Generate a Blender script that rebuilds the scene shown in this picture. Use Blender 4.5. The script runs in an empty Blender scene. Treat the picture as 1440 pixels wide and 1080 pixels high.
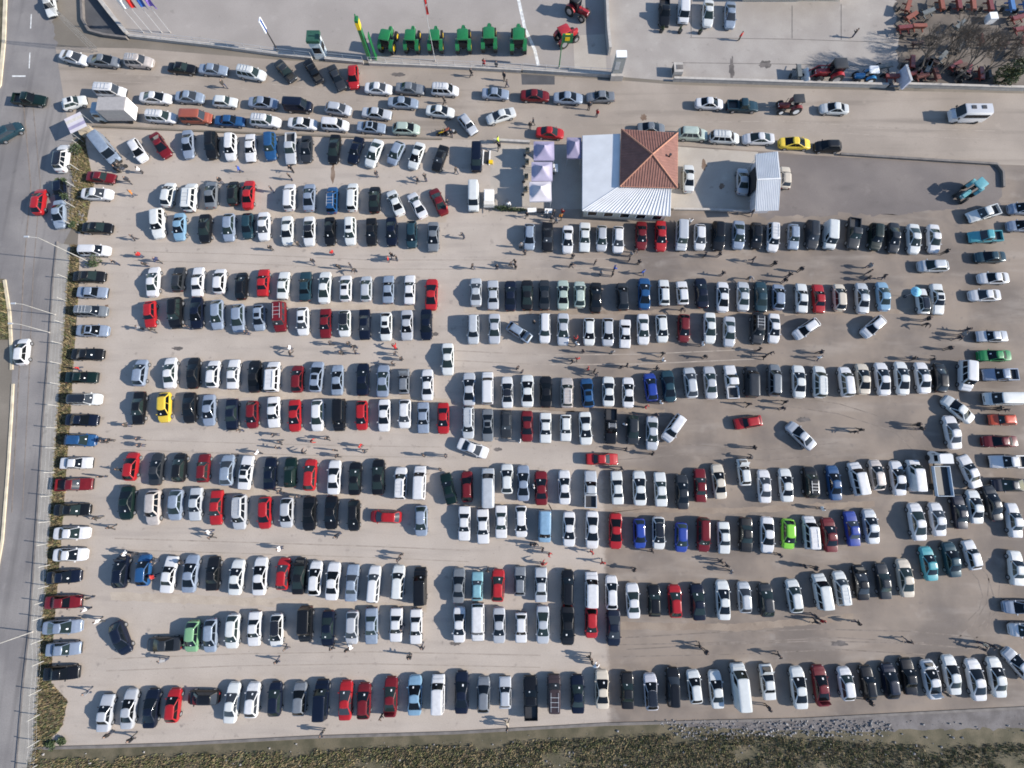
import bpy, math, random
import numpy as np
from mathutils import Vector, Matrix
random.seed(11); RS = np.random.RandomState(5)
SC = bpy.context.scene; COL = SC.collection
PI = math.pi
# ---------------------------------------------------------------- camera, sky, sun, exposure
H, F, PITCH = 66.0, 660.0, math.atan(110 / 660)     # drone height (m), focal length (photo pixels), tilt off straight down
cam = bpy.data.cameras.new('camera'); camo = bpy.data.objects.new('camera', cam); COL.objects.link(camo)
camo.location = (0, 0, H); camo.rotation_euler = (PITCH, 0, 0); cam.sensor_width = 36; cam.lens = 36 * F / 1440; cam.clip_end = 4000
SC.camera = camo
SUN_EL, SUN_AZ = math.radians(26.5), math.radians(-6)     # azimuth measured from +x
world = bpy.data.worlds.new('World'); SC.world = world; world.use_nodes = True
wn = world.node_tree.nodes; sky = wn.new('ShaderNodeTexSky'); sky.sky_type = 'NISHITA'; sky.sun_disc = False
sky.sun_elevation = SUN_EL; sky.sun_rotation = math.radians(90) - SUN_AZ
sky.dust_density = 0.4; sky.ozone_density = 3.0; SC.cycles.filter_width = 1.75
world.node_tree.links.new(sky.outputs[0], wn['Background'].inputs[0]); wn['Background'].inputs[1].default_value = 0.115
sl = bpy.data.lights.new('sun', 'SUN'); sl.energy = 4.5; sl.angle = math.radians(0.6); sl.color = (1, 0.93, 0.84)
so = bpy.data.objects.new('sun', sl); COL.objects.link(so)
sd = Vector((math.cos(SUN_EL) * math.cos(SUN_AZ), math.cos(SUN_EL) * math.sin(SUN_AZ), math.sin(SUN_EL)))
so.rotation_euler = sd.to_track_quat('Z', 'Y').to_euler(); so.location = (80, -10, 60)
SC.view_settings.view_transform = 'Standard'; SC.view_settings.look = 'None'
SC.view_settings.exposure = 0.84; SC.view_settings.gamma = 1.0; SC.view_settings.use_curve_mapping = False
SC.cycles.max_bounces = 5; SC.cycles.diffuse_bounces = 2; SC.cycles.glossy_bounces = 2

# ---------------------------------------------------------------- helpers
def P(px, py, h=0.0):
    """where the photo's pixel (1440 x 1080) meets the level plane at height h"""
    u, v = px - 720, 540 - py; c, s = math.cos(PITCH), math.sin(PITCH)
    k = (H - h) / (F * c - v * s)
    return (u * k, (v * c + F * s) * k)
def heading(px, py, deg, h=0.0):
    a = math.radians(deg); p, q = P(px, py, h), P(px + math.cos(a), py - math.sin(a), h)
    return math.atan2(q[1] - p[1], q[0] - p[0])

def mat(name, col, rough=0.8, metal=0.0, coat=0.0, var=0.12, scale=3.0, bump=0.0, spec=0.5, emit=None):
    m = bpy.data.materials.new(name); m.use_nodes = True
    t = m.node_tree; N = t.nodes; b = N['Principled BSDF']
    b.inputs['Roughness'].default_value = rough; b.inputs['Metallic'].default_value = metal
    b.inputs['Coat Weight'].default_value = coat; b.inputs['Coat Roughness'].default_value = 0.08
    b.inputs['Specular IOR Level'].default_value = spec
    if var > 0 or bump > 0:
        g = N.new('ShaderNodeNewGeometry'); n = N.new('ShaderNodeTexNoise')
        n.inputs['Scale'].default_value = scale; n.inputs['Detail'].default_value = 5
        t.links.new(g.outputs['Position'], n.inputs['Vector'])
        r = N.new('ShaderNodeMapRange'); r.inputs['From Min'].default_value = 0.3; r.inputs['From Max'].default_value = 0.7
        r.inputs['To Min'].default_value = 1 - var; r.inputs['To Max'].default_value = 1 + var
        t.links.new(n.outputs['Fac'], r.inputs['Value'])
        x = N.new('ShaderNodeVectorMath'); x.operation = 'SCALE'; x.inputs[0].default_value = col[:3]
        t.links.new(r.outputs['Result'], x.inputs['Scale']); t.links.new(x.outputs['Vector'], b.inputs['Base Color'])
        if bump > 0:
            bp = N.new('ShaderNodeBump'); bp.inputs['Strength'].default_value = bump; bp.inputs['Distance'].default_value = 0.05
            t.links.new(n.outputs['Fac'], bp.inputs['Height']); t.links.new(bp.outputs['Normal'], b.inputs['Normal'])
    else:
        b.inputs['Base Color'].default_value = (*col[:3], 1)
    return m

class MB:
    def __init__(s): s.v = []; s.f = []; s.m = []
    def add(s, vs, fs, mi=0):
        o = len(s.v); s.v += [tuple(v) for v in vs]; s.f += [tuple(i + o for i in f) for f in fs]; s.m += [mi] * len(fs); return s
    def box(s, c, d, rz=0, mi=0, taper=1.0, M=None):
        x, y, z = d[0] / 2, d[1] / 2, d[2] / 2; vs = []
        for k, (a, b, e) in enumerate([(-1,-1,-1),(1,-1,-1),(1,1,-1),(-1,1,-1),(-1,-1,1),(1,-1,1),(1,1,1),(-1,1,1)]):
            q = taper if e > 0 else 1
            X, Y = a * x * q, b * y * q
            v = Vector((X * math.cos(rz) - Y * math.sin(rz) + c[0], X * math.sin(rz) + Y * math.cos(rz) + c[1], e * z + c[2]))
            vs.append(M @ v if M else v)
        return s.add(vs, [(3,2,1,0),(4,5,6,7),(0,1,5,4),(1,2,6,5),(2,3,7,6),(3,0,4,7)], mi)
    def cyl(s, p0, p1, r0, r1=None, n=10, mi=0, caps=True):
        r1 = r0 if r1 is None else r1
        p0, p1 = Vector(p0), Vector(p1); d = (p1 - p0).normalized()
        a = d.orthogonal().normalized(); b = d.cross(a); vs = []
        for p, r in ((p0, r0), (p1, r1)):
            for i in range(n):
                t = 2 * PI * i / n; vs.append(p + a * (r * math.cos(t)) + b * (r * math.sin(t)))
        fs = [(i, (i + 1) % n, n + (i + 1) % n, n + i) for i in range(n)]
        if caps: fs += [tuple(range(n - 1, -1, -1)), tuple(range(n, 2 * n))]
        return s.add(vs, fs, mi)
    def loft(s, rings, closed=True, caps=True, mi=0):
        n = len(rings[0]); vs = [p for r in rings for p in r]; fs = []
        for k in range(len(rings) - 1):
            for i in range(n if closed else n - 1):
                j = (i + 1) % n; fs.append((k * n + i, k * n + j, (k + 1) * n + j, (k + 1) * n + i))
        if caps: fs += [tuple(range(n - 1, -1, -1)), tuple(range((len(rings) - 1) * n, len(rings) * n))]
        return s.add(vs, fs, mi)
    def grid(s, fn, nu, nv, mi=0, flip=False):
        vs = [fn(i / nu, j / nv) for j in range(nv + 1) for i in range(nu + 1)]; w = nu + 1
        fs = [(j*w+i, j*w+i+1, (j+1)*w+i+1, (j+1)*w+i) for j in range(nv) for i in range(nu)]
        if flip: fs = [f[::-1] for f in fs]
        return s.add(vs, fs, mi)
    def poly(s, pts, z, mi=0):
        return s.add([(x, y, z) for x, y in pts], [tuple(range(len(pts)))], mi)
    def mesh(s, name, mats, smooth=0):
        me = bpy.data.meshes.new(name); me.from_pydata(s.v, [], s.f)
        for m in mats: me.materials.append(m)
        me.polygons.foreach_set('material_index', s.m)
        me.update()
        if smooth:
            me.polygons.foreach_set('use_smooth', [True] * len(me.polygons)); me.set_sharp_from_angle(angle=math.radians(smooth))
        return me
    def build(s, name, mats, parent=None, smooth=0, loc=None):
        return link(name, s.mesh(name, mats if isinstance(mats, (list, tuple)) else [mats], smooth), parent, loc)

def link(name, me, parent=None, loc=None, rot=None):
    o = bpy.data.objects.new(name, me); COL.objects.link(o)
    if parent: o.parent = parent
    if loc is not None: o.location = loc
    if rot is not None: o.rotation_euler = rot
    return o
def thing(name, label, cat, loc=(0, 0, 0), rz=0, group=None):
    return tag(link(name, None, None, loc, (0, 0, rz)), label, cat, group)
def tag(o, label, cat, group=None, kind=None):
    if label: o['label'] = label
    if cat: o['category'] = cat
    if group: o['group'] = group
    if kind: o['kind'] = kind
    return o
def struct(o): o['kind'] = 'structure'; return o
def stuff(o, label, cat): return tag(o, label, cat, None, 'stuff')
def copy_tree(o, parent=None):
    c = o.copy(); COL.objects.link(c)
    if parent: c.parent = parent
    for ch in o.children: copy_tree(ch, c)
    return c
def ccw(pts):
    a = sum(p[0] * q[1] - q[0] * p[1] for p, q in zip(pts, pts[1:] + pts[:1]))
    return pts if a > 0 else pts[::-1]
def sheet(name, pix, z, m, thick=0.0):
    pts = ccw([P(*p) for p in pix]); b = MB()
    if thick:
        n = len(pts); b.loft([[(x, y, z - thick) for x, y in pts], [(x, y, z) for x, y in pts]])
    else: b.poly(pts, z)
    return struct(b.build(name, m))
def ragged(pix, amp=3.0, step=5.0, seed=1):
    R = random.Random(seed); out = []
    for p, q in zip(pix, pix[1:]):
        n = max(1, int(math.hypot(q[0] - p[0], q[1] - p[1]) / step))
        out += [(lerp(p[0], q[0], i / n) + R.gauss(0, amp), lerp(p[1], q[1], i / n) + R.gauss(0, amp * .4)) for i in range(n)]
    return out + [pix[-1]]
def strip(b, pix, w, z0, z1, mi=0, off=0.0):
    """a kerb or wall of width w along a pixel polyline, mitred at its corners"""
    p = [Vector(P(*q)) for q in pix]; L = []; R = []
    for i, q in enumerate(p):
        d = (p[min(i + 1, len(p) - 1)] - p[max(i - 1, 0)]).normalized(); n = Vector((-d.y, d.x))
        L.append(q + n * (w / 2 + off)); R.append(q - n * (w / 2 - off))
    rings = [[(a.x, a.y, z0), (a.x, a.y, z1), (c.x, c.y, z1), (c.x, c.y, z0)] for a, c in zip(L, R)]
    return b.loft(rings, mi=mi)
def lerp(a, b, t): return a + (b - a) * t
def plerp(tab, x):
    if x <= tab[0][0]: return tab[0][1:]
    for p, q in zip(tab, tab[1:]):
        if x <= q[0]:
            t = (x - p[0]) / (q[0] - p[0]); return [lerp(a, b, t) for a, b in zip(p[1:], q[1:])]
    return tab[-1][1:]

# ---------------------------------------------------------------- materials
M = {}
def lot_material():
    m = bpy.data.materials.new('worn_lot_surface'); m.use_nodes = True; t = m.node_tree; N = t.nodes; Lk = t.links
    b = N['Principled BSDF']; b.inputs['Roughness'].default_value = 0.9; b.inputs['Specular IOR Level'].default_value = 0.25
    g = N.new('ShaderNodeNewGeometry'); sep = N.new('ShaderNodeSeparateXYZ'); Lk.new(g.outputs['Position'], sep.inputs[0])
    def noise(scale, det=4, vec=None, rough=0.55):
        n = N.new('ShaderNodeTexNoise'); n.inputs['Scale'].default_value = scale; n.inputs['Detail'].default_value = det; n.inputs['Roughness'].default_value = rough
        Lk.new(vec or g.outputs['Position'], n.inputs['Vector']); return n.outputs['Fac']
    def math_(op, a, c=None, d=None):
        n = N.new('ShaderNodeMath'); n.operation = op
        for i, v in enumerate((a, c, d)):
            if v is None: continue
            if isinstance(v, (int, float)): n.inputs[i].default_value = v
            else: Lk.new(v, n.inputs[i])
        return n.outputs[0]
    def rng(v, a, c, lo=0.0, hi=1.0):
        n = N.new('ShaderNodeMapRange'); Lk.new(v, n.inputs['Value']); n.interpolation_type = 'SMOOTHSTEP'
        for k, x in zip(('From Min', 'From Max', 'To Min', 'To Max'), (a, c, lo, hi)): n.inputs[k].default_value = x
        return n.outputs['Result']
    def mix(f, a, c, mode='MIX'):
        n = N.new('ShaderNodeMix'); n.data_type = 'RGBA'; n.blend_type = mode
        for sk, v in ((n.inputs[0], f), (n.inputs[6], a), (n.inputs[7], c)):
            if isinstance(v, (int, float)): sk.default_value = v
            elif isinstance(v, tuple): sk.default_value = (*v, 1)
            else: Lk.new(v, sk)
        return n.outputs[2]
    big = noise(0.06, 5)
    wob = math_('MULTIPLY_ADD', big, 34.0, -17.0)
    soft = rng(math_('ADD', sep.outputs['X'], wob), -7, 18)
    hard = rng(math_('ADD', sep.outputs['X'], math_('MULTIPLY', math_('SUBTRACT', noise(1.3, 8, None, .7), 0.5), 1.5)), 12.0, 12.9)
    low = rng(sep.outputs['Y'], -1, 4)                         # 0 in the lower part of the lot
    f = math_('ADD', math_('MULTIPLY', soft, low), math_('MULTIPLY', hard, math_('SUBTRACT', 1.0, low)))
    light = mix(rng(noise(0.22, 6), .35, .7), (0.39, 0.335, 0.285), (0.435, 0.375, 0.32))
    dark = mix(rng(noise(0.11, 6), .35, .65), (0.145, 0.12, 0.103), (0.255, 0.206, 0.165))
    c = mix(f, light, dark)
    # worn lanes, tyre streaks along the aisles, oil spots, fine aggregate
    mp = N.new('ShaderNodeMapping'); mp.inputs['Scale'].default_value = (0.09, 0.7, 1); Lk.new(g.outputs['Position'], mp.inputs[0])
    c = mix(rng(noise(1.0, 5, mp.outputs[0]), .48, .78, 0, .32), c, (0.19, 0.165, 0.15))
    mq = N.new('ShaderNodeMapping'); mq.inputs['Scale'].default_value = (0.1, 0.45, 1); mq.inputs['Location'].default_value = (7, 3, 0); Lk.new(g.outputs['Position'], mq.inputs[0])
    c = mix(rng(noise(1.0, 4, mq.outputs[0]), .5, .75, 0, .3), c, (0.42, 0.37, 0.32))
    c = mix(rng(noise(0.75, 2), .63, .77, 0, .45), c, (0.13, 0.115, 0.108))
    c = mix(rng(noise(0.33, 3), .6, .8, 0, .35), c, (0.40, 0.36, 0.32))
    c = mix(rng(noise(2.7, 2), .67, .8, 0, .6), c, (0.10, 0.09, 0.085))
    c = mix(math_('MULTIPLY', rng(noise(7, 4), .3, .7), .22), c, (0.2, 0.18, 0.165))
    Lk.new(c, b.inputs['Base Color'])
    bp = N.new('ShaderNodeBump'); bp.inputs['Strength'].default_value = 0.35; bp.inputs['Distance'].default_value = 0.03
    Lk.new(noise(9, 6), bp.inputs['Height']); Lk.new(bp.outputs['Normal'], b.inputs['Normal'])
    return m
def ground(name, a, c, scale=0.2, streak=None, spots=0.3, bump=0.3):
    """two-tone weathered ground with streaks along one direction and dark spots"""
    m = bpy.data.materials.new(name); m.use_nodes = True; t = m.node_tree; N = t.nodes; Lk = t.links
    b = N['Principled BSDF']; b.inputs['Roughness'].default_value = 0.9; b.inputs['Specular IOR Level'].default_value = 0.25
    g = N.new('ShaderNodeNewGeometry')
    def layer(prev, sc, lo, hi, amt, col, vec=None, det=5):
        n = N.new('ShaderNodeTexNoise'); n.inputs['Scale'].default_value = sc; n.inputs['Detail'].default_value = det
        Lk.new(vec or g.outputs['Position'], n.inputs['Vector'])
        r = N.new('ShaderNodeMapRange'); r.interpolation_type = 'SMOOTHSTEP'
        for k, x in zip(('From Min', 'From Max', 'To Min', 'To Max'), (lo, hi, 0, amt)): r.inputs[k].default_value = x
        Lk.new(n.outputs['Fac'], r.inputs['Value'])
        x = N.new('ShaderNodeMix'); x.data_type = 'RGBA'; Lk.new(r.outputs['Result'], x.inputs[0])
        if isinstance(prev, tuple): x.inputs[6].default_value = (*prev, 1)
        else: Lk.new(prev, x.inputs[6])
        x.inputs[7].default_value = (*col, 1); return x.outputs[2], n.outputs['Fac']
    o, _ = layer(a, scale, .35, .68, 1, c)
    dk = tuple(v * 0.55 for v in a); lt = tuple(min(1, v * 1.3) for v in c)
    if streak:
        mp = N.new('ShaderNodeMapping'); mp.inputs['Scale'].default_value = (*streak, 1); Lk.new(g.outputs['Position'], mp.inputs[0])
        o, _ = layer(o, 1.0, .5, .75, .5, dk, mp.outputs[0])
    o, _ = layer(o, 0.8, .64, .78, spots, dk, det=2)
    o, _ = layer(o, 0.45, .6, .8, spots, lt, det=3)
    o, h = layer(o, 7.0, .35, .75, .25, dk)
    Lk.new(o, b.inputs['Base Color'])
    bp = N.new('ShaderNodeBump'); bp.inputs['Strength'].default_value = bump; bp.inputs['Distance'].default_value = 0.03
    Lk.new(h, bp.inputs['Height']); Lk.new(bp.outputs['Normal'], b.inputs['Normal'])
    return m
M['lot'] = lot_material()
M['earth'] = ground('dry_earth', (0.16, 0.14, 0.115), (0.23, 0.2, 0.165), 0.08)
M['road'] = ground('road_asphalt', (0.175, 0.163, 0.16), (0.255, 0.237, 0.225), 0.12, (0.7, 0.03))
M['lane'] = ground('dusty_asphalt', (0.28, 0.238, 0.2), (0.35, 0.298, 0.25), 0.12, (0.04, 0.6))
M['yard'] = ground('yard_concrete', (0.295, 0.265, 0.242), (0.34, 0.306, 0.28), 0.15)
M['slab'] = ground('yard_slab', (0.31, 0.28, 0.255), (0.36, 0.33, 0.3), 0.25, spots=.4)
M['apron'] = ground('apron_concrete', (0.37, 0.33, 0.285), (0.42, 0.38, 0.33), 0.25, spots=.5)
M['darklot'] = ground('dark_asphalt', (0.15, 0.131, 0.124), (0.205, 0.178, 0.162), 0.1, (0.12, 0.2))
M['pave'] = ground('pavement_concrete', (0.27, 0.25, 0.225), (0.33, 0.305, 0.27), 0.4, spots=.5)
M['ramp'] = ground('ramp_asphalt', (0.075, 0.075, 0.08), (0.1, 0.1, 0.105), 0.3)
M['gravel'] = ground('grey_gravel', (0.12, 0.108, 0.105), (0.18, 0.165, 0.16), 0.5, spots=.6, bump=.8)
M['scrub'] = ground('weedy_earth', (0.082, 0.074, 0.046), (0.145, 0.122, 0.08), 0.5, spots=.55, bump=1)
M['kerb'] = mat('pale_kerb', (0.52, 0.45, 0.33), .85, var=.2, scale=.8)
M['gkerb'] = mat('grey_kerb', (0.15, 0.135, 0.125), .9, var=.25, scale=1)
M['wall'] = mat('pale_wall', (0.40, 0.37, 0.335), .85, var=.15, scale=1.5)
M['line'] = mat('worn_road_paint', (0.62, 0.62, 0.6), .7, var=.3, scale=2)
M['white'] = mat('white_paint', (0.78, 0.78, 0.77), .5, var=.06)
M['metalw'] = mat('galvanised', (0.55, 0.56, 0.57), .45, .4, var=.1)
M['post'] = mat('weathered_post', (0.33, 0.32, 0.3), .8, var=.2)
M['mast'] = mat('mast_steel', (0.2, 0.2, 0.2), .6, .3, var=.15)
M['dark'] = mat('dark_metal', (0.03, 0.03, 0.032), .5, var=.1)
M['rubber'] = mat('black_rubber', (0.018, 0.018, 0.019), .8, var=.15)
M['rim'] = mat('wheel_rim', (0.42, 0.43, 0.45), .35, .7, var=0)
M['glass'] = mat('tinted_glass', (0.006, 0.009, 0.013), .06, var=0, spec=.32)
GLASS = [M['glass'], mat('green_sky_reflection_glass', (0.016, 0.026, 0.025), .06, var=0, spec=.4), mat('smoked_glass', (0.004, 0.005, 0.006), .1, var=0, spec=.3), mat('grey_sky_reflection_glass', (0.03, 0.035, 0.042), .08, var=0, spec=.45)]  # green and grey variants: sky reflection put into a lighter base colour
M['lamp'] = mat('headlamp_glass', (0.75, 0.78, 0.8), .1, .2, .5, var=0)
M['tail'] = mat('tail_lamp_red', (0.22, 0.012, 0.012), .2, 0, .5, var=0)
M['plastic'] = mat('black_plastic', (0.025, 0.025, 0.027), .55, var=0)
M['engine'] = mat('engine_bay', (0.05, 0.05, 0.05), .6, .3, var=.5, scale=14)
M['wood'] = mat('bark', (0.15, 0.12, 0.095), .9, var=.3, scale=6)
M['leafd'] = mat('evergreen_leaf', (0.035, 0.06, 0.02), .7, var=.4, scale=3)
M['leafm'] = mat('shrub_leaf', (0.07, 0.085, 0.04), .7, var=.4, scale=3)
M['grass'] = mat('grass_blade', (0.12, 0.125, 0.045), .8, var=.45, scale=.9)
M['dry'] = mat('dry_stalk', (0.24, 0.185, 0.1), .9, var=.35, scale=1.2)
M['dry2'] = mat('brown_stalk', (0.13, 0.095, 0.06), .9, var=.35, scale=1.2)
M['stone'] = mat('pale_rubble', (0.25, 0.235, 0.225), .9, var=.5, scale=1.5)

# ---------------------------------------------------------------- ground
b = MB(); b.poly([(-900, -900), (900, -900), (900, 900), (-900, 900)], -0.016); struct(b.build('terrain', M['earth']))
LOTB = [(48, 1052), (160, 1049), (250, 1046), (440, 1036), (640, 1030), (850, 1018), (1000, 1014), (1130, 1011), (1300, 1002), (1640, 985)]
sheet('parking_lot', [(122, 181), (330, 186), (600, 195), (760, 199), (960, 205), (1100, 214), (1240, 222), (1400, 231), (1640, 240)] + LOTB[::-1] + [(57, 960), (64, 860), (76, 720), (90, 560), (104, 420), (112, 300)], 0.0, M['lot'])
sheet('dark_lane', [(1066, 214), (1240, 224), (1399, 234), (1408, 246)] + ragged([(1409, 275), (1400, 292), (1330, 296), (1240, 302), (1066, 304)], 5, 6, 4), 0.004, M['darklot'])
sheet('building_apron', [(690, 203), (950, 206), (1066, 214), (1066, 298), (944, 294), (690, 294)], 0.004, M['apron'])
sheet('side_road', [(78, 66), (190, 68), (390, 84), (640, 98), (860, 112), (950, 119), (1100, 124), (1640, 136), (1640, 240), (1400, 231), (1240, 222), (1100, 214), (960, 205), (760, 199), (600, 195), (330, 186), (122, 181), (95, 172)], -0.004, M['lane'])
sheet('main_road', [(10, -120), (75, -120)] + ragged([(75, -40), (76, 60), (92, 120), (100, 200), (112, 300)], 3) + [(88, 345), (75, 400), (69, 500), (61, 600), (56, 680), (49, 790), (43, 880), (34, 960), (24, 1080), (14, 1200), (-70, 1200), (-20, 900), (2, 760), (12, 640), (17, 520), (14, 440), (8, 395), (-10, 395), (-260, 300), (-260, 120), (0, 122), (6, 60)], -0.008, M['road'])
sheet('pavement', [(80, 342), (100, 345), (94, 420), (88, 500), (80, 600), (75, 680), (67, 790), (60, 880), (54, 960), (48, 1080), (40, 1200), (14, 1200), (24, 1080), (34, 960), (43, 880), (49, 790), (56, 680), (61, 600), (69, 500), (75, 400)], 0.12, M['pave'], 0.14)
b = MB(); strip(b, [(81, 340), (75, 400), (69, 500), (61, 600), (56, 680), (49, 790), (43, 880), (34, 960), (24, 1080), (14, 1200)], .22, -.02, .14); struct(b.build('kerb', M['gkerb']))
b = MB(); strip(b, [(10, -120), (8, 0), (6, 60), (0, 120), (-20, 150)], .55, -.02, .14); struct(b.build('kerb', M['kerb']))
b = MB(); strip(b, [(7, 394), (14, 440), (17, 500), (17, 520)], .4, -.02, .14); struct(b.build('kerb', M['kerb']))
b = MB(); strip(b, [(19, 540), (17, 580), (12, 660), (4, 760), (-20, 900)], .3, -.02, .14); struct(b.build('kerb', M['kerb']))
sheet('verge', [(-260, 390), (6, 392), (13, 440), (15, 478), (-260, 478)], -0.004, M['scrub'])
sheet('verge', [(-260, -120), (6, -120), (5, 60), (-3, 118), (-260, 118)], -0.004, M['scrub'])
b = MB()
for y in (25, 40, 75, 95): pass
for x0, y0, x1, y1 in ((44, 20, 43, 40), (42, 74, 41, 96)):
    strip(b, [(x0, y0), (x1, y1)], .16, -.006, -.002)
b.poly(ccw([P(17, 106), (P(36, 106)), P(36, 108), P(17, 108)]), -.003)
struct(b.build('road_markings', M['line']))
sheet('dealer_yard', [(130, -160), (142, 0), (182, 51), (395, 77), (640, 92), (735, 98), (860, 107), (852, -160)], 0.0, M['yard'])
sheet('entrance_ramp', [(112, -160), (118, 34), (128, 47), (181, 53), (139, -3), (130, -160)], 0.002, M['ramp'])
sheet('upper_yard', [(852, -160), (860, 107), (944, 114), (1100, 119), (1245, 122), (1640, 130), (1640, -160)], -0.002, M['slab'])
M['yardearth'] = ground('oily_yard_earth', (.12, .102, .088), (.2, .17, .142), .3, spots=.6)
sheet('machine_yard', [(1252, -160), (1258, 0)] + ragged([(1258, 0), (1262, 60), (1262, 122)], 3) + [(1640, 130), (1640, -160)], 0.002, M['yardearth'])
sheet('grating_pit', [(733, 104), (780, 107), (780, 119), (734, 119)], 0.004, M['ramp'])
b = MB()                                                  # slab joints of the upper yard, shallow strips
for pl in ([(970, 53), (1110, 55), (1258, 60)], [(972, 0), (972, 52)], [(1114, 8), (1114, 54)], [(1183, 6), (1183, 56)], [(945, 88), (1100, 90), (1250, 94)]):
    strip(b, pl, .10, -.002, .012)
struct(b.build('slab_joint', M['gkerb']))
b = MB(); strip(b, [(725, -20), (738, 40), (752, 70), (757, 92)], .5, -.002, .006); struct(b.build('yard_marking', M['line']))
sheet('concrete_pad', [(806, 50), (850, 48), (853, 100), (808, 103)], 0.006, M['apron'])
sheet('gravel_strip', [(960, 1018), (1130, 1013), (1300, 1004), (1640, 987)] + ragged([(1640, 1030), (1440, 1024), (1300, 1026), (1150, 1028), (1060, 1027), (960, 1020)], 3, 7, 9), -0.006, M['gravel'])
M['dust'] = ground('row_dust', (.37, .31, .25), (.44, .375, .305), .5, spots=.5); M['dust2'] = ground('dark_row_dust', (.235, .185, .145), (.29, .235, .185), .5, spots=.5)
def dust_band(pts, w, m, seed):
    up = ragged([(x, y - w) for x, y in pts], 2.2, 6, seed); dn = ragged([(x, y + w) for x, y in pts], 2.2, 6, seed + 50)
    sheet('dust_strip', up + dn[::-1], .003, m)
for i, (pts, w) in enumerate([([(218, 295), (400, 301), (628, 309)], 4), ([(195, 418), (400, 427), (615, 436)], 4), ([(185, 546), (400, 557), (640, 566)], 5), ([(170, 682), (350, 692), (500, 700)], 5), ([(155, 838), (350, 846), (600, 856)], 6)]): dust_band(pts, w, M['dust'], i)
for i, (pts, w) in enumerate([([(650, 437), (740, 439)], 3), ([(640, 570), (740, 574)], 4), ([(640, 708), (840, 715)], 4)]): dust_band(pts, w, M['dust'], 20 + i)
for i, (pts, w) in enumerate([([(745, 439), (1110, 440), (1330, 436)], 3), ([(745, 574), (935, 578)], 3), ([(860, 716), (1040, 718), (1230, 708)], 4), ([(870, 880), (1040, 882), (1200, 868)], 5)]): dust_band(pts, w, M['dust2'], 30 + i)
M['stain'] = ground('rusty_stain', (.16, .105, .075), (.22, .165, .125), .8, spots=.6); M['oil'] = ground('oil_stain', (.10, .09, .085), (.17, .15, .14), .9, spots=.6)
def stain(px, py, rx, ry, m, seed):
    R = random.Random(seed); pts = []
    for k in range(22):
        a = k * 2 * PI / 22; r = R.uniform(.65, 1.15); pts.append((px + math.cos(a) * rx * r, py + math.sin(a) * ry * r))
    sheet('stain', pts, .005, m)
for i, (px, py, rx, ry, k) in enumerate([(468, 245, 3, 14, 'stain'), (1029, 97, 4, 17, 'oil'), (990, 232, 4, 8, 'stain'), (952, 262, 5, 5, 'oil'), (1015, 262, 5, 4, 'stain'), (1076, 90, 9, 6, 'oil'), (700, 632, 6, 3, 'oil'), (612, 470, 6, 3, 'oil'), (150, 430, 3, 2, 'stain'), (640, 905, 9, 3, 'oil'), (250, 490, 8, 3, 'oil'), (1180, 905, 14, 4, 'oil'), (1130, 590, 11, 4, 'oil'), (330, 640, 7, 3, 'oil'), (905, 165, 5, 5, 'stain'), (800, 150, 10, 3, 'oil'), (560, 105, 12, 3, 'oil')]): stain(px, py, rx, ry, M[k], i)
def tyre_mark(pix, seed):
    b = MB(); R = random.Random(seed)
    fine = [(x, y) for p, q in zip(pix, pix[1:]) for x, y in [(lerp(p[0], q[0], i / 5), lerp(p[1], q[1], i / 5)) for i in range(5)]] + [pix[-1]]
    for off in (-.72, .72): strip(b, fine, R.uniform(.1, .16), -.01, .0025, 0, off)
    struct(b.build('tyre_mark', M['tyre2'] if seed in (6, 7, 8, 9, 12, 13, 14) else M['tyre']))
M['tyre2'] = ground('faint_tyre_trace', (.29, .248, .21), (.36, .31, .262), 1.2, spots=.8); M['tyre'] = ground('tyre_rubber_trace', (.17, .142, .12), (.24, .2, .17), 1.2, spots=.8)
for i, p in enumerate([[(1362, 790), (1382, 812), (1390, 840), (1384, 862), (1366, 880)], [(1352, 905), (1378, 880), (1396, 850), (1398, 815)], [(880, 905), (1000, 898), (1150, 893), (1280, 896), (1380, 905)], [(870, 915), (1020, 912), (1180, 905), (1300, 912)],
        [(860, 640), (960, 632), (1080, 640), (1180, 630)], [(1080, 560), (1180, 575), (1260, 600), (1300, 640)], [(640, 500), (760, 506), (900, 505), (1060, 498)], [(170, 625), (320, 630), (480, 634), (620, 636)], [(160, 765), (330, 770), (520, 776), (660, 782)],
        [(190, 360), (340, 364), (520, 372), (700, 372), (860, 370)], [(1110, 250), (1200, 258), (1300, 252), (1360, 262)], [(1100, 280), (1220, 270), (1330, 282)], [(150, 935), (330, 928), (520, 925), (760, 930)], [(960, 178), (1100, 176), (1260, 186), (1400, 190)], [(150, 108), (330, 118), (520, 140), (720, 152)], [(40, 150), (50, 260), (40, 380), (34, 520), (24, 720)]]): tyre_mark(p, i)
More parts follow.
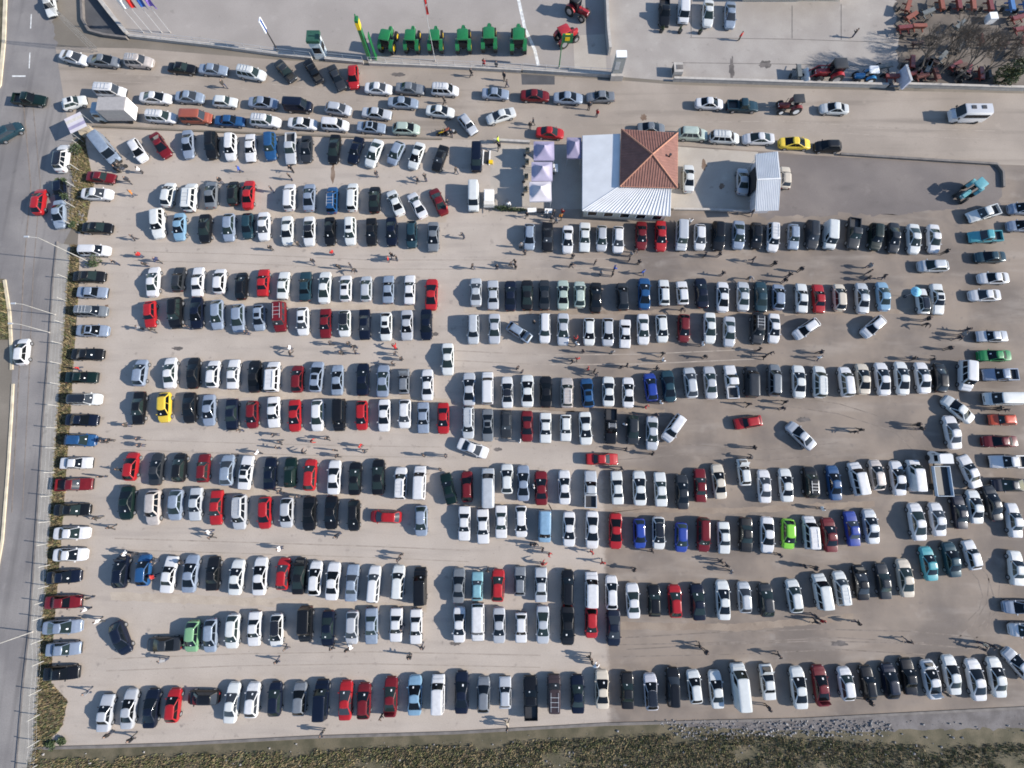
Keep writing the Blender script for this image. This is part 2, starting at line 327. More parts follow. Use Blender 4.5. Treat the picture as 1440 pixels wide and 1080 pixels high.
# rough ground along the lower edge
def rough_ground():
    nx, ny = 150, 26; v = []; f = []
    xs = np.linspace(-75, 90, nx + 1); top = [P(*p) for p in LOTB]
    tx = np.array([p[0] for p in top]); ty = np.array([p[1] for p in top])
    for j in range(ny + 1):
        for i, x in enumerate(xs):
            y1 = np.interp(x, tx, ty) - 0.25; y = y1 + (-75 - y1) * (j / ny) ** 1.6
            h = -0.012 + min(1, max(0, j - 5) / 4) * (0.10 + 0.22 * (math.sin(x * .7 + y * .9) * math.sin(x * .31 - y * 1.3)) + 0.10 * RS.randn())
            v.append((x, y, max(h, -0.012)))
    for j in range(ny):
        for i in range(nx):
            a = j * (nx + 1) + i; f.append((a + nx + 1, a + nx + 2, a + 1, a))
    m = MB(); m.add(v, f); return struct(m.build('rough_ground', M['scrub'], smooth=60))
rough_ground()
b = MB(); strip(b, [(p[0], p[1]) for p in LOTB], .3, -.01, .10); struct(b.build('edge_kerb', M['gkerb']))
def tufts(name, label, cat, pts, mats, h=(.15, .4), n=5, spread=.18):
    k = len(pts); V = np.zeros((k, n, 3, 3)); pts = np.asarray(pts)
    a = RS.rand(k, n) * 2 * PI; r = RS.rand(k, n) * spread; hh = h[0] + RS.rand(k, n) * (h[1] - h[0])
    cx = pts[:, None, 0] + np.cos(a) * r; cy = pts[:, None, 1] + np.sin(a) * r; z0 = pts[:, None, 2] + 0 * a
    w = .03 + .05 * RS.rand(k, n); b2 = RS.rand(k, n) * 2 * PI; ln = hh * (.3 + .6 * RS.rand(k, n))
    V[:, :, 0] = np.stack([cx - np.sin(b2) * w, cy + np.cos(b2) * w, z0], -1)
    V[:, :, 1] = np.stack([cx + np.sin(b2) * w, cy - np.cos(b2) * w, z0], -1)
    V[:, :, 2] = np.stack([cx + np.cos(b2) * ln, cy + np.sin(b2) * ln, z0 + hh], -1)
    me = bpy.data.meshes.new(name); T = k * n
    me.from_pydata(V.reshape(-1, 3).tolist(), [], np.arange(T * 3).reshape(-1, 3).tolist())
    for m in mats: me.materials.append(m)
    me.polygons.foreach_set('material_index', np.repeat(RS.randint(0, len(mats), k), n).astype(np.int32))
    return stuff(link(name, me), label, cat)
def scatter_poly(pix, n):
    pts = [P(*p) for p in pix]; xs = [p[0] for p in pts]; ys = [p[1] for p in pts]; out = []
    while len(out) < n:
        x, y = random.uniform(min(xs), max(xs)), random.uniform(min(ys), max(ys)); c = False
        for (a, e), (g, h) in zip(pts, pts[1:] + pts[:1]):
            if (e > y) != (h > y) and x < (g - a) * (y - e) / (h - e) + a: c = not c
        if c: out.append((x, y, 0.0))
    return out
GR = [(100, 345), (112, 345), (110, 420), (104, 500), (98, 600), (92, 680), (84, 790), (76, 880), (72, 960), (95, 985), (88, 1020), (62, 1050), (46, 1080), (52, 990), (60, 880), (67, 790), (75, 680), (80, 600), (88, 500), (94, 420)]
sheet('grass_bank', GR, 0.006, M['scrub'])
tufts('grass', 'rough green and dry grass strip between pavement and parked cars', 'grass', scatter_poly(GR, 3600), [M['grass'], M['leafm'], M['dry'], M['dry2'], M['dry']], (.1, .4))
G2 = [(96, 215), (118, 190), (132, 260), (118, 330), (96, 318), (104, 260)]
sheet('grass_bank', G2, 0.006, M['scrub'])
tufts('grass', 'dry weeds on the road corner beside the slanting light blue van', 'grass', scatter_poly(G2, 1200), [M['grass'], M['dry'], M['dry']], (.1, .4))
tufts('grass', 'weeds on the verge left of the main road', 'grass', scatter_poly([(-60, 395), (5, 395), (12, 440), (14, 476), (-60, 476)], 1200), [M['grass'], M['leafm'], M['dry']], (.2, .7))
SB = [(p[0], p[1] + 8) for p in LOTB] + [(1640, 1130), (40, 1130)]
SB2 = [(40, 1068), (250, 1062), (440, 1055), (640, 1048), (850, 1038), (960, 1032), (1060, 1036), (1160, 1040), (1300, 1048), (1640, 1046), (1640, 1130), (40, 1130)]
pts = [(x, y, .05) for x, y, z in scatter_poly(SB2, 20000)]
pts = [p for p in pts if math.sin(p[0] * .55 + 1.7 * math.sin(p[1] * .8)) + math.sin(p[1] * 1.1 + p[0] * .23) > -1.85 + random.random() * .8]
tufts('weeds', 'tangled green and brown weeds along the lower edge of the lot', 'weeds', pts, [M['grass'], M['leafm'], M['dry'], M['grass'], M['dry2'], M['dry']], (.06, .3), 5, .35)
def rubble(name, label, pix, n, smin, smax, m):
    bb = MB()
    for x, y, z in scatter_poly(pix, n):
        s = smin + (smax - smin) * random.random() ** 3; vs = []
        for a, c, e in ((-1,-1,0),(1,-1,0),(1,1,0),(-1,1,0),(-.7,-.6,1),(.6,-.8,1),(.7,.7,1),(-.6,.7,1)):
            vs.append((x + a * s * random.uniform(.6, 1.1), y + c * s * random.uniform(.5, 1.1), e * s * random.uniform(.6, 1.2) + .02))
        bb.add(vs, [(4,5,6,7),(0,1,5,4),(1,2,6,5),(2,3,7,6),(3,0,4,7)])
    return stuff(bb.build(name, m), label, 'rubble')
rubble('rubble', 'pale broken stones and litter scattered in the weedy lower edge', SB, 800, .03, .16, M['stone'])
rubble('rubble', 'white rubble along the middle of the lower lot edge', [(920, 1012), (1250, 1012), (1260, 1034), (960, 1040)], 900, .03, .17, M['stone'])
rubble('rubble', 'stones and litter on the road corner beside the red hatchback', [(96, 255), (118, 250), (120, 325), (98, 318)], 160, .04, .16, M['stone'])

# ---------------------------------------------------------------- leaves and trees
def leaf_cloud(name, mats, centre, rad, n, parent, size=(.06, .16), blobs=9):
    V = []; C = [(np.array(centre) + RS.uniform(-.62, .62, 3) * np.array(rad), RS.uniform(.35, .6)) for _ in range(blobs)]
    mi = []
    for i in range(n):
        c, r = C[RS.randint(blobs)]
        d = RS.randn(3); d /= np.linalg.norm(d); p = c + d * np.array(rad) * r * RS.uniform(.7, 1.05)
        a = RS.randn(3); a /= np.linalg.norm(a); q = np.cross(a, RS.randn(3)); q /= np.linalg.norm(q); s = RS.uniform(*size)
        p[2] = max(p[2], .05)
        V += [tuple(p + a * s), tuple(p + q * s * .6), tuple(p - a * s), tuple(p - q * s * .6)]; mi.append(RS.randint(len(mats)))
    me = bpy.data.meshes.new(name); me.from_pydata(V, [], [(4*i, 4*i+1, 4*i+2, 4*i+3) for i in range(n)])
    for m in mats: me.materials.append(m)
    me.polygons.foreach_set('material_index', mi)
    return link(name, me, parent)
def shrub(px, py, r, h, label, n=420, mats=None, group='shrubs along the left road corner'):
    x, y = P(px, py); t = thing('shrub', label, 'shrub', (x, y, 0), 0, group)
    leaf_cloud('foliage', mats or [M['leafd'], M['leafm'], M['leafd']], (0, 0, h * .55), (r, r, h * .55), n, t)
    bb = MB()
    for k in range(5):
        a = k * 1.26; bb.cyl((0, 0, 0), (math.cos(a) * r * .5, math.sin(a) * r * .5, h * .7), .04, .015, 5)
    bb.build('stem', M['wood'], t)
shrub(93, 262, .8, 1.3, 'dark shrub on the road corner beside the navy hatchback')
shrub(97, 280, .7, 1.1, 'small dark shrub just below the navy hatchback on the corner')
shrub(112, 212, .9, 1.2, 'low bush between black-roofed off-road car and sky blue van')
shrub(106, 318, .6, .8, 'small green bush beside the light blue sedan on the corner')
shrub(137, 371, 1.0, 1.2, 'dark bush between white estate and black sedan on the grass strip')
shrub(74, 1046, .6, .5, 'green bush at the lower left corner of the lot')
shrub(90, 1040, .5, .4, 'low bush next to the lower left corner of the lot')
def hedge(px0, py0, px1, py1, label, w=.7, h=.9):
    a, c = Vector(P(px0, py0)), Vector(P(px1, py1)); mid = (a + c) / 2; L = (c - a).length
    t = thing('hedge', label, 'hedge', (mid.x, mid.y, 0), math.atan2(c.y - a.y, c.x - a.x))
    leaf_cloud('foliage', [M['leafd'], M['leafm'], M['leafd']], (0, 0, h * .5), (L * .55, w * .5, h * .5), 900, t, blobs=30)
    bb = MB(); bb.cyl((0, 0, 0), (0, 0, h * .7), .03, .02, 5); me = bb.mesh('stem', [M['wood']])
    for k in range(int(L)): link('stem', me, t, (-L / 2 + k + .5, 0, 0))
hedge(694, 294, 742, 297, 'dark clipped hedge below the market forecourt')
def bare_tree(px, py, h, label, seed):
    R = random.Random(seed); x, y = P(px, py); t = thing('bare_tree', label, 'tree', (x, y, 0), R.random() * 6, 'leafless trees beside the machine yard')
    tr = MB(); tr.cyl((0, 0, 0), (.1, .05, h * .3), .17, .12, 8); tr.build('trunk', M['wood'], t)
    cr = MB()
    def grow(p, d, L, r, k):
        q = p + d * L; cr.cyl(p, q, r, r * .7, 5 if k < 2 else 3, caps=False)
        if k >= 6: return
        for _ in range(2 if k > 0 and R.random() < .45 else 3):
            e = (d + Vector((R.uniform(-.75, .75), R.uniform(-.75, .75), R.uniform(-.15, .5)))).normalized()
            grow(q, e, L * R.uniform(.66, .88), r * .68, k + 1)
    for _ in range(4):
        d = Vector((R.uniform(-.6, .6), R.uniform(-.6, .6), 1)).normalized(); grow(Vector((.1, .05, h * .28)), d, h * .22, .1, 0)
    cr.build('crown', M['wood'], t)
for i, (px, py, h, l) in enumerate([(1283, 108, 7.2, 'leafless tree nearest the grey billboard by the machine yard'), (1312, 112, 7.6, 'second leafless tree from the grey billboard'),
        (1342, 112, 7.0, 'third leafless tree from the grey billboard above the minibus'), (1372, 112, 6.6, 'leafless tree nearest the dark evergreen'), (1330, 70, 5.5, 'leafless tree inside the machine yard among red implements')]):
    bare_tree(px, py, h, l, 40 + i)
x, y = P(1408, 116); t = thing('evergreen_tree', 'dark evergreen tree at the upper right corner by the wall', 'tree', (x, y, 0))
b = MB(); b.cyl((0, 0, 0), (0, 0, 3.5), .18, .07, 8); b.build('trunk', M['wood'], t)
leaf_cloud('crown', [M['leafd'], M['leafm'], M['grass']], (0, 0, 2.0), (1.6, 1.6, 1.8), 2000, t, (.09, .22), 16)

# ---------------------------------------------------------------- walls, fences, poles
def post_fence(name, label, cat, pix, h, hooks, wires, thick, mp, mw, group=None):
    pts = [P(*p) for p in pix]; o = pts[0]; t = thing(name, label, cat, (o[0], o[1], 0), 0, group)
    pm = MB(); pm.box((0, 0, h / 2), (thick, thick, h)); pm.box((0, 0, h + .02), (thick * 1.25, thick * 1.25, .04)); me = pm.mesh('post', [mp])
    for x, y in pts: link('post', me, t, (x - o[0], y - o[1], 0))
    for z in wires:
        w = MB()
        for (x, y), (u, v) in zip(pts, pts[1:]): w.cyl((x - o[0], y - o[1], z), (u - o[0], v - o[1], z), hooks, n=5)
        w.build('rail' if hooks > .015 else 'wire', mw, t)
    return t
post_fence('wire_fence', 'white concrete post fence with wires along the grass strip', 'fence', [(96, 392), (95, 424), (91, 455), (88, 484), (86, 512), (86, 541), (83, 571), (81, 602), (80, 630), (78, 664), (74, 697), (71, 733), (69, 764), (71, 794), (71, 823), (66, 845), (63, 867), (61, 899), (63, 929), (59, 969), (57, 1004), (57, 1040), (53, 1075)], 1.65, .003, (.5, 1.0, 1.5), .10, M['post'], M['metalw'])
post_fence('wire_fence', 'short white post fence on the road corner beside shrubs', 'fence', [(115, 207), (112, 240), (107, 264), (106, 292), (104, 318)], 1.65, .003, (.5, 1.0, 1.5), .10, M['post'], M['metalw'])
def low_wall(label, pix, w, h, m, rails=0, group=None, name='low_wall', step=22):
    o = P(*pix[0]); t = thing(name, label, 'wall', (0, 0, 0), 0, group)
    bb = MB(); strip(bb, pix, w, -.01, h); bb.build('wall', m, t)
    cp = MB(); strip(cp, pix, w + .08, h, h + .05); cp.build('coping', m, t)
    if rails:
        pts = []
        for p, q in zip(pix, pix[1:]):
            n = max(1, int(math.hypot(q[0] - p[0], q[1] - p[1]) / step))
            pts += [(lerp(p[0], q[0], i / n), lerp(p[1], q[1], i / n)) for i in range(n)]
        pts.append(pix[-1]); pm = MB(); pm.cyl((0, 0, 0), (0, 0, rails), .03, n=6); me = pm.mesh('post', [M['metalw']])
        W = [P(*p) for p in pts]
        for x, y in W: link('post', me, t, (x, y, h + .05))
        for z in (.5, 1):
            r = MB()
            for (x, y), (u, v) in zip(W, W[1:]): r.cyl((x, y, h + .05 + rails * z), (u, v, h + .05 + rails * z), .02, n=5)
            r.build('rail', M['metalw'], t)
    return t
low_wall('pale dealer yard wall with thin railing above the roadside queue', [(184, 53), (300, 66), (395, 79), (440, 84)], .35, .5, M['wall'], .9)
low_wall('pale dealer yard wall between the kiosk and the green pylon sign', [(458, 85), (512, 90)], .35, .5, M['wall'], .9)
low_wall('pale wall below the row of green tractors', [(520, 91), (640, 96), (733, 101)], .4, .5, M['wall'], .9)
low_wall('thin pale wall above the dark grating right of the tractors', [(735, 101), (800, 105), (858, 108)], .35, .6, M['wall'], .9)
low_wall('curved grey wall along the black entrance ramp', [(115, -60), (119, 30), (128, 46), (150, 52), (181, 56)], .25, .5, M['gkerb'])
low_wall('slanting pale wall between entrance ramp and flags', [(137, -6), (160, 24), (183, 52)], .5, .9, M['wall'])
low_wall('long pale wall in front of the red loader tractor', [(946, 114), (1100, 119), (1245, 123)], .3, .7, M['wall'])
low_wall('grey wall below the leafless trees', [(1262, 122), (1395, 126), (1640, 132)], .3, .7, M['wall'])
low_wall('low wall between roadside queue and first left row', [(133, 178), (330, 187), (520, 194), (622, 196)], .2, .15, M['earth'])
low_wall('pale low wall just above the purple market tents', [(694, 199), (745, 202)], .3, .5, M['wall'])
low_wall('low kerb wall round the empty dark asphalt at upper right', [(1180, 218), (1399, 232), (1408, 243), (1409, 264)], .25, .35, M['gkerb'])
low_wall('pale low wall below the building pad and ribbed shed', [(946, 295), (1000, 296), (1064, 299)], .25, .35, M['wall'])
low_wall('tall wall on the boundary between tractor yard and upper yard', [(850, -80), (851, 0), (853, 50), (856, 78)], .35, 1.5, M['wall'])

def pole(name, label, cat, base, tip, r=.07, m=None, arm=0, extra=None, group=None):
    """a straight pole whose height follows from how far its tip leans out in a straight-down view"""
    x, y = P(*base); h = H * (1 - math.hypot(x, y) / math.hypot(*P(*tip))); t = thing(name, label, cat, (x, y, 0), 0, group)
    bb = MB(); bb.cyl((0, 0, .25), (0, 0, h), r, r * .6, 10); bb.build('shaft', m or M['metalw'], t, 40)
    bb = MB(); bb.cyl((0, 0, 0), (0, 0, .25), r * 1.8, r * 1.6, 10); bb.build('base', M['wall'], t)
    if arm:
        bb = MB(); bb.cyl((0, 0, h - .1), (-arm, 0, h + .25), .045, .035, 8); bb.build('arm', m or M['metalw'], t)
        bb = MB(); bb.box((-arm - .25, 0, h + .25), (.6, .22, .12)); bb.build('lamp_head', M['metalw'], t)
    return t, h
pole('street_lamp', 'tall pale street lamp by the grass strip beside the white estate', 'street lamp', (129, 370), (52, 336), .075, M['post'], 1.0, group='street lamps along the left road')
pole('street_lamp', 'pale street lamp on the pavement beside the steel blue estate car', 'street lamp', (79, 443), (30, 430), .06, M['post'], .7, group='street lamps along the left road')
pole('street_lamp', 'pale street lamp on the pavement beside the light blue sedan with sunroof', 'street lamp', (71, 468), (28, 454), .06, M['post'], .7, group='street lamps along the left road')
pole('street_lamp', 'tall pale street lamp at the lower left road edge', 'street lamp', (47, 888), (-6, 906), .075, M['post'], 1.0, group='street lamps along the left road')
# lattice mast at the top left
x, y = P(134, 71); t = thing('lattice_mast', 'tall steel lattice mast at the upper left road corner', 'mast', (x, y, 0), .3)
HM = 9.0; legs = [(-.35, -.35), (.35, -.35), (.35, .35), (-.35, .35)]
for lx, ly in legs:
    b = MB(); b.cyl((lx, ly, 0), (lx * .45, ly * .45, HM), .035, .03, 6); b.build('leg', M['mast'], t)
b = MB()
for k in range(12):
    z0, z1 = HM * k / 12, HM * (k + 1) / 12; s0, s1 = 1 - .55 * k / 12, 1 - .55 * (k + 1) / 12
    for (a, c), (d, e) in zip(legs, legs[1:] + legs[:1]):
        b.cyl((a * s0, c * s0, z0), (d * s1, e * s1, z1), .012, n=4)
b.build('bracing', M['mast'], t)
b = MB(); b.box((0, 0, HM + .1), (1.6, .5, .16)); b.build('lamp_bar', M['metalw'], t)
# dealer signs and flags
GREEN = mat('dealer_green', (0.012, 0.14, 0.042), .4, 0, .4, var=.1); YEL = mat('dealer_yellow', (0.75, 0.5, 0.01), .45, 0, .3, var=.08)
BLUE = mat('sign_blue', (0.03, 0.11, 0.4), .5, var=.05); REDM = mat('flag_red', (0.6, 0.02, 0.02), .6, var=.08); VIO = mat('flag_violet', (.25, .15, .5), .7)
t, h = pole('banner_pole', 'dark pole with blue and white banner above the roadside queue', 'sign', (391, 72), (362, 30), .12, M['dark'])
b = MB(); b.box((-.1, 0, h - .9), (.16, 1.0, 1.9)); b.build('banner', M['white'], t)
b = MB(); b.box((-.2, 0, h - .9), (.03, .5, 1.9)); b.box((0, 0, h - .9), (.03, .5, 1.9)); b.build('banner_stripe', BLUE, t)
t, h = pole('pylon_sign', 'tall green and yellow pylon sign beside the green tractors', 'sign', (521, 84), (506, 18), .16, GREEN)
b = MB(); b.box((.0, 0, h * .52), (.5, .9, h * .8)); b.build('panel', GREEN, t)
b = MB(); b.box((.0, 0, h * .80), (.56, .94, 1.1)); b.build('emblem_panel', YEL, t)
b = MB(); b.box((.9, .3, h * .3), (.12, .9, h * .5)); b.box((.9, .3, .2), (.3, 1.1, .4)); b.build('side_panel', GREEN, t)
t, h = pole('flagpole', 'thin pale flagpole with hanging red and white flag above the tractors', 'flagpole', (612, 86), (598, -6), .05, M['metalw'])
b = MB(); b.grid(lambda u, v: (.06 + .35 * u, .08 * math.sin(u * 9 + v * 3), h - .3 - 2.4 * v), 6, 8); b.build('flag', REDM, t)
b = MB(); b.grid(lambda u, v: (.2 + .14 * u, .08 * math.sin((.4 + u * .4) * 9 + v * 3) - .012, h - 1.1 - .5 * v), 3, 3); b.grid(lambda u, v: (.2 + .14 * u, .08 * math.sin((.4 + u * .4) * 9 + v * 3) + .012, h - 1.1 - .5 * v), 3, 3); b.build('flag_emblem', M['white'], t)
t, h = pole('dealer_sign', 'green sign panel on a dark green pole in front of the red tractor', 'sign', (786, 96), (789, 50), .1, GREEN)
b = MB(); b.box((.75, .1, h - .5), (1.6, .3, 1.3)); b.build('panel', GREEN, t)
b = MB(); b.box((.75, .1, h + .162), (.7, .2, .03)); b.box((.75, -.062, h - .5), (.7, .03, .6)); b.build('emblem', YEL, t)
for i, (bx, c, n, l) in enumerate([(160, M['white'], 'white', 'pale flag at the slanting wall'), (171, REDM, 'red', 'red flag hanging on a pole near the slanting wall'), (186, BLUE, 'navy', 'blue flag hanging beside the red flag'), (198, VIO, 'violet', 'violet blue flag at the end of the flag row')]):
    t, h = pole('flagpole', l, 'flag', (bx + 42, 46), (bx + 10, -14), .04, M['metalw'], group='flags at the dealer entrance')
    b = MB(); b.grid(lambda u, v: (.04 + .9 * u, .15 * math.sin(u * 7 + v * 2 + i), h - .2 - 1.5 * v - .5 * u), 8, 6); b.build('flag', c, t)

# ---------------------------------------------------------------- buildings
def ribbed_roof(b, A, B_, C, D, n, rib=.05, mi=0):
    """corrugated sheet over the quad A-B (low edge) / D-C (high edge), ribs running from low to high edge"""
    A, B_, C, D = map(Vector, (A, B_, C, D)); nn = (B_ - A).cross(D - A).normalized(); lo = []; hi = []
    for i in range(n):
        for f, up in ((0, 0), (.62, 0), (.70, 1), (.92, 1)):
            s = (i + f) / n; lo.append(A.lerp(B_, s) + nn * rib * up); hi.append(D.lerp(C, s) + nn * rib * up)
    lo.append(B_); hi.append(C); k = len(lo)
    b.add(lo + hi, [(i, i + 1, k + i + 1, k + i) for i in range(k - 1)], mi)
SHEET = mat('white_roof_sheet', (0.65, 0.655, 0.66), .45, .15, var=.06, scale=.6); PLAST = mat('cream_plaster', (0.5, 0.46, 0.38), .85, var=.1)
TERRA = mat('terracotta_sheet', (0.2, 0.09, 0.07), .75, var=.16, scale=1.2); RIDGE = mat('ridge_tile', (0.42, 0.2, 0.13), .8, var=.15)
def at(px, py, h): x, y = P(px, py, h); return (x, y, h)
t = thing('shop_building', 'shop with terracotta hipped roof and white ribbed lean-to roofs', 'building')
E0, EA = 3.6, 5.6                       # main eaves and apex heights; lean-to from 3.4 down to 2.5
a, c, d, e = at(874, 182, E0), at(953, 187, E0), at(952.5, 264, E0), at(872, 262, E0); ap = at(917.5, 217, EA)
b = MB()
inset = lambda p, q, s=.45: (p[0] + (q[0] - p[0]) * s / math.dist(p[:2], q[:2]), p[1] + (q[1] - p[1]) * s / math.dist(p[:2], q[:2]))
wc = [inset(p, ap) for p in (a, c, d, e)]
b.loft([[(x, y, 0) for x, y in wc], [(x, y, E0 - .02) for x, y in wc]]); b.build('wall', PLAST, t)
def hip(p, q, nm, n):
    bb = MB(); P0, P1, Ap = Vector(p), Vector(q), Vector(ap); nn = (P1 - P0).cross(Ap - P0).normalized()
    if nn.z < 0: nn = -nn
    for i in range(n):                                     # standing ribs cut to the hip triangle
        s0, s1, s2 = i / n, (i + .68) / n, (i + .84) / n
        def pt(s, t_): return P0.lerp(P1, s) + (Ap - P0.lerp(P1, .5)) * t_
        def top(s): return 1 - abs(2 * s - 1)
        for sa, sb, up in ((s0, s1, 0), (s1, s2, .06), (s2, (i + 1) / n, .06)):
            if up == 0: bb.add([pt(sa, 0), pt(sb, 0), pt(sb, top(sb)), pt(sa, top(sa))], [(0, 1, 2, 3)])
            else:
                k = nn * .055
                if sa == s1: bb.add([pt(sa, 0), pt(sb, 0) + k, pt(sb, top(sb)) + k, pt(sa, top(sa))], [(0, 1, 2, 3)])
                else: bb.add([pt(sa, 0) + k, pt(sb, 0), pt(sb, top(sb)), pt(sa, top(sa)) + k], [(0, 1, 2, 3)])
    bb.build('roof_slope', TERRA, t)
hip(a, c, 'n', 22); hip(c, d, 'e', 20); hip(d, e, 's', 22); hip(e, a, 'w', 20)
for p in (a, c, d, e):
    bb = MB(); bb.cyl((p[0], p[1], p[2] + .05), (ap[0], ap[1], ap[2] + .06), .11, .11, 8); bb.build('ridge', RIDGE, t)
bb = MB()
for p, q in ((a, c), (c, d), (d, e), (e, a)): bb.cyl((p[0], p[1], E0 - .06), (q[0], q[1], E0 - .06), .07, n=8)
bb.build('gutter', RIDGE, t)
bb = MB(); v = at(942, 219, 4.5); bb.cyl((v[0], v[1], 4.1), (v[0], v[1], 4.75), .12, n=8); bb.cyl((v[0], v[1], 4.75), (v[0], v[1], 4.85), .2, n=8); bb.build('vent_pipe', M['dark'], t)
# lean-to: west and south slopes meeting in a hip
h1, h0 = 3.3, 2.75
w0, w1 = at(819.5, 190.5, h0), at(819, 296, h0); s1 = at(943, 303.5, h0)
i0, i1, i2 = at(872.5, 188, h1), at(871, 262, h1), at(944, 264.5, h1)
bb = MB(); ribbed_roof(bb, w1, w0, i0, i1, 26, .006); bb.build('lean_to_roof', SHEET, t)
bb = MB(); ribbed_roof(bb, w1, s1, i2, i1, 24, .07); bb.build('lean_to_roof', SHEET, t)
bb = MB(); bb.cyl((w1[0], w1[1], w1[2] + .03), (i1[0], i1[1], i1[2] + .03), .06, n=6); bb.build('ridge', SHEET, t)
bb = MB()
for p, q in ((w0, w1), (w1, s1)): bb.cyl((p[0], p[1], h0 - .08), (q[0], q[1], h0 - .08), .07, n=8)
bb.build('gutter', M['metalw'], t)
bb = MB()                                                  # walls of the lean-to
wl = [(w0[0] + .5, w0[1] - .2), (w1[0] + .5, w1[1] + .5), (s1[0] - .3, s1[1] + .5), (s1[0] - .3, i2[1]), (i1[0] - .05, i1[1] - .0), (i1[0] - .05, w0[1] - .2)]
bb.loft([[(x, y, 0) for x, y in wl], [(x, y, h0 - .12) for x, y in wl]]); bb.build('wall', PLAST, t)
for k in range(5):
    u = (k + .5) / 5; x0, y0 = lerp(wl[1][0], wl[2][0], u), lerp(wl[1][1], wl[2][1], u)
    f = MB(); f.box((x0, y0 - .02, 1.35), (1.5, .1, 1.3)); f = f.build('window', M['white'], t)
    g = MB(); g.box((x0, y0 - .06, 1.35), (1.3, .06, 1.1)); g.build('pane', M['glass'], f)
f = MB(); f.box((wl[0][0] - .02, lerp(wl[0][1], wl[1][1], .5), 1.05), (.1, 1.2, 2.1)); f = f.build('door', mat('brown_door', (.12, .07, .04), .6), t)
g = MB(); g.box((wl[0][0] - .1, lerp(wl[0][1], wl[1][1], .5) + .45, 1.05), (.06, .05, .18)); g.build('handle', M['metalw'], f)

# ribbed metal shed right of the building
t = thing('metal_shed', 'white ribbed metal shed with open doorway beside the tiled shop', 'shed')
hs, hr = 2.9, 3.8
p0, p1, p2, p3 = at(1062.5, 216.5, hs), at(1094, 213, hs), at(1095, 296, hs), at(1062, 297, hs)
r0, r1 = at(1064.5, 252.5, hr), at(1098, 251, hr)
bb = MB(); ribbed_roof(bb, p3, p2, r1, r0, 13, .06); bb.build('roof_slope', SHEET, t)
bb = MB(); ribbed_roof(bb, p1, p0, r0, r1, 13, .06); bb.build('roof_slope', SHEET, t)
bb = MB(); bb.cyl((r0[0], r0[1], hr + .03), (r1[0], r1[1], hr + .03), .1, n=8); bb.build('ridge', SHEET, t)
q = [(p3[0] + .75, p3[1] + 1.25), (p2[0] - .12, p2[1] + 1.25), (p1[0] - .12, p1[1] - .15), (p0[0] + .75, p0[1] - .15)]
SHW = mat('shed_wall_sheet', (.55, .56, .6), .5, .1, var=.08)
bb = MB(); bb.loft([[(x, y, 0) for x, y in q], [(x, y, hs - .06) for x, y in q]]); bb.build('wall', SHW, t)
for X in (q[0][0], q[1][0]):
    ym = (q[0][1] + q[3][1]) / 2; bb = MB(); n0 = X - .04; n1 = X + .04
    bb.add([(n0, q[0][1], hs - .06), (n0, q[3][1], hs - .06), (n0, ym, hr - .1), (n1, q[0][1], hs - .06), (n1, q[3][1], hs - .06), (n1, ym, hr - .1)], [(0, 2, 1), (3, 4, 5), (0, 3, 5, 2), (1, 2, 5, 4), (0, 1, 4, 3)]); bb.build('gable', SHW, t)
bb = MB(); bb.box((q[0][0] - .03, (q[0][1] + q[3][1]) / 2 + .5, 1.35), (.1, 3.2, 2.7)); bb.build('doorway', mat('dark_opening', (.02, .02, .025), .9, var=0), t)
for k in range(6):
    y0 = lerp(q[0][1], q[3][1], (k + .5) / 6); bb = MB(); bb.box((q[0][0] - .02, y0, hs * .5 - .03), (.03, .06, hs - .1)); bb.build('wall_rib', SHW, t)

# long roof at the upper edge
t = thing('long_building', 'long building with dark green roof edge at the top of the frame', 'building')
b = MB(); x0, y0 = P(1044, 2); x1, y1 = P(1180, 2); GRN = mat('dark_green_roof', (.05, .09, .085), .6, var=.15)
b.box(((x0 + x1) / 2, y0 + 5, 1.9), (x1 - x0, 10, 3.8)); b.build('wall', PLAST, t)
b = MB(); ribbed_roof(b, (x0 - .5, y0 - .7, 3.85), (x1 + .5, y0 - .7, 3.85), (x1 + .5, y0 + 5, 5), (x0 - .5, y0 + 5, 5), 30, .05); b.build('roof_slope', GRN, t)
b = MB(); ribbed_roof(b, (x1 + .5, y0 + 10.7, 3.85), (x0 - .5, y0 + 10.7, 3.85), (x0 - .5, y0 + 5, 5), (x1 + .5, y0 + 5, 5), 30, .05); b.build('roof_slope', GRN, t)
b = MB(); b.cyl((x0 - .5, y0 - .75, 3.8), (x1 + .5, y0 - .75, 3.8), .1, n=8); b.build('gutter', M['white'], t)
for k in range(6):
    f = MB(); X = lerp(x0, x1, (k + .5) / 6); f.box((X, y0 - .01, 1.6), (2.4, .12, 2.2)); f = f.build('window', M['white'], t)
    g = MB(); g.box((X, y0 - .06, 1.6), (2.2, .08, 2.0)); g.build('pane', M['glass'], f)

# dealer kiosk and gate pillar
t = thing('gate_kiosk', 'pale guard kiosk with flat dark green roof at the yard wall', 'kiosk', (*P(452, 77), 0))
b = MB(); b.box((0, 0, 1.5), (1.7, 1.7, 3.0)); b.build('wall', mat('kiosk_wall', (.5, .56, .58), .6), t)
b = MB(); b.box((0, 0, 3.2), (2.0, 2.0, .4)); b.box((0, 0, 3.43), (1.9, 1.9, .06)); b.build('roof', mat('kiosk_roof', (.02, .075, .05), .6, var=.2), t)
for rx, ry in ((0, -.86), (.86, 0), (-.86, 0)):
    f = MB(); f.box((rx, ry, 1.6), (1.2 if rx == 0 else .06, .06 if rx == 0 else 1.2, 1.0)); f = f.build('window', M['glass'], t)
    g = MB(); g.box((rx * 1.03, ry * 1.03, 1.07), (1.3 if rx == 0 else .05, .05 if rx == 0 else 1.3, .06)); g.build('sill', M['white'], f)
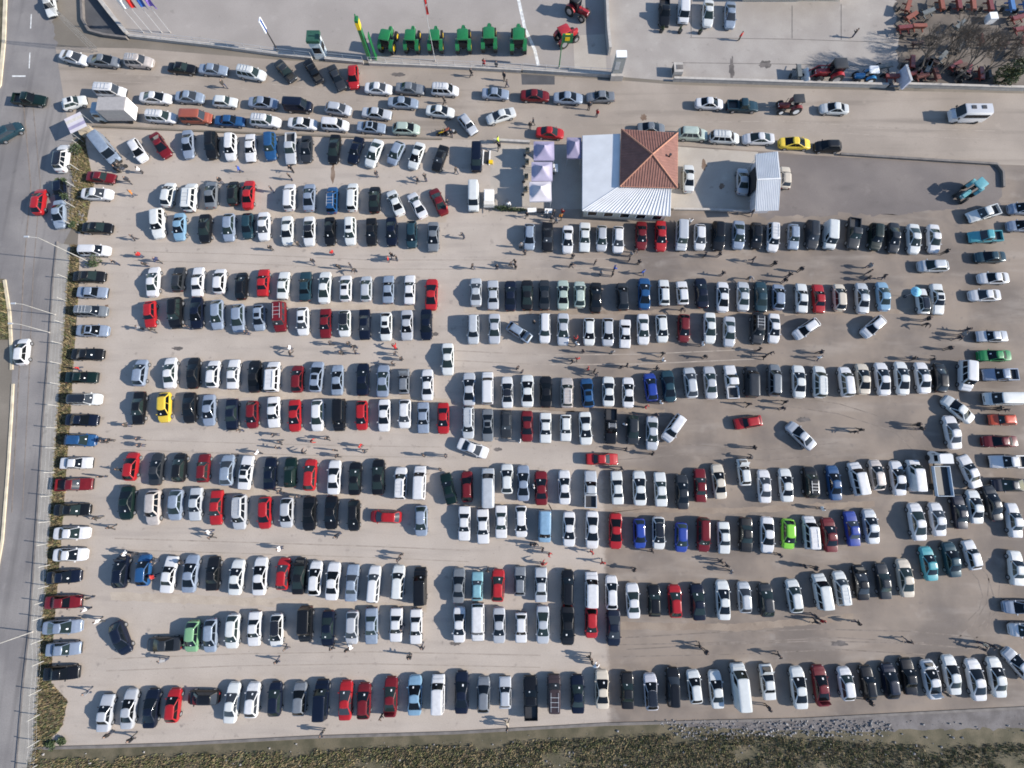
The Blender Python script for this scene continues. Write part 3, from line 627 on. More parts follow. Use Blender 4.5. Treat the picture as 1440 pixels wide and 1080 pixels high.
t = thing('gate_sign', 'tall grey gate sign block beside the concrete pad at the yard corner', 'sign', (*P(866, 108), 0))
b = MB(); b.box((0, .2, 2.0), (1.5, 1.1, 4.0)); b.build('panel', mat('grey_panel', (.33, .33, .31), .6, var=.1), t)
b = MB(); b.box((0, .2, 4.06), (1.6, 1.2, .12)); b.build('cap', M['white'], t)
b = MB(); b.box((0, -.55, .5), (1.9, .5, 1.0)); b.build('plinth', M['wall'], t)
b = MB(); b.box((-.3, -.38, 2.5), (.7, .04, 1.4)); b.build('face_panel', M['metalw'], t)
t = thing('billboard', 'grey free-standing billboard at the end of the machine yard wall', 'billboard', (*P(1262, 118), 0), .15)
b = MB(); b.box((0, 0, 1.3), (.3, 2.8, 1.8)); b.build('panel', mat('billboard_face', (.42, .45, .55), .5, var=.15), t)
for s in (-1, 1):
    b = MB(); b.cyl((0, s, 0), (0, s, .5), .1, n=8); b.build('leg', M['metalw'], t)
b = MB(); b.box((0, 0, 2.24), (.36, 2.86, .08)); b.build('cap', M['metalw'], t)
# pillar at the upper yard gate
t = thing('gate_pillar', 'pale gate wall end with dark plate at the upper yard entrance', 'wall', (*P(948, 103), 0))
b = MB(); b.box((.3, 0, .6), (1.4, 1.7, 1.2)); b.build('wall', M['wall'], t)
b = MB(); b.box((-.42, 0, .75), (.06, 1.2, .8)); b.build('plate', M['dark'], t)
b = MB(); b.box((.5, 0, 1.22), (1.0, .8, .05)); b.build('drain_cover', M['gkerb'], t)
for i, (px, py) in enumerate([(929.5, 45), (955.5, 46), (983.5, 47)]):
    t = thing('planter', ['round dark planter below the black pickup truck', 'round dark planter below the white van in the upper yard', 'round dark planter below the white sedan in the upper yard'][i], 'planter', (*P(px, py), 0), 0, 'planters in the upper yard')
    b = MB(); b.cyl((0, 0, 0), (0, 0, .5), .3, .36, 12); b.build('pot', M['dark'], t)
    leaf_cloud('foliage', [M['leafd']], (0, 0, .75), (.35, .35, .35), 120, t, (.05, .1), 4)

# ---------------------------------------------------------------- market tents and stalls
def tent(x0, y0, x1, y1, h, col, label):
    a, c = at(x0, y0, h), at(x1, y1, h); cx, cy = (a[0] + c[0]) / 2, (a[1] + c[1]) / 2; sx, sy = abs(c[0] - a[0]) / 2, abs(c[1] - a[1]) / 2
    t = thing('market_tent', label, 'tent', (cx, cy, 0), random.uniform(-.02, .02), 'market tents beside the shop')
    bb = MB()
    def f(u, v):
        X, Y = 2 * u - 1, 2 * v - 1; r = max(abs(X), abs(Y)); k = (1 - r)
        return (X * sx, Y * sy, h + 1.25 * k ** 2.1 + .12 * k)
    bb.grid(f, 16, 16); bb.build('canopy', col, t, 50)
    for (p, q) in (((-sx, -sy), (sx, -sy)), ((sx, -sy), (sx, sy)), ((sx, sy), (-sx, sy)), ((-sx, sy), (-sx, -sy))):
        vb = MB(); vb.box(((p[0] + q[0]) / 2, (p[1] + q[1]) / 2, h - .13), (abs(q[0] - p[0]) + .03, abs(q[1] - p[1]) + .03, .26)); vb.build('valance', col, t)
    for X in (-1, 1):
        for Y in (-1, 1):
            lb = MB(); lb.cyl((X * (sx - .08), Y * (sy - .08), 0), (X * (sx - .08), Y * (sy - .08), h), .03, n=6); lb.build('leg', M['metalw'], t)
PUR = mat('purple_canopy', (.29, .26, .37), .75, var=.1, scale=1); PUR2 = mat('lilac_canopy', (.35, .32, .42), .75, var=.1, scale=1); CREAM = mat('white_canopy', (.52, .49, .52), .75, var=.08, scale=1); PUR3 = mat('violet_canopy', (.235, .21, .3), .75, var=.12, scale=1)
tent(750.5, 199, 779.5, 225.5, 2.4, PUR, 'purple market tent nearest the red sedan on the road')
tent(747.5, 228, 777, 254.5, 2.4, PUR2, 'lilac market tent in the middle of the three')
tent(744.5, 255.5, 775.5, 283, 2.4, CREAM, 'white market tent lowest of the three')
tent(797, 193.5, 818, 222, 2.4, PUR3, 'small violet tent against the white lean-to roof')
WOODL = mat('pale_timber', (.38, .32, .24), .8, var=.15)
def table(px, py, lx, ly, rz, label, col):
    t = thing('market_table', label, 'table', (*P(px, py, .4), 0), rz, 'tables at the market tents')
    bb = MB(); bb.box((0, 0, .74), (lx, ly, .05)); bb.build('table_top', col, t)
    for X in (-1, 1):
        for Y in (-1, 1):
            lb = MB(); lb.cyl((X * (lx / 2 - .06), Y * (ly / 2 - .06), 0), (X * (lx / 2 - .06), Y * (ly / 2 - .06), .715), .02, n=6); lb.build('leg', M['metalw'], t)
table(748, 297, 1.3, .7, .05, 'white table leftmost below the white tent', M['white']); table(760, 298, 1.1, .7, 0, 'dark table in the middle below the white tent', M['dark']); table(771, 298, 1.1, .7, -.05, 'white table rightmost below the white tent', M['white'])
table(781, 238, .7, 1.3, 0, 'narrow white table right of the lilac tent', M['white'])
for i, py in enumerate((213, 229, 250, 268)):
    t = thing('planter_box', ['beige planter box beside the purple tent', 'beige planter box between the purple and lilac tents', 'beige planter box beside the lilac tent', 'beige planter box beside the white tent'][i], 'planter', (*P(742 - i, py), 0), 0, 'planter boxes along the tents')
    bb = MB(); bb.box((0, 0, .25), (.6, .8, .5)); bb.build('box', WOODL, t)
    leaf_cloud('foliage', [M['leafm'], M['dry']], (0, 0, .65), (.3, .4, .25), 90, t, (.04, .09), 4)
    t = thing('folding_chair', ['dark chair left of the purple tent', 'dark chair just left of the lilac tent', 'dark chair below the lilac tent edge', 'dark chair left of the white tent'][i], 'chair', (*P(738 - i, py + 8), 0), i, 'chairs along the tents')
    bb = MB(); bb.box((0, 0, .44), (.42, .42, .05)); bb.build('seat', M['dark'], t)
    bb = MB(); bb.box((-.2, 0, .7), (.05, .42, .45)); bb.build('backrest', M['dark'], t)
    for X in (-1, 1):
        for Y in (-1, 1):
            lb = MB(); lb.cyl((X * .18, Y * .18, 0), (X * .18, Y * .18, .415), .015, n=5); lb.build('leg', M['metalw'], t)
t = thing('cargo_trailer', 'small cream cargo trailer beside the white panel van', 'trailer', (*P(688, 283), 0), PI / 2)
CRM = mat('cream_paint', (.62, .58, .52), .5, var=.08)
b = MB(); b.box((0, 0, .62), (2.7, 1.6, .3)); b.build('chassis', M['metalw'], t)
b = MB(); b.box((0, 0, 1.02), (2.6, 1.5, .5), taper=.97); b.build('box', CRM, t)
b = MB(); b.box((.2, 0, 1.3), (1.7, 1.3, .06)); b.build('lid', M['white'], t)
b = MB(); b.cyl((-1.3, 0, .5), (-2.1, 0, .5), .05, n=6); b.build('drawbar', M['dark'], t)
for s in (-1, 1):
    b = MB(); b.cyl((0, s * .72, .3), (0, s * .9, .3), .3, n=14); b.build('wheel', M['rubber'], t)
t = thing('sandwich_board', 'dark mat framed in white and yellow beside the navy van', 'sign', (*P(684, 222), 0), -.05)
b = MB(); b.box((0, 0, .04), (.75, 2.0, .08)); b.build('panel', M['dark'], t)
for s in (-1, 1):
    b = MB(); b.box((s * .5, 0, .06), (.16, 2.5, .12)); b.build('frame_rail', M['white'], t)
b = MB(); b.box((.75, -.8, .15), (.6, .6, .3)); b.build('crate', YEL, t)
t = thing('parasol', 'light blue round parasol beside the white saloon with open boot', 'parasol', (*P(1272, 417), 0))
b = MB(); bl = mat('parasol_blue', (.2, .5, .66), .7, var=.1)
b.loft([[(r * math.cos(a * PI / 8), r * math.sin(a * PI / 8), z) for a in range(16)] for r, z in ((.75, 2.0), (.5, 2.25), (.25, 2.38), (.02, 2.42))], caps=False); b.build('canopy', bl, t)
b = MB(); b.cyl((0, 0, 0), (0, 0, 2.4), .025, n=6); b.build('pole', M['metalw'], t)
b = MB(); b.cyl((0, 0, 0), (0, 0, .1), .25, n=12); b.build('base', M['dark'], t)

# ---------------------------------------------------------------- cars
PAINT = dict(W=(.53, .535, .54), S=(.42, .435, .46), g=(.17, .185, .205), G=(.03, .034, .04), K=(.006, .0065, .008), B=(.016, .065, .17), N=(.006, .010, .024), c=(.27, .075, .05), L=(.235, .285, .36), R=(.31, .014, .018), M=(.12, .008, .012), Y=(.62, .44, .05), E=(.5, .45, .37), T=(.018, .048, .066), V=(.004, .014, .012), b=(.17, .285, .39), r=(.018, .045, .24), q=(.065, .28, .32), v=(.01, .2, .06), O=(.5, .07, .03), l=(.2, .5, .05), f=(.15, .29, .16), P=(.37, .43, .38), a=(.2, .37, .42), D=(.04, .028, .03), w=(.53, .535, .54), y=(.42, .43, .46), C=(.4, .37, .34))
PM = {}
def paint(c, k):
    if (c, k) not in PM:
        r = random.Random(ord(c) * 7 + k); q = r.uniform(.9, 1.08); col = [max(.004, v * q * r.uniform(.985, 1.015)) for v in PAINT[c]]
        metal = .2 if c in 'SgGLNPaTC' else 0.0
        m = mat(f'car_paint_{c}{k}', col, .30 + .06 * k, metal, .3, var=(.02 if c in 'WwSyE' else .05) + .03 * k, scale=2.2, spec=.3)
        PM[(c, k)] = m
    return PM[(c, k)]
DUMMY = mat('paint_base', (.5, .5, .5), .4, var=0)
# type -> length, half width, roof height, belt height, x fractions: windscreen base/top, roof rear, rear glass base
TYPES = {
 's0': (4.45, .865, 1.43, .93, .262, .055, -.13, -.318), 's1': (4.35, .83, 1.40, .92, .225, .075, -.155, -.285), 's2': (4.6, .89, 1.45, .95, .275, .045, -.115, -.345),
 'h0': (3.95, .85, 1.47, .94, .285, .08, -.32, -.452), 'h1': (3.75, .80, 1.42, .92, .205, .075, -.34, -.44), 'h2': (4.15, .88, 1.5, .96, .285, .065, -.30, -.45),
 'e0': (4.35, .86, 1.62, .97, .275, .13, -.42, -.475), 'e1': (4.4, .87, 1.82, 1.05, .30, .19, -.46, -.485),
 'u0': (4.4, .91, 1.70, 1.05, .235, .10, -.38, -.455), 'v0': (4.35, .88, 1.85, 1.08, .345, .215, -.485, -.492), 'v1': (5.0, .95, 2.1, 1.18, .36, .24, -.487, -.493),
 'p0': (4.9, .88, 1.68, 1.0, .20, .09, -.10, -.135)}
def car_proto(key):
    L, w, hR, zb, wb, wt, rt, rb = TYPES[key]; k = key[0]; boxy = key in ('s1', 'h1', 'e1', 'v0', 'v1', 'p0')
    zr = {'s': zb + .03, 'p': .80}.get(k, zb + .02)
    fw = (.86, .93) if boxy else (.66, .82)
    nose = .72 if not k == 'v' else .95
    bed = k == 'p'
    tab = [(-.5, fw[0] + .04, zr - .17, .36), (-.487, fw[1] + .02, zr - .06, .30), (-.46, .955 if boxy else .91, zr - .03, .25), (-.41, .985 if boxy else .965, zr - .01, .22), (-.30, 1, zr, .2), (0, 1, zb, .2), (wb, 1, zb - .0, .2),
           (lerp(wb, .5, .5), .985, lerp(zb, nose, .38), .2), (.42, .95 if not boxy else .98, nose + .05, .21), (.46, .895 if not boxy else .96, nose + .01, .25), (.487, fw[1], nose - .06, .29), (.5, fw[0], nose - .15, .34)]
    if bed: tab = [(-.16, .98, zb, .25), (-.1, 1, zb, .25)] + tab[5:]
    tab.sort()
    def sec(fx):
        s, zt, z0 = plerp(tab, fx); W = w * s; x = fx * L
        half = [(0, z0), (W * .82, z0), (W * .96, z0 + .12), (W * 1.0, z0 + (zt - z0) * .5), (W * .985, zt - .16), (W * .93, zt - .05), (W * .80, zt), (W * .42, zt + .022), (0, zt + .03)]
        return [(x, y, z) for y, z in half] + [(x, -y, z) for y, z in half[-2:0:-1]]
    xs = sorted({t[0] for t in tab} | ({.35, .12, -.2} if not bed else {.35, .12}))
    def top(fx, v):                                       # body top surface, v in -1..1
        s, zt, z0 = plerp(tab, fx); W = w * s; a = abs(v)
        return zt + .03 - .03 * min(1, a / .8) ** 2 if a < .8 else zt - .05 * (a - .8) / .13
    # cabin surfaces; t 0 at the belt .. 1 at the roof edge
    yb, yr = w * .92, w * (.69 if k not in 'v' and not key == 'e1' else .84)
    if k == 'p': yr = w * .76
    zB = zb - .02; zT = hR - .07
    bul = .13 if not boxy else .06
    yw = lambda t: lerp(yb, yr, t ** 1.15)
    def front(t, s, o=0): return (lerp(wb * L, wt * L, t) + bul * (1 - s * s) - .04 * abs(s) ** 6 + o * .8, s * yw(t), lerp(zB, zT, t) + o * .6)
    def rear(t, s, o=0): return (lerp(rb * L, rt * L, t) - bul * .6 * (1 - s * s) + .03 * abs(s) ** 6 - o * .85, s * yw(t), lerp(zB if k != 's' else zr - .02, zT, t) + o * .5)
    def side(t, u, sg, o=0):
        f, r = front(t, 1), rear(t, 1); return (lerp(r[0], f[0], u), sg * (yw(t) + .012 * math.sin(PI * u) + o), lerp(zB, zT, t) + o * .3)
    def ring(t):
        out = [front(t, s) for s in (-.97, -.7, -.35, 0, .35, .7, .97)]
        out += [side(t, u, 1) for u in (.94, .75, .5, .25, .06)]
        out += [rear(t, s) for s in (.97, .7, .35, 0, -.35, -.7, -.97)]
        out += [side(t, u, -1) for u in (.06, .25, .5, .75, .94)]
        return out
    parts = []
    B = MB(); B.loft([sec(x) for x in xs])
    B.loft([ring(t) for t in (0, .33, .66, 1)], caps=False)
    parts.append(('body', B.mesh('body', [DUMMY], 38), (0, 0, 0)))
    R = MB(); r1 = ring(1.0); cx = (wt + rt) / 2 * L
    def shr(f, z): return [(cx + (x - cx) * f, y * f, z) for x, y, _ in r1]
    R.loft([r1, shr(.985, hR - .035), shr(.93, hR - .005), shr(.6, hR + .015), shr(.2, hR + .022)], caps=False); n = len(r1); R.f.append(tuple(range(4 * n, 5 * n))); R.m.append(0)
    parts.append(('roof', R.mesh('roof', [DUMMY], 45), (0, 0, 0)))
    # bonnet, hinged at its rear edge
    hx = (wb + .012) * L if k != 'v' else (wb + .02) * L; f1 = .462
    def bon(u, v):
        fx = lerp(hx / L, f1, u); s = plerp(tab, fx)[0]; V = (2 * v - 1) * .80
        return (fx * L - hx, V * w * s, top(fx, V) + .012 - top(hx / L, 0))
    b_ = MB(); b_.grid(bon, 6, 6, flip=False)
    parts.append(('bonnet', b_.mesh('bonnet', [DUMMY], 60), (hx, 0, top(hx / L, 0))))
    if k == 's':
        tx = (rb - .012) * L
        def boot(u, v):
            fx = lerp(tx / L, -.478, u); s = plerp(tab, fx)[0]; V = (2 * v - 1) * .78
            return (fx * L - tx, V * w * s, top(fx, V) + .012 - top(tx / L, 0))
        b_ = MB(); b_.grid(boot, 4, 6, flip=True); parts.append(('boot_lid', b_.mesh('boot_lid', [DUMMY], 60), (tx, 0, top(tx / L, 0))))
    G = [M['glass']]
    g = MB(); g.grid(lambda u, v: front(lerp(.02, .985, v), lerp(-.92, .92, u), .014), 8, 4); parts.append(('windscreen', g.mesh('windscreen', G, 60), (0, 0, 0)))
    for s0, s1, t0, t1 in ((-.36, -.12, .32, .52), (.08, .30, .22, .40)):
        g = MB(); g.grid(lambda u, v: front(lerp(t0, t1, v), lerp(s0, s1, u), .024), 2, 2); parts.append(('sale_notice', g.mesh('sale_notice', [M['white']], 60), (0, 0, 0)))
    lo = .06 if k in 'seh' else .3
    if k == 'v': lo = .35
    g = MB(); g.grid(lambda u, v: rear(lerp(lo, .97, v), lerp(-.88, .88, u), .014), 6, 3, flip=True); parts.append(('rear_window', g.mesh('rear_window', G, 60), (0, 0, 0)))
    us = {'s': ((.08, .48), (.505, .95)), 'h': ((.06, .48), (.505, .95)), 'e': ((.05, .30), (.34, .62), (.66, .94)), 'u': ((.05, .28), (.32, .60), (.64, .93)), 'v': ((.74, .95),), 'p': ((.12, .88),)}[k]
    for sg in (1, -1):
        for u0, u1 in us:
            g = MB(); g.grid(lambda u, v: side(lerp(.10, .94, v), lerp(u0, u1, u), sg, .014), 4, 3, flip=sg > 0); parts.append(('side_window', g.mesh('side_window', G, 60), (0, 0, 0)))
    wr = .31 if k in 'she' else .36; wh = MB()
    wh.cyl((0, -.1, 0), (0, .1, 0), wr, n=16); wh.cyl((0, .1, 0), (0, .108, 0), wr * .62, n=12, mi=1); wh.cyl((0, -.108, 0), (0, -.1, 0), wr * .62, n=12, mi=1)
    wm = wh.mesh('wheel', [M['rubber'], M['rim']], 40)
    for fx in (.315 if k != 'v' else .33, -.30):
        for sg in (1, -1): parts.append(('wheel', wm, (fx * L, sg * (w - .085), wr)))
    for sg in (1, -1):
        hl = MB(); s = plerp(tab, .468); z = s[1] - .05
        hl.loft([[(.445 * L, sg * w * s[0] * f, z + .055 + dz) for f, dz in ((.62, -.09), (.62, 0), (.97, -.02), (.99, -.09))], [(.492 * L, sg * w * s[0] * f, z - .03 + dz) for f, dz in ((.5, -.09), (.5, 0), (.86, -.015), (.88, -.09))]])
        parts.append(('headlight', hl.mesh('headlight', [M['lamp']]), (0, 0, 0)))
        tl = MB()
        if bed: tl.box((-.5 * L - .0, sg * w * .84, .78), (.06, .12, .2))
        else:
            zt_ = (zr if k == 's' else zb) - .24; sa, sb = plerp(tab, -.499)[0], plerp(tab, -.47)[0]
            tl.loft([[(-.503 * L, sg * w * sa * .62, z), (-.503 * L, sg * w * sa * .95, z), (-.47 * L, sg * (w * sb * 1.0 + .006), z), (-.47 * L, sg * w * .6, z)] for z in (zt_ - (.1 if k == 's' else .2), zt_ + .06)])
        parts.append(('tail_light', tl.mesh('tail_light', [M['tail']]), (0, 0, 0)))
        mr = MB(); mr.box(((wb - .045) * L, sg * (w * .93 + .075), zb + .03), (.11, .19, .11), taper=.9); parts.append(('mirror', mr.mesh('mirror', [DUMMY if not boxy else M['plastic']]), (0, 0, 0)))
    gr = MB(); gr.box((.497 * L, 0, nose - .23), (.05, w * .9, .13)); parts.append(('grille', gr.mesh('grille', [M['plastic']]), (0, 0, 0)))
    bp = MB(); bp.loft([[(.505 * L, w * fw[0] * f, z), (.507 * L + .02, w * fw[0] * f, z), (.507 * L + .02, w * fw[0] * f, z + .15), (.505 * L, w * fw[0] * f, z + .15)] for f, z in ((-1.0, .36), (-.6, .36), (.6, .36), (1.0, .36))]); parts.append(('bumper', bp.mesh('bumper', [DUMMY if not boxy else M['plastic']]), (0, 0, 0)))
    bp = MB(); bp.loft([[(-.502 * L, w * fw[0] * f, z), (-.507 * L - .02, w * fw[0] * f, z), (-.507 * L - .02, w * fw[0] * f, z + .15), (-.502 * L, w * fw[0] * f, z + .15)] for f, z in ((-1.03, .38), (-.6, .38), (.6, .38), (1.03, .38))]); parts.append(('bumper', bp.mesh('bumper', [DUMMY if not boxy else M['plastic']]), (0, 0, 0)))
    if bed:
        cb = MB(); x0, x1 = -.5 * L, -.165 * L; xc, xl = (x0 + x1) / 2, x1 - x0
        cb.box((xc, 0, .55), (xl, w * 1.8, .3), mi=0); cb.box((xc, 0, .712), (xl - .16, w * 1.62, .02), mi=1)
        for sg in (1, -1): cb.box((xc, sg * w * .9, .86), (xl, .12, .36))
        cb.box((x0 + .05, 0, .86), (.1, w * 1.68, .36)); cb.box((x1 - .03, 0, .86), (.06, w * 1.68, .36))
        parts.append(('cargo_bed', cb.mesh('cargo_bed', [DUMMY, M['dark']]), (0, 0, 0)))
    return parts
PROTO = {k: car_proto(k) for k in TYPES}
NAME = dict(s='sedan', h='hatchback', e='estate_car', u='off_road_car', v='van', p='pickup_truck')
CAT = dict(s='car', h='car', e='car', u='car', v='van', p='pickup')
RN = {'LA': 'first row of the left block', 'LB': 'second row of the left block', 'LC': 'third row of the left block', 'LD': 'fourth row of the left block', 'LE': 'fifth row of the left block', 'LF': 'sixth row of the left block', 'LG': 'seventh row of the left block', 'LH': 'eighth row of the left block', 'LI': 'ninth row of the left block', 'LJ': 'tenth row of the left block', 'LK': 'eleventh row of the left block', 'LL': 'twelfth row of the left block', 'Ra': 'first row of the right block', 'Rb': 'second row of the right block', 'Rc': 'third row of the right block', 'Rd': 'fourth row of the right block', 'Re': 'fifth row of the right block', 'Rf': 'sixth row of the right block', 'Rg': 'seventh row of the right block', 'Rh': 'eighth row of the right block', 'Ri': 'ninth row of the right block', 'Rj': 'tenth row of the right block', 'Rk': 'short slanted row by the right edge', 'WC': 'column along the grass strip', 'EC': 'column along the right edge', 'N1': 'uppermost roadside queue', 'N2': 'middle roadside queue', 'N3': 'lowest roadside queue', 'NE': 'roadside queue right of the building'}
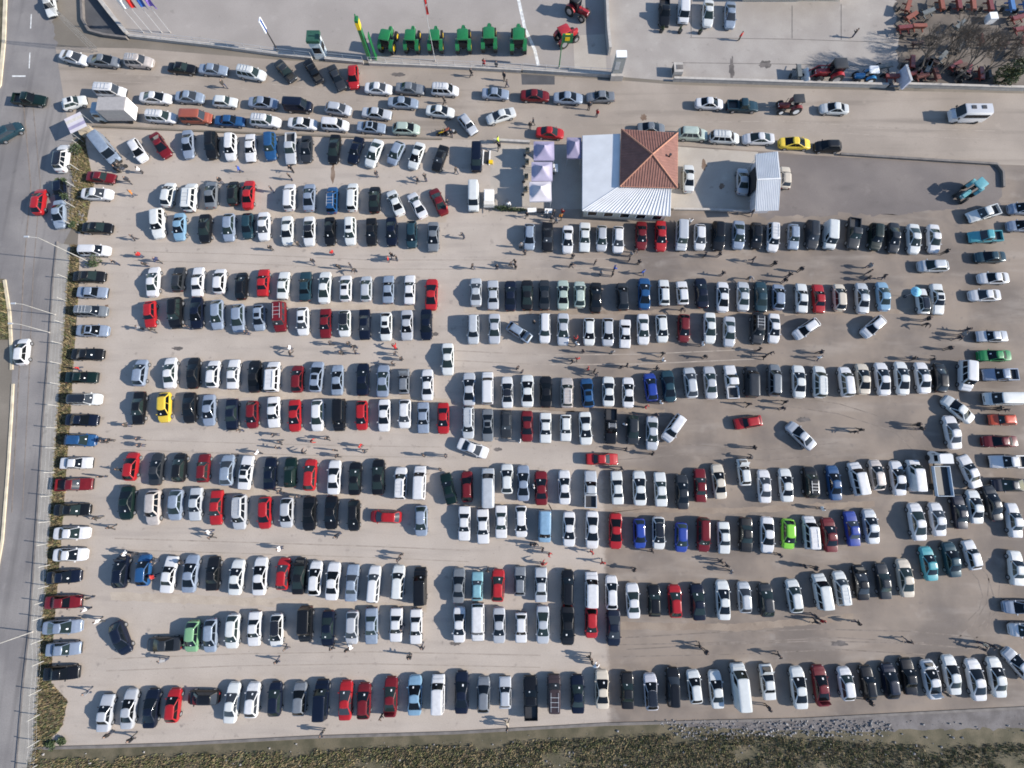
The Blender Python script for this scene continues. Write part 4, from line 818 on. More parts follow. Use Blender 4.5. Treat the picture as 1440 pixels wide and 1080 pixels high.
CARS = '''70|6.7|-80|s|W||-|white sedan partly out of the frame at the top left of the road
104.4|81.1|-14|s|W||N1|white sedan leftmost, beside a grey sedan, uppermost roadside queue
146.7|85.6|-5|s|g||N1|grey sedan between a white sedan and a champagne off-road car, uppermost roadside queue
195.6|86.7|-3|u|C|k|N1|champagne off-road car, the only champagne vehicle in the uppermost roadside queue
255.6|95.6|-5|s|K||N1|black sedan between a champagne off-road car and a light blue sedan, uppermost roadside queue
300|97.8|-4|s|L||N1|light blue sedan between a black sedan and a white estate car, uppermost roadside queue
41.1|140|-3|p|V||-|dark green pickup truck driving on the left road beside the junction
11.6|185.6|30|h|T||-|teal hatchback leaving the frame at the left road junction
104.4|144|17|h|W|r|N2|white hatchback leftmost, beside a white estate car, middle roadside queue
156.7|128.9|-3|e|W||N2|white estate car, the only white estate car in the middle roadside queue
218.9|137.8|-3|s|W||N2|white sedan between a white estate car and a light blue sedan, middle roadside queue
266.7|136.7|-3|s|L||N2|light blue sedan between a white sedan and a white hatchback, middle roadside queue
226.7|164.4|-4|e|W||N3|white estate car leftmost, beside a brick red estate car, lowest roadside queue
276.7|165.6|-1|e|c||N3|brick red estate car, the only brick red vehicle in the lowest roadside queue
193.3|211.1|-58|h|W||-|white hatchback parked aslant beside the light blue van and a dark red sedan
225.6|204.4|-57|s|M||-|dark red sedan parked aslant with people at its rear, above the first row
264.4|202.7|-88|s|L||LA|light blue sedan, the only light blue sedan in the first row of the left block
297.8|204.4|-89|u|K||LA|black off-road car, the only black off-road car in the first row of the left block
353.3|103.3|-10|e|W||N1|white estate car between a light blue sedan and a dark grey sedan, uppermost roadside queue
401.1|99.6|-48|s|G|o|N1|dark grey sedan, the only dark grey vehicle in the uppermost roadside queue
440.4|100|-58|s|K|o|N1|black sedan between a dark grey sedan and a white sedan, uppermost roadside queue
473.3|108.9|-62|s|G||-|dark grey sedan aslant in front of the green kiosk beside the red hatchback
496.7|107.8|-88|h|R||-|red hatchback parked nose down below the tall green pylon sign
532.2|124.4|-4|s|W||N1|white sedan between a black sedan and a grey sedan, uppermost roadside queue
576.7|124.4|-4|s|g||N1|grey sedan between a white sedan and a white estate car, uppermost roadside queue
316.7|143.3|-3|h|W||N2|white hatchback between a light blue sedan and a light blue sedan, middle roadside queue
370|144.4|-3|s|L||N2|light blue sedan between a white hatchback and a navy van, middle roadside queue
417.8|146.7|-3|v|N||N2|navy van, the only navy vehicle in the middle roadside queue
475.6|153.3|-8|h|S||N2|silver hatchback, the only silver hatchback in the middle roadside queue
530|159.6|-6|s|S||N2|silver sedan, the only silver sedan in the middle roadside queue
566.7|144.4|-3|s|L||N2|light blue sedan between a silver sedan and a white sedan, middle roadside queue
323.3|170|-2|s|B||N3|blue sedan, the only blue vehicle in the lowest roadside queue
373.3|170.7|-4|u|W|k|N3|white off-road car, the only white off-road car in the lowest roadside queue
425.6|173.8|-4|s|W||N3|white sedan, the only white sedan in the lowest roadside queue
471.1|175.6|-4|e|W||N3|white estate car between a white sedan and a light blue sedan, lowest roadside queue
522.2|178.9|-4|s|L|r|N3|light blue sedan, the only light blue vehicle in the lowest roadside queue
571.1|181.1|-2|h|P||N3|pale green hatchback, the only pale green vehicle in the lowest roadside queue
324.4|206.7|-92|e|W||LA|white estate car, the only white estate car in the first row of the left block
352.2|207.8|-91|s|W||LA|first white sedan from the left in the first row of the left block
380.4|205.6|-89|u|B||LA|blue off-road car, the only blue vehicle in the first row of the left block
408.9|208.9|-91|p|S||LA|silver pickup truck, the only silver vehicle in the first row of the left block
431.1|209.3|-92|s|G||LA|dark grey sedan, the only dark grey vehicle in the first row of the left block
470|209.3|-97|s|K||LA|first black sedan from the left in the first row of the left block
500|211.1|-108|s|N||LA|navy sedan, the only navy vehicle in the first row of the left block
526|215.6|-112|s|W||LA|second white sedan from the left in the first row of the left block
556.7|215.1|-116|h|L||LA|light blue hatchback, the only light blue hatchback in the first row of the left block
585.6|218.9|-110|s|W||LA|third white sedan from the left in the first row of the left block
625.6|126.7|-3|e|W||N1|white estate car between a grey sedan and a light blue sedan, uppermost roadside queue
618.9|156.7|-6|s|W||N2|white sedan rightmost, beside a light blue sedan, middle roadside queue
657.8|174.9|-52|h|S||-|silver hatchback turned out aslant from the roadside queue beside motorbikes
696.7|131.6|-3|s|L||N1|light blue sedan between a white estate car and a dark red sedan, uppermost roadside queue
704.4|162.7|197|s|W||-|white sedan facing the queue, turned out between roadside lane and red sedan
752.2|134.4|-2|s|M||N1|dark red sedan, the only dark red vehicle in the uppermost roadside queue
798.9|137.8|-2|s|L||N1|light blue sedan between a dark red sedan and a grey sedan, uppermost roadside queue
844.4|136|181|s|g||N1|grey sedan rightmost, beside a light blue sedan, uppermost roadside queue
773.3|186.7|-4|s|R||-|red sedan on the road just above the purple market tents
618.9|222.2|-110|s|K||LA|black sedan rightmost, beside a white sedan, first row of the left block
670|220|-91|v|N||-|navy panel van beside the sunken grating left of the market tents
934.4|17.8|-90|p|K||-|black pickup truck at the end of the upper yard row
962.2|12.9|-91|v|W||-|white van in the upper yard beside the black pickup truck
995.6|18.9|-92|s|W||-|white sedan in the upper yard between a white van and a light blue sedan
1026.7|21.1|-91|s|L||-|light blue sedan in the upper yard nearest the long dark green roof
997.8|145.6|-2|s|W||NE|first white sedan from the left in the roadside queue right of the building
1044.4|148.9|-1|p|T||NE|teal pickup truck, the only teal vehicle in the roadside queue right of the building
915.6|180.4|-1|s|g||NE|grey sedan, the only grey vehicle in the roadside queue right of the building
974.4|188.9|-3|u|P||NE|the only pale green off-road car in the roadside queue right of the building
1018.9|193.3|-3|e|W||NE|white estate car, the only white estate car in the roadside queue right of the building
1066.7|194.9|180|s|W||NE|second white sedan from the left in the roadside queue right of the building
1117.8|201.6|-2|s|Y||NE|yellow sedan, the only yellow vehicle in the roadside queue right of the building
1173.3|152.7|178|s|W||NE|white sedan rightmost, beside a black hatchback, roadside queue right of the building
1164.4|205.6|180|h|K||NE|black hatchback, the only black vehicle in the roadside queue right of the building
87.8|222.2|82|u|w||-|white off-road car with black glass roof parked on the junction corner
142.2|249.3|-5|s|M||WC|dark red sedan topmost, beside a white sedan, column along the grass strip
136.7|272.9|-1|s|W||WC|white sedan between a dark red sedan and a black sedan, column along the grass strip
54.9|283.3|82|h|R||-|red hatchback standing on the left road at the junction
83.3|301.1|-90|s|L||-|light blue sedan parked on the road edge beside the red hatchback
137.3|320.4|-1|s|K||WC|black sedan between a white sedan and a white estate car, column along the grass strip
133.3|352.4|0|e|W||WC|white estate car, the only white estate car in the column along the grass strip
126|388.9|0|s|K||WC|second black sedan from the top in the column along the grass strip
130|411.1|-1|s|L||WC|first light blue sedan from the top in the column along the grass strip
236.7|273.3|78|h|W||LB|white hatchback, the only white hatchback in the second row of the left block
267.8|277.1|85|e|W||LB|first white estate car from the left in the second row of the left block
296.7|273.3|88|s|g||LB|grey sedan, the only grey vehicle in the second row of the left block
222.2|313.8|-88|u|W||LC|white off-road car, the only white off-road car in the third row of the left block
252.7|318.9|-92|s|b||LC|sky blue sedan, the only sky blue vehicle in the third row of the left block
288.4|321.1|-92|s|K||LC|first black sedan from the left in the third row of the left block
215.6|396|86|s|W||LD|white sedan leftmost, beside a dark grey hatchback, fourth row of the left block
251.1|392.4|84|h|G||LD|dark grey hatchback, the only dark grey vehicle in the fourth row of the left block
278.2|396|87|s|W||LD|second white sedan from the left in the fourth row of the left block
327.8|271.1|88|h|K||LB|black hatchback, the only black hatchback in the second row of the left block
349.3|273.3|86|s|R||LB|red sedan, the only red vehicle in the second row of the left block
407.1|276.7|88|e|W||LB|second white estate car from the left in the second row of the left block
434.9|277.3|88|s|L||LB|light blue sedan, the only light blue vehicle in the second row of the left block
467.1|280.9|88|e|B||LB|blue estate car, the only blue vehicle in the second row of the left block
495.6|276.7|88|e|W||LB|third white estate car from the left in the second row of the left block
526.7|280.4|88|s|K||LB|black sedan, the only black sedan in the second row of the left block
556.2|284.9|114|s|W||LB|white sedan between a black sedan and a white sedan, second row of the left block
586.7|288.4|119|s|W||LB|second white sedan from the left in the second row of the left block
322.2|319.6|-92|h|L||LC|light blue hatchback, the only light blue vehicle in the third row of the left block
348.2|317.3|-91|h|T||LC|first teal hatchback from the left in the third row of the left block
371.1|318.2|-91|s|W||LC|white sedan between a teal hatchback and a white sedan, third row of the left block
404|324|-91|s|W||LC|second white sedan from the left in the third row of the left block
434.9|324.9|-91|s|w||LC|black-roofed white sedan, the only black-roofed white vehicle in the third row of the left block
464|324.9|-90|s|K||LC|second black sedan from the left in the third row of the left block
492.7|324.9|-90|e|W|r|LC|white estate car, the only white estate car in the third row of the left block
522.2|325.6|-90|s|K||LC|third black sedan from the left in the third row of the left block
550.7|325.6|-89|s|N||LC|navy sedan, the only navy vehicle in the third row of the left block
578.9|329.3|-90|h|T||LC|teal hatchback between a navy sedan and a grey sedan, third row of the left block
308.9|395.1|86|h|W||LD|white hatchback between a white sedan and a black hatchback, fourth row of the left block
339.6|401.8|88|h|K||LD|black hatchback, the only black vehicle in the fourth row of the left block
370|397.3|87|s|R||LD|red sedan between a black hatchback and a white sedan, fourth row of the left block
398.4|401.1|85|s|W||LD|white sedan between a red sedan and a teal sedan, fourth row of the left block
429.3|402.2|88|s|T||LD|teal sedan, the only teal vehicle in the fourth row of the left block
456.7|404|87|s|W||LD|white sedan between a teal sedan and a white hatchback, fourth row of the left block
486.2|405.1|89|h|W|r|LD|white hatchback between a white sedan and a silver hatchback, fourth row of the left block
514.9|405.6|89|h|S||LD|silver hatchback, the only silver vehicle in the fourth row of the left block
546|406.7|89|s|L||LD|light blue sedan, the only light blue vehicle in the fourth row of the left block
576|407.1|89|s|W||LD|fifth white sedan from the left in the fourth row of the left block
616.7|283.1|115|s|M||LB|dark red sedan, the only dark red vehicle in the second row of the left block
665.6|275.1|-90|v|W||-|white panel van beside the small cream trailer left of the tents
609.3|332.7|-91|s|g||LC|grey sedan, the only grey vehicle in the third row of the left block
744.4|332.7|-91|h|L||Ra|light blue hatchback leftmost, beside a black sedan, first row of the right block
770|332.9|-90|s|K||Ra|black sedan, the only black sedan in the first row of the right block
798.2|336.7|-91|s|W||Ra|white sedan between a black sedan and a white sedan, first row of the right block
822.2|333.3|-91|s|W||Ra|white sedan between a white sedan and a silver hatchback, first row of the right block
846|334.9|-91|h|S||Ra|silver hatchback, the only silver hatchback in the first row of the right block
869.3|336.7|-91|h|W||Ra|first white hatchback from the left in the first row of the right block
606.7|413.8|88|s|R||LD|red sedan rightmost, beside a white sedan, fourth row of the left block
669.3|410.4|90|s|S||Rb|silver sedan leftmost, beside a silver sedan, second row of the right block
693.3|414.4|91|s|S||Rb|silver sedan between a silver sedan and a navy sedan, second row of the right block
717.8|415.6|90|s|N||Rb|navy sedan between a silver sedan and a black sedan, second row of the right block
741.3|414.7|90|s|K||Rb|first black sedan from the left in the second row of the right block
765.6|414.4|90|s|G||Rb|dark grey sedan, the only dark grey sedan in the second row of the right block
791.6|414.4|90|s|P||Rb|pale green sedan, the only pale green sedan in the second row of the right block
815.1|413.8|90|h|P||Rb|pale green hatchback, the only pale green hatchback in the second row of the right block
837.8|418.2|90|s|K|o|Rb|second black sedan from the left in the second row of the right block
968.4|250.4|90|s|W||-|white sedan parked on the pad right beside the tiled roof
1044.4|254.4|90|s|S||-|silver sedan standing in the shadow of the ribbed metal shed
1104.4|249.3|90|h|E||-|cream hatchback half hidden behind the ribbed metal shed
901.8|331.1|-90|s|M||Ra|dark red sedan, the only dark red vehicle in the first row of the right block
929.3|331.6|-90|s|R||Ra|red sedan, the only red vehicle in the first row of the right block
958.2|331.6|-91|e|S||Ra|silver estate car, the only silver estate car in the first row of the right block
984|333.3|-90|h|W||Ra|second white hatchback from the left in the first row of the right block
1010|331.6|-90|u|K||Ra|black off-road car, the only black off-road car in the first row of the right block
1038.2|330.4|-91|s|L||Ra|light blue sedan, the only light blue sedan in the first row of the right block
1063.3|331.1|-90|h|K||Ra|black hatchback, the only black hatchback in the first row of the right block
1086.7|333.3|-91|e|W||Ra|white estate car, the only white estate car in the first row of the right block
1115.6|332.9|-90|h|L||Ra|second light blue hatchback from the left in the first row of the right block
1141.8|329.8|-90|u|G||Ra|the only dark grey off-road car in the first row of the right block
875.6|416.7|94|h|G|o|Rb|dark grey hatchback, the only dark grey hatchback in the second row of the right block
906|412.7|90|s|B||Rb|blue sedan, the only blue vehicle in the second row of the right block
933.8|411.1|92|h|W||Rb|white hatchback between a blue sedan and a white hatchback, second row of the right block
959.6|411.6|95|h|W||Rb|white hatchback between a white hatchback and a navy sedan, second row of the right block
986.7|411.6|95|s|N||Rb|navy sedan between a white hatchback and a white sedan, second row of the right block
1016.2|417.3|90|s|W||Rb|white sedan between a navy sedan and a silver sedan, second row of the right block
1044.9|416.4|90|s|S||Rb|silver sedan between a white sedan and a teal sedan, second row of the right block
1070|416.9|91|s|T||Rb|teal sedan, the only teal vehicle in the second row of the right block
1094.4|417.3|90|h|L||Rb|light blue hatchback, the only light blue vehicle in the second row of the right block
1127.3|418.9|91|s|W||Rb|second white sedan from the left in the second row of the right block
1168.9|329.6|-92|v|W||Ra|white van, the only white van in the first row of the right block
1200.4|328.4|-93|p|G||Ra|the only dark grey pickup truck in the first row of the right block
1230.7|332.9|-92|u|V||Ra|the only dark green off-road car in the first row of the right block
1256.2|334.4|-90|s|G||Ra|dark grey sedan, the only dark grey sedan in the first row of the right block
1284.4|336|-87|s|W||Ra|third white sedan from the left in the first row of the right block
1312.7|335.6|-87|s|W||Ra|white sedan rightmost, beside a white sedan, first row of the right block
1312.2|373.8|181|h|S||-|silver hatchback with a dark nose standing alone below the first right row
1151.1|419.6|93|s|R||Rb|red sedan, the only red vehicle in the second row of the right block
1180.4|417.8|93|h|E||Rb|cream hatchback, the only cream vehicle in the second row of the right block
1212.2|418.9|93|s|S||Rb|fourth silver sedan from the left in the second row of the right block
1241.8|416.4|96|s|b||Rb|sky blue sedan, the only sky blue vehicle in the second row of the right block
1385.1|332.7|181|p|q||EC|turquoise pickup truck, the only turquoise vehicle in the column along the right edge
1392.2|361.3|181|s|T||EC|teal sedan, the only teal vehicle in the column along the right edge
1397.1|391.1|181|s|W||EC|white sedan between a teal sedan and a white sedan, column along the right edge
1384.9|415.1|181|s|W||EC|white sedan between a white sedan and a silver sedan, column along the right edge
1437.8|317.3|181|s|L||EC|first light blue sedan from the top in the column along the right edge
1437.8|293.3|181|h|L||EC|light blue hatchback, the only light blue hatchback in the column along the right edge
1382.2|300.4|196|p|W||EC|first white pickup truck from the top in the column along the right edge
128.9|437.3|-1|e|g||WC|grey estate car, the only grey vehicle in the column along the grass strip
130.7|464.9|-1|s|L|r|WC|second light blue sedan from the top in the column along the grass strip
123.6|498.2|0|s|K||WC|third black sedan from the top in the column along the grass strip
115.1|530.7|0|s|V||WC|dark green sedan, the only dark green vehicle in the column along the grass strip
120|561.3|0|e|w||WC|black-roofed white estate car, the only black-roofed white vehicle in the column along the grass strip
115.6|590.7|-1|s|N||WC|first navy sedan from the top in the column along the grass strip
113.3|618.9|-1|h|B||WC|blue hatchback, the only blue vehicle in the column along the grass strip
31.8|494.4|84|h|W||-|white hatchback driving up the left road beside the kerb
211.1|441.8|-90|h|R||LE|red hatchback, the only red vehicle in the fifth row of the left block
246.7|439.6|-91|u|K||LE|black off-road car, the only black vehicle in the fifth row of the left block
276.7|440|-91|s|N||LE|first navy sedan from the left in the fifth row of the left block
305.6|442.2|-90|h|L||LE|first light blue hatchback from the left in the fifth row of the left block
197.3|524|82|h|L||LF|light blue hatchback leftmost, beside a white sedan, sixth row of the left block
239.6|524.4|88|s|W||LF|first white sedan from the left in the sixth row of the left block
272|524.4|88|s|K||LF|black sedan between a white sedan and a white hatchback, sixth row of the left block
300|526|85|h|W||LF|white hatchback, the only white hatchback in the sixth row of the left block
195.1|573.8|-94|s|K||LG|black sedan leftmost, beside a yellow hatchback, seventh row of the left block
231.1|572.7|-92|h|Y||LG|yellow hatchback, the only yellow vehicle in the seventh row of the left block
266.7|573.3|-91|s|K||LG|second black sedan from the left in the seventh row of the left block
294|576.7|-91|s|L||LG|first light blue sedan from the left in the seventh row of the left block
334.9|447.3|-90|h|L||LE|second light blue hatchback from the left in the fifth row of the left block
364.7|446.7|-90|h|L|r|LE|third light blue hatchback from the left in the fifth row of the left block
393.8|445.6|-90|e|M||LE|the only dark red estate car in the fifth row of the left block
426|451.6|-90|h|W|r|LE|first white hatchback from the left in the fifth row of the left block
457.6|454.7|-91|s|M||LE|dark red sedan, the only dark red sedan in the fifth row of the left block
484.7|454.7|-91|h|w||LE|black-roofed white hatchback, the only black-roofed white vehicle in the fifth row of the left block
512.7|456|-90|s|N||LE|second navy sedan from the left in the fifth row of the left block
542.9|459.1|-91|h|W|r|LE|white hatchback between a navy sedan and a silver sedan, fifth row of the left block
572.2|456.9|-90|s|S||LE|silver sedan, the only silver vehicle in the fifth row of the left block
328.2|526|86|s|W||LF|white sedan between a white hatchback and a black sedan, sixth row of the left block
358.2|529.1|89|s|K||LF|second black sedan from the left in the sixth row of the left block
384|529.6|87|e|W|k|LF|white estate car, the only white estate car in the sixth row of the left block
418|532.7|88|h|M||LF|dark red hatchback, the only dark red vehicle in the sixth row of the left block
445.1|529.6|84|h|L|r|LF|second light blue hatchback from the left in the sixth row of the left block
474.4|534.4|89|s|L||LF|first light blue sedan from the left in the sixth row of the left block
510.2|533.3|89|s|N||LF|navy sedan, the only navy vehicle in the sixth row of the left block
538.7|535.6|88|s|L||LF|second light blue sedan from the left in the sixth row of the left block
568|536.2|89|h|g|o|LF|grey hatchback, the only grey vehicle in the sixth row of the left block
326.2|582.7|-91|s|N||LG|navy sedan, the only navy vehicle in the seventh row of the left block
354.9|582.9|-91|h|M||LG|dark red hatchback, the only dark red vehicle in the seventh row of the left block
384.9|579.6|-90|s|W||LG|first white sedan from the left in the seventh row of the left block
414.4|584.4|-90|s|R||LG|red sedan between a white sedan and a white hatchback, seventh row of the left block
446.4|584|-91|h|W||LG|first white hatchback from the left in the seventh row of the left block
477.1|583.3|-91|e|K||LG|black estate car, the only black estate car in the seventh row of the left block
508.7|584|-90|h|R||LG|red hatchback, the only red hatchback in the seventh row of the left block
540.2|584|-91|s|W||LG|white sedan between a red hatchback and a white hatchback, seventh row of the left block
569.1|581.8|-91|h|W||LG|second white hatchback from the left in the seventh row of the left block
599.6|456.2|-90|s|N||LE|navy sedan rightmost, beside a silver sedan, fifth row of the left block
665.6|462.7|-90|e|S||Rc|silver estate car, the only silver estate car in the third row of the right block
695.3|462|-90|s|S||Rc|first silver sedan from the left in the third row of the right block
730.2|467.1|-33|h|L|ot|-|light blue hatchback parked aslant with bonnet open in the third right row
766|461.1|-90|e|W||Rc|white estate car, the only white estate car in the third row of the right block
791.8|462.9|-90|s|S||Rc|second silver sedan from the left in the third row of the right block
828.4|466.2|-90|h|W||Rc|white hatchback between a silver sedan and a silver hatchback, third row of the right block
854.7|466.7|-90|h|S||Rc|silver hatchback, the only silver hatchback in the third row of the right block
629.6|504.9|-90|s|W||-|white sedan standing alone in the gap between the two blocks
601.1|541.1|90|s|W||LF|white sedan rightmost, beside a grey hatchback, sixth row of the left block
659.8|547.1|90|s|S||Rd|silver sedan leftmost, beside a white estate car, fourth row of the right block
685.6|545.6|90|e|W||Rd|first white estate car from the left in the fourth row of the right block
713.3|551.6|91|s|w||Rd|black-roofed white sedan, the only black-roofed white vehicle in the fourth row of the right block
741.6|549.6|90|s|W||Rd|first white sedan from the left in the fourth row of the right block
767.8|550.7|90|s|K||Rd|black sedan, the only black sedan in the fourth row of the right block
797.3|552.2|90|u|C|k|Rd|champagne off-road car, the only champagne vehicle in the fourth row of the right block
826|552.2|95|h|B|r|Rd|blue hatchback, the only blue vehicle in the fourth row of the right block
855.6|550.4|90|s|W||Rd|white sedan between a blue hatchback and a white sedan, fourth row of the right block
595.1|587.3|-90|s|L||LG|second light blue sedan from the left in the seventh row of the left block
623.3|588|-90|s|R||LG|red sedan rightmost, beside a light blue sedan, seventh row of the left block
658.4|594|-90|e|S||Re|silver estate car, the only silver estate car in the fifth row of the right block
685.8|597.8|-90|s|g|r|Re|grey sedan, the only grey vehicle in the fifth row of the right block
711.8|596|-90|h|G||Re|first dark grey hatchback from the left in the fifth row of the right block
741.1|599.3|-90|s|M||Re|dark red sedan, the only dark red vehicle in the fifth row of the right block
767.1|601.6|-90|s|W||Re|first white sedan from the left in the fifth row of the right block
795.6|601.6|-90|h|W||Re|white hatchback, the only white hatchback in the fifth row of the right block
823.3|602.2|-87|s|W||Re|second white sedan from the left in the fifth row of the right block
858.9|599.3|-90|p|K|k|Re|black pickup truck, the only black vehicle in the fifth row of the right block
664.9|630.4|-21|s|W||-|white sedan driving aslant through the aisle in the middle of the lot
878.9|469.3|-90|s|W||Rc|white sedan between a silver hatchback and a white sedan, third row of the right block
904.4|462.7|-88|s|W||Rc|white sedan between a white sedan and a white hatchback, third row of the right block
930.7|461.8|-86|h|W||Rc|second white hatchback from the left in the third row of the right block
961.6|461.3|-90|h|M||Rc|dark red hatchback, the only dark red vehicle in the third row of the right block
998|461.1|-89|s|W||Rc|third white sedan from the left in the third row of the right block
1025.3|466.2|-90|s|S||Rc|third silver sedan from the left in the third row of the right block
1065.1|461.8|-90|u|G|k|Rc|the only dark grey off-road car in the third row of the right block
1087.8|461.6|-90|s|W||Rc|white sedan rightmost, beside a dark grey off-road car, third row of the right block
1134.4|462.2|214|h|W||-|white hatchback aslant with people beside it at the end of third right row
883.3|551.8|90|s|W||Rd|third white sedan from the left in the fourth row of the right block
915.1|544.4|97|h|r||Rd|bright blue hatchback, the only bright blue vehicle in the fourth row of the right block
940|542.9|97|s|T||Rd|teal sedan, the only teal vehicle in the fourth row of the right block
971.1|538|97|h|S||Rd|silver hatchback, the only silver hatchback in the fourth row of the right block
998.7|537.8|95|s|S||Rd|second silver sedan from the left in the fourth row of the right block
1028.4|536.9|96|p|W||Rd|white pickup truck, the only white pickup truck in the fourth row of the right block
1058|536.4|91|v|G||Rd|dark grey van, the only dark grey vehicle in the fourth row of the right block
1089.1|534.2|90|e|g||Rd|grey estate car, the only grey vehicle in the fourth row of the right block
1123.3|536.4|92|s|W||Rd|fourth white sedan from the left in the fourth row of the right block
890.2|603.8|-90|h|G||Re|second dark grey hatchback from the left in the fifth row of the right block
916.9|608.9|-90|s|S||Re|silver sedan, the only silver sedan in the fifth row of the right block
947.6|601.8|235|e|W||-|white estate car aslant at the end of the fifth right row
1052.2|593.8|189|h|R||-|red hatchback standing alone in the open space of the right block
1126.2|612.7|136|s|S||-|silver sedan standing aslant alone in the open space right of a red hatchback
1297.3|423.3|98|h|w|t|Rb|black-roofed white hatchback, the only black-roofed white vehicle in the second row of the right block
1318.2|420.4|-84|s|W|r|Rb|white sedan rightmost, beside a black-roofed white hatchback, second row of the right block
1228.4|459.3|221|h|W||-|white hatchback aslant and alone below the sky blue sedan and cream hatchback
1394.4|472.9|180|s|S||EC|silver sedan between a white sedan and a green sedan, column along the right edge
1398.2|500|180|s|v||EC|green sedan, the only green vehicle in the column along the right edge
1406|526.9|180|p|L||EC|the only light blue pickup truck in the column along the right edge
1413.3|560.4|180|v|W||EC|white van, the only white van in the column along the right edge
1409.6|590.2|180|h|O||EC|orange hatchback, the only orange vehicle in the column along the right edge
1405.6|620.7|180|s|M||EC|dark red sedan, the only dark red vehicle in the column along the right edge
1152.2|536.7|91|e|W||Rd|second white estate car from the left in the fourth row of the right block
1189.3|536.7|97|e|W||Rd|third white estate car from the left in the fourth row of the right block
1213.3|532.7|95|s|E||Rd|cream sedan, the only cream vehicle in the fourth row of the right block
1240.7|532.7|97|s|W||Rd|white sedan between a cream sedan and a white sedan, fourth row of the right block
1267.8|531.6|95|s|W||Rd|white sedan between a white sedan and a white sedan, fourth row of the right block
1297.1|531.1|98|s|W||Rd|white sedan between a white sedan and a black hatchback, fourth row of the right block
1322.2|531.1|93|h|K||Rd|black hatchback, the only black hatchback in the fourth row of the right block
1358.2|528.4|-90|e|W||Rd|white estate car rightmost, beside a black hatchback, fourth row of the right block
1346.7|575.6|140|s|W||-|white sedan aslant just above another white sedan by the right edge
1338.9|607.8|102|s|W||-|white sedan just below an aslant white sedan near the orange hatchback
107.6|651.1|1|s|W||WC|second white sedan from the top in the column along the grass strip
104.9|681.3|2|p|M||WC|the only dark red pickup truck in the column along the grass strip
101.8|716.7|1|s|K||WC|fourth black sedan from the top in the column along the grass strip
101.1|749.6|1|s|W||WC|white sedan between a black sedan and a white sedan, column along the grass strip
98.9|780|1|s|W||WC|white sedan between a white sedan and a navy sedan, column along the grass strip
90|811.1|4|s|N||WC|navy sedan between a white sedan and a dark red sedan, column along the grass strip
184.4|656|82|h|R||LH|red hatchback leftmost, beside a dark grey sedan, eighth row of the left block
220|659.8|84|s|G||LH|dark grey sedan, the only dark grey vehicle in the eighth row of the left block
252.4|657.6|85|h|K||LH|black hatchback, the only black hatchback in the eighth row of the left block
286|658.2|86|h|M||LH|dark red hatchback, the only dark red vehicle in the eighth row of the left block
178.4|707.1|-95|s|V||LI|dark green sedan, the only dark green vehicle in the ninth row of the left block
216|713.8|-93|u|C||LI|champagne off-road car, the only champagne vehicle in the ninth row of the left block
247.1|710|-95|h|L||LI|first light blue hatchback from the left in the ninth row of the left block
275.1|708.9|-94|s|S||LI|silver sedan, the only silver sedan in the ninth row of the left block
170|804|84|h|N|o|LJ|navy hatchback, the only navy vehicle in the tenth row of the left block
202.2|801.8|85|h|B||LJ|blue hatchback, the only blue vehicle in the tenth row of the left block
237.8|807.8|80|s|W||LJ|first white sedan from the left in the tenth row of the left block
268.2|806.7|83|s|L||LJ|first light blue sedan from the left in the tenth row of the left block
319.6|661.1|86|h|L||LH|light blue hatchback, the only light blue vehicle in the eighth row of the left block
345.8|664.4|82|s|W|r|LH|first white sedan from the left in the eighth row of the left block
379.8|665.6|87|s|N||LH|navy sedan, the only navy vehicle in the eighth row of the left block
408.2|664.4|88|h|V||LH|dark green hatchback, the only dark green vehicle in the eighth row of the left block
436|667.8|86|h|R||LH|second red hatchback from the left in the eighth row of the left block
470|671.1|87|s|W||LH|white sedan between a red hatchback and a black sedan, eighth row of the left block
499.3|672.9|88|s|K||LH|black sedan between a white sedan and a black sedan, eighth row of the left block
532|670.7|89|s|K||LH|second black sedan from the left in the eighth row of the left block
563.3|679.6|88|e|W||LH|first white estate car from the left in the eighth row of the left block
590.2|678.9|88|e|W||LH|white estate car rightmost, beside a white estate car, eighth row of the left block
304.4|713.8|-93|s|R||LI|red sedan, the only red sedan in the ninth row of the left block
337.3|720|-92|e|S|k|LI|silver estate car, the only silver estate car in the ninth row of the left block
372.2|721.1|-91|h|R||LI|red hatchback, the only red hatchback in the ninth row of the left block
403.3|720.7|-92|h|S||LI|silver hatchback, the only silver hatchback in the ninth row of the left block
434.9|722.2|-92|s|K||LI|black sedan between a silver hatchback and a black sedan, ninth row of the left block
465.8|720.9|-92|s|K||LI|black sedan between a black sedan and a black hatchback, ninth row of the left block
497.6|724.9|-91|h|K||LI|black hatchback, the only black hatchback in the ninth row of the left block
542.4|726.7|178|h|R||-|red hatchback turned sideways at the end of the ninth left row
592.2|732.2|-90|h|L||LI|light blue hatchback rightmost, beside a black hatchback, ninth row of the left block
299.6|806.7|86|s|K||LJ|first black sedan from the left in the tenth row of the left block
332.9|811.8|83|s|W||LJ|white sedan between a black sedan and a white sedan, tenth row of the left block
365.8|810.4|86|s|W||LJ|white sedan between a white sedan and a red hatchback, tenth row of the left block
398|807.1|85|h|R||LJ|red hatchback, the only red vehicle in the tenth row of the left block
420.9|810|86|s|K|o|LJ|black sedan between a red hatchback and a white hatchback, tenth row of the left block
443.3|813.3|86|h|W||LJ|white hatchback, the only white hatchback in the tenth row of the left block
630.7|687.1|104|s|V||Rf|dark green sedan, the only dark green vehicle in the sixth row of the right block
656.7|684.4|91|h|M||Rf|dark red hatchback, the only dark red hatchback in the sixth row of the right block
686.2|686.2|90|v|S||Rf|silver van, the only silver van in the sixth row of the right block
712.9|673.3|90|h|W||Rf|first white hatchback from the left in the sixth row of the right block
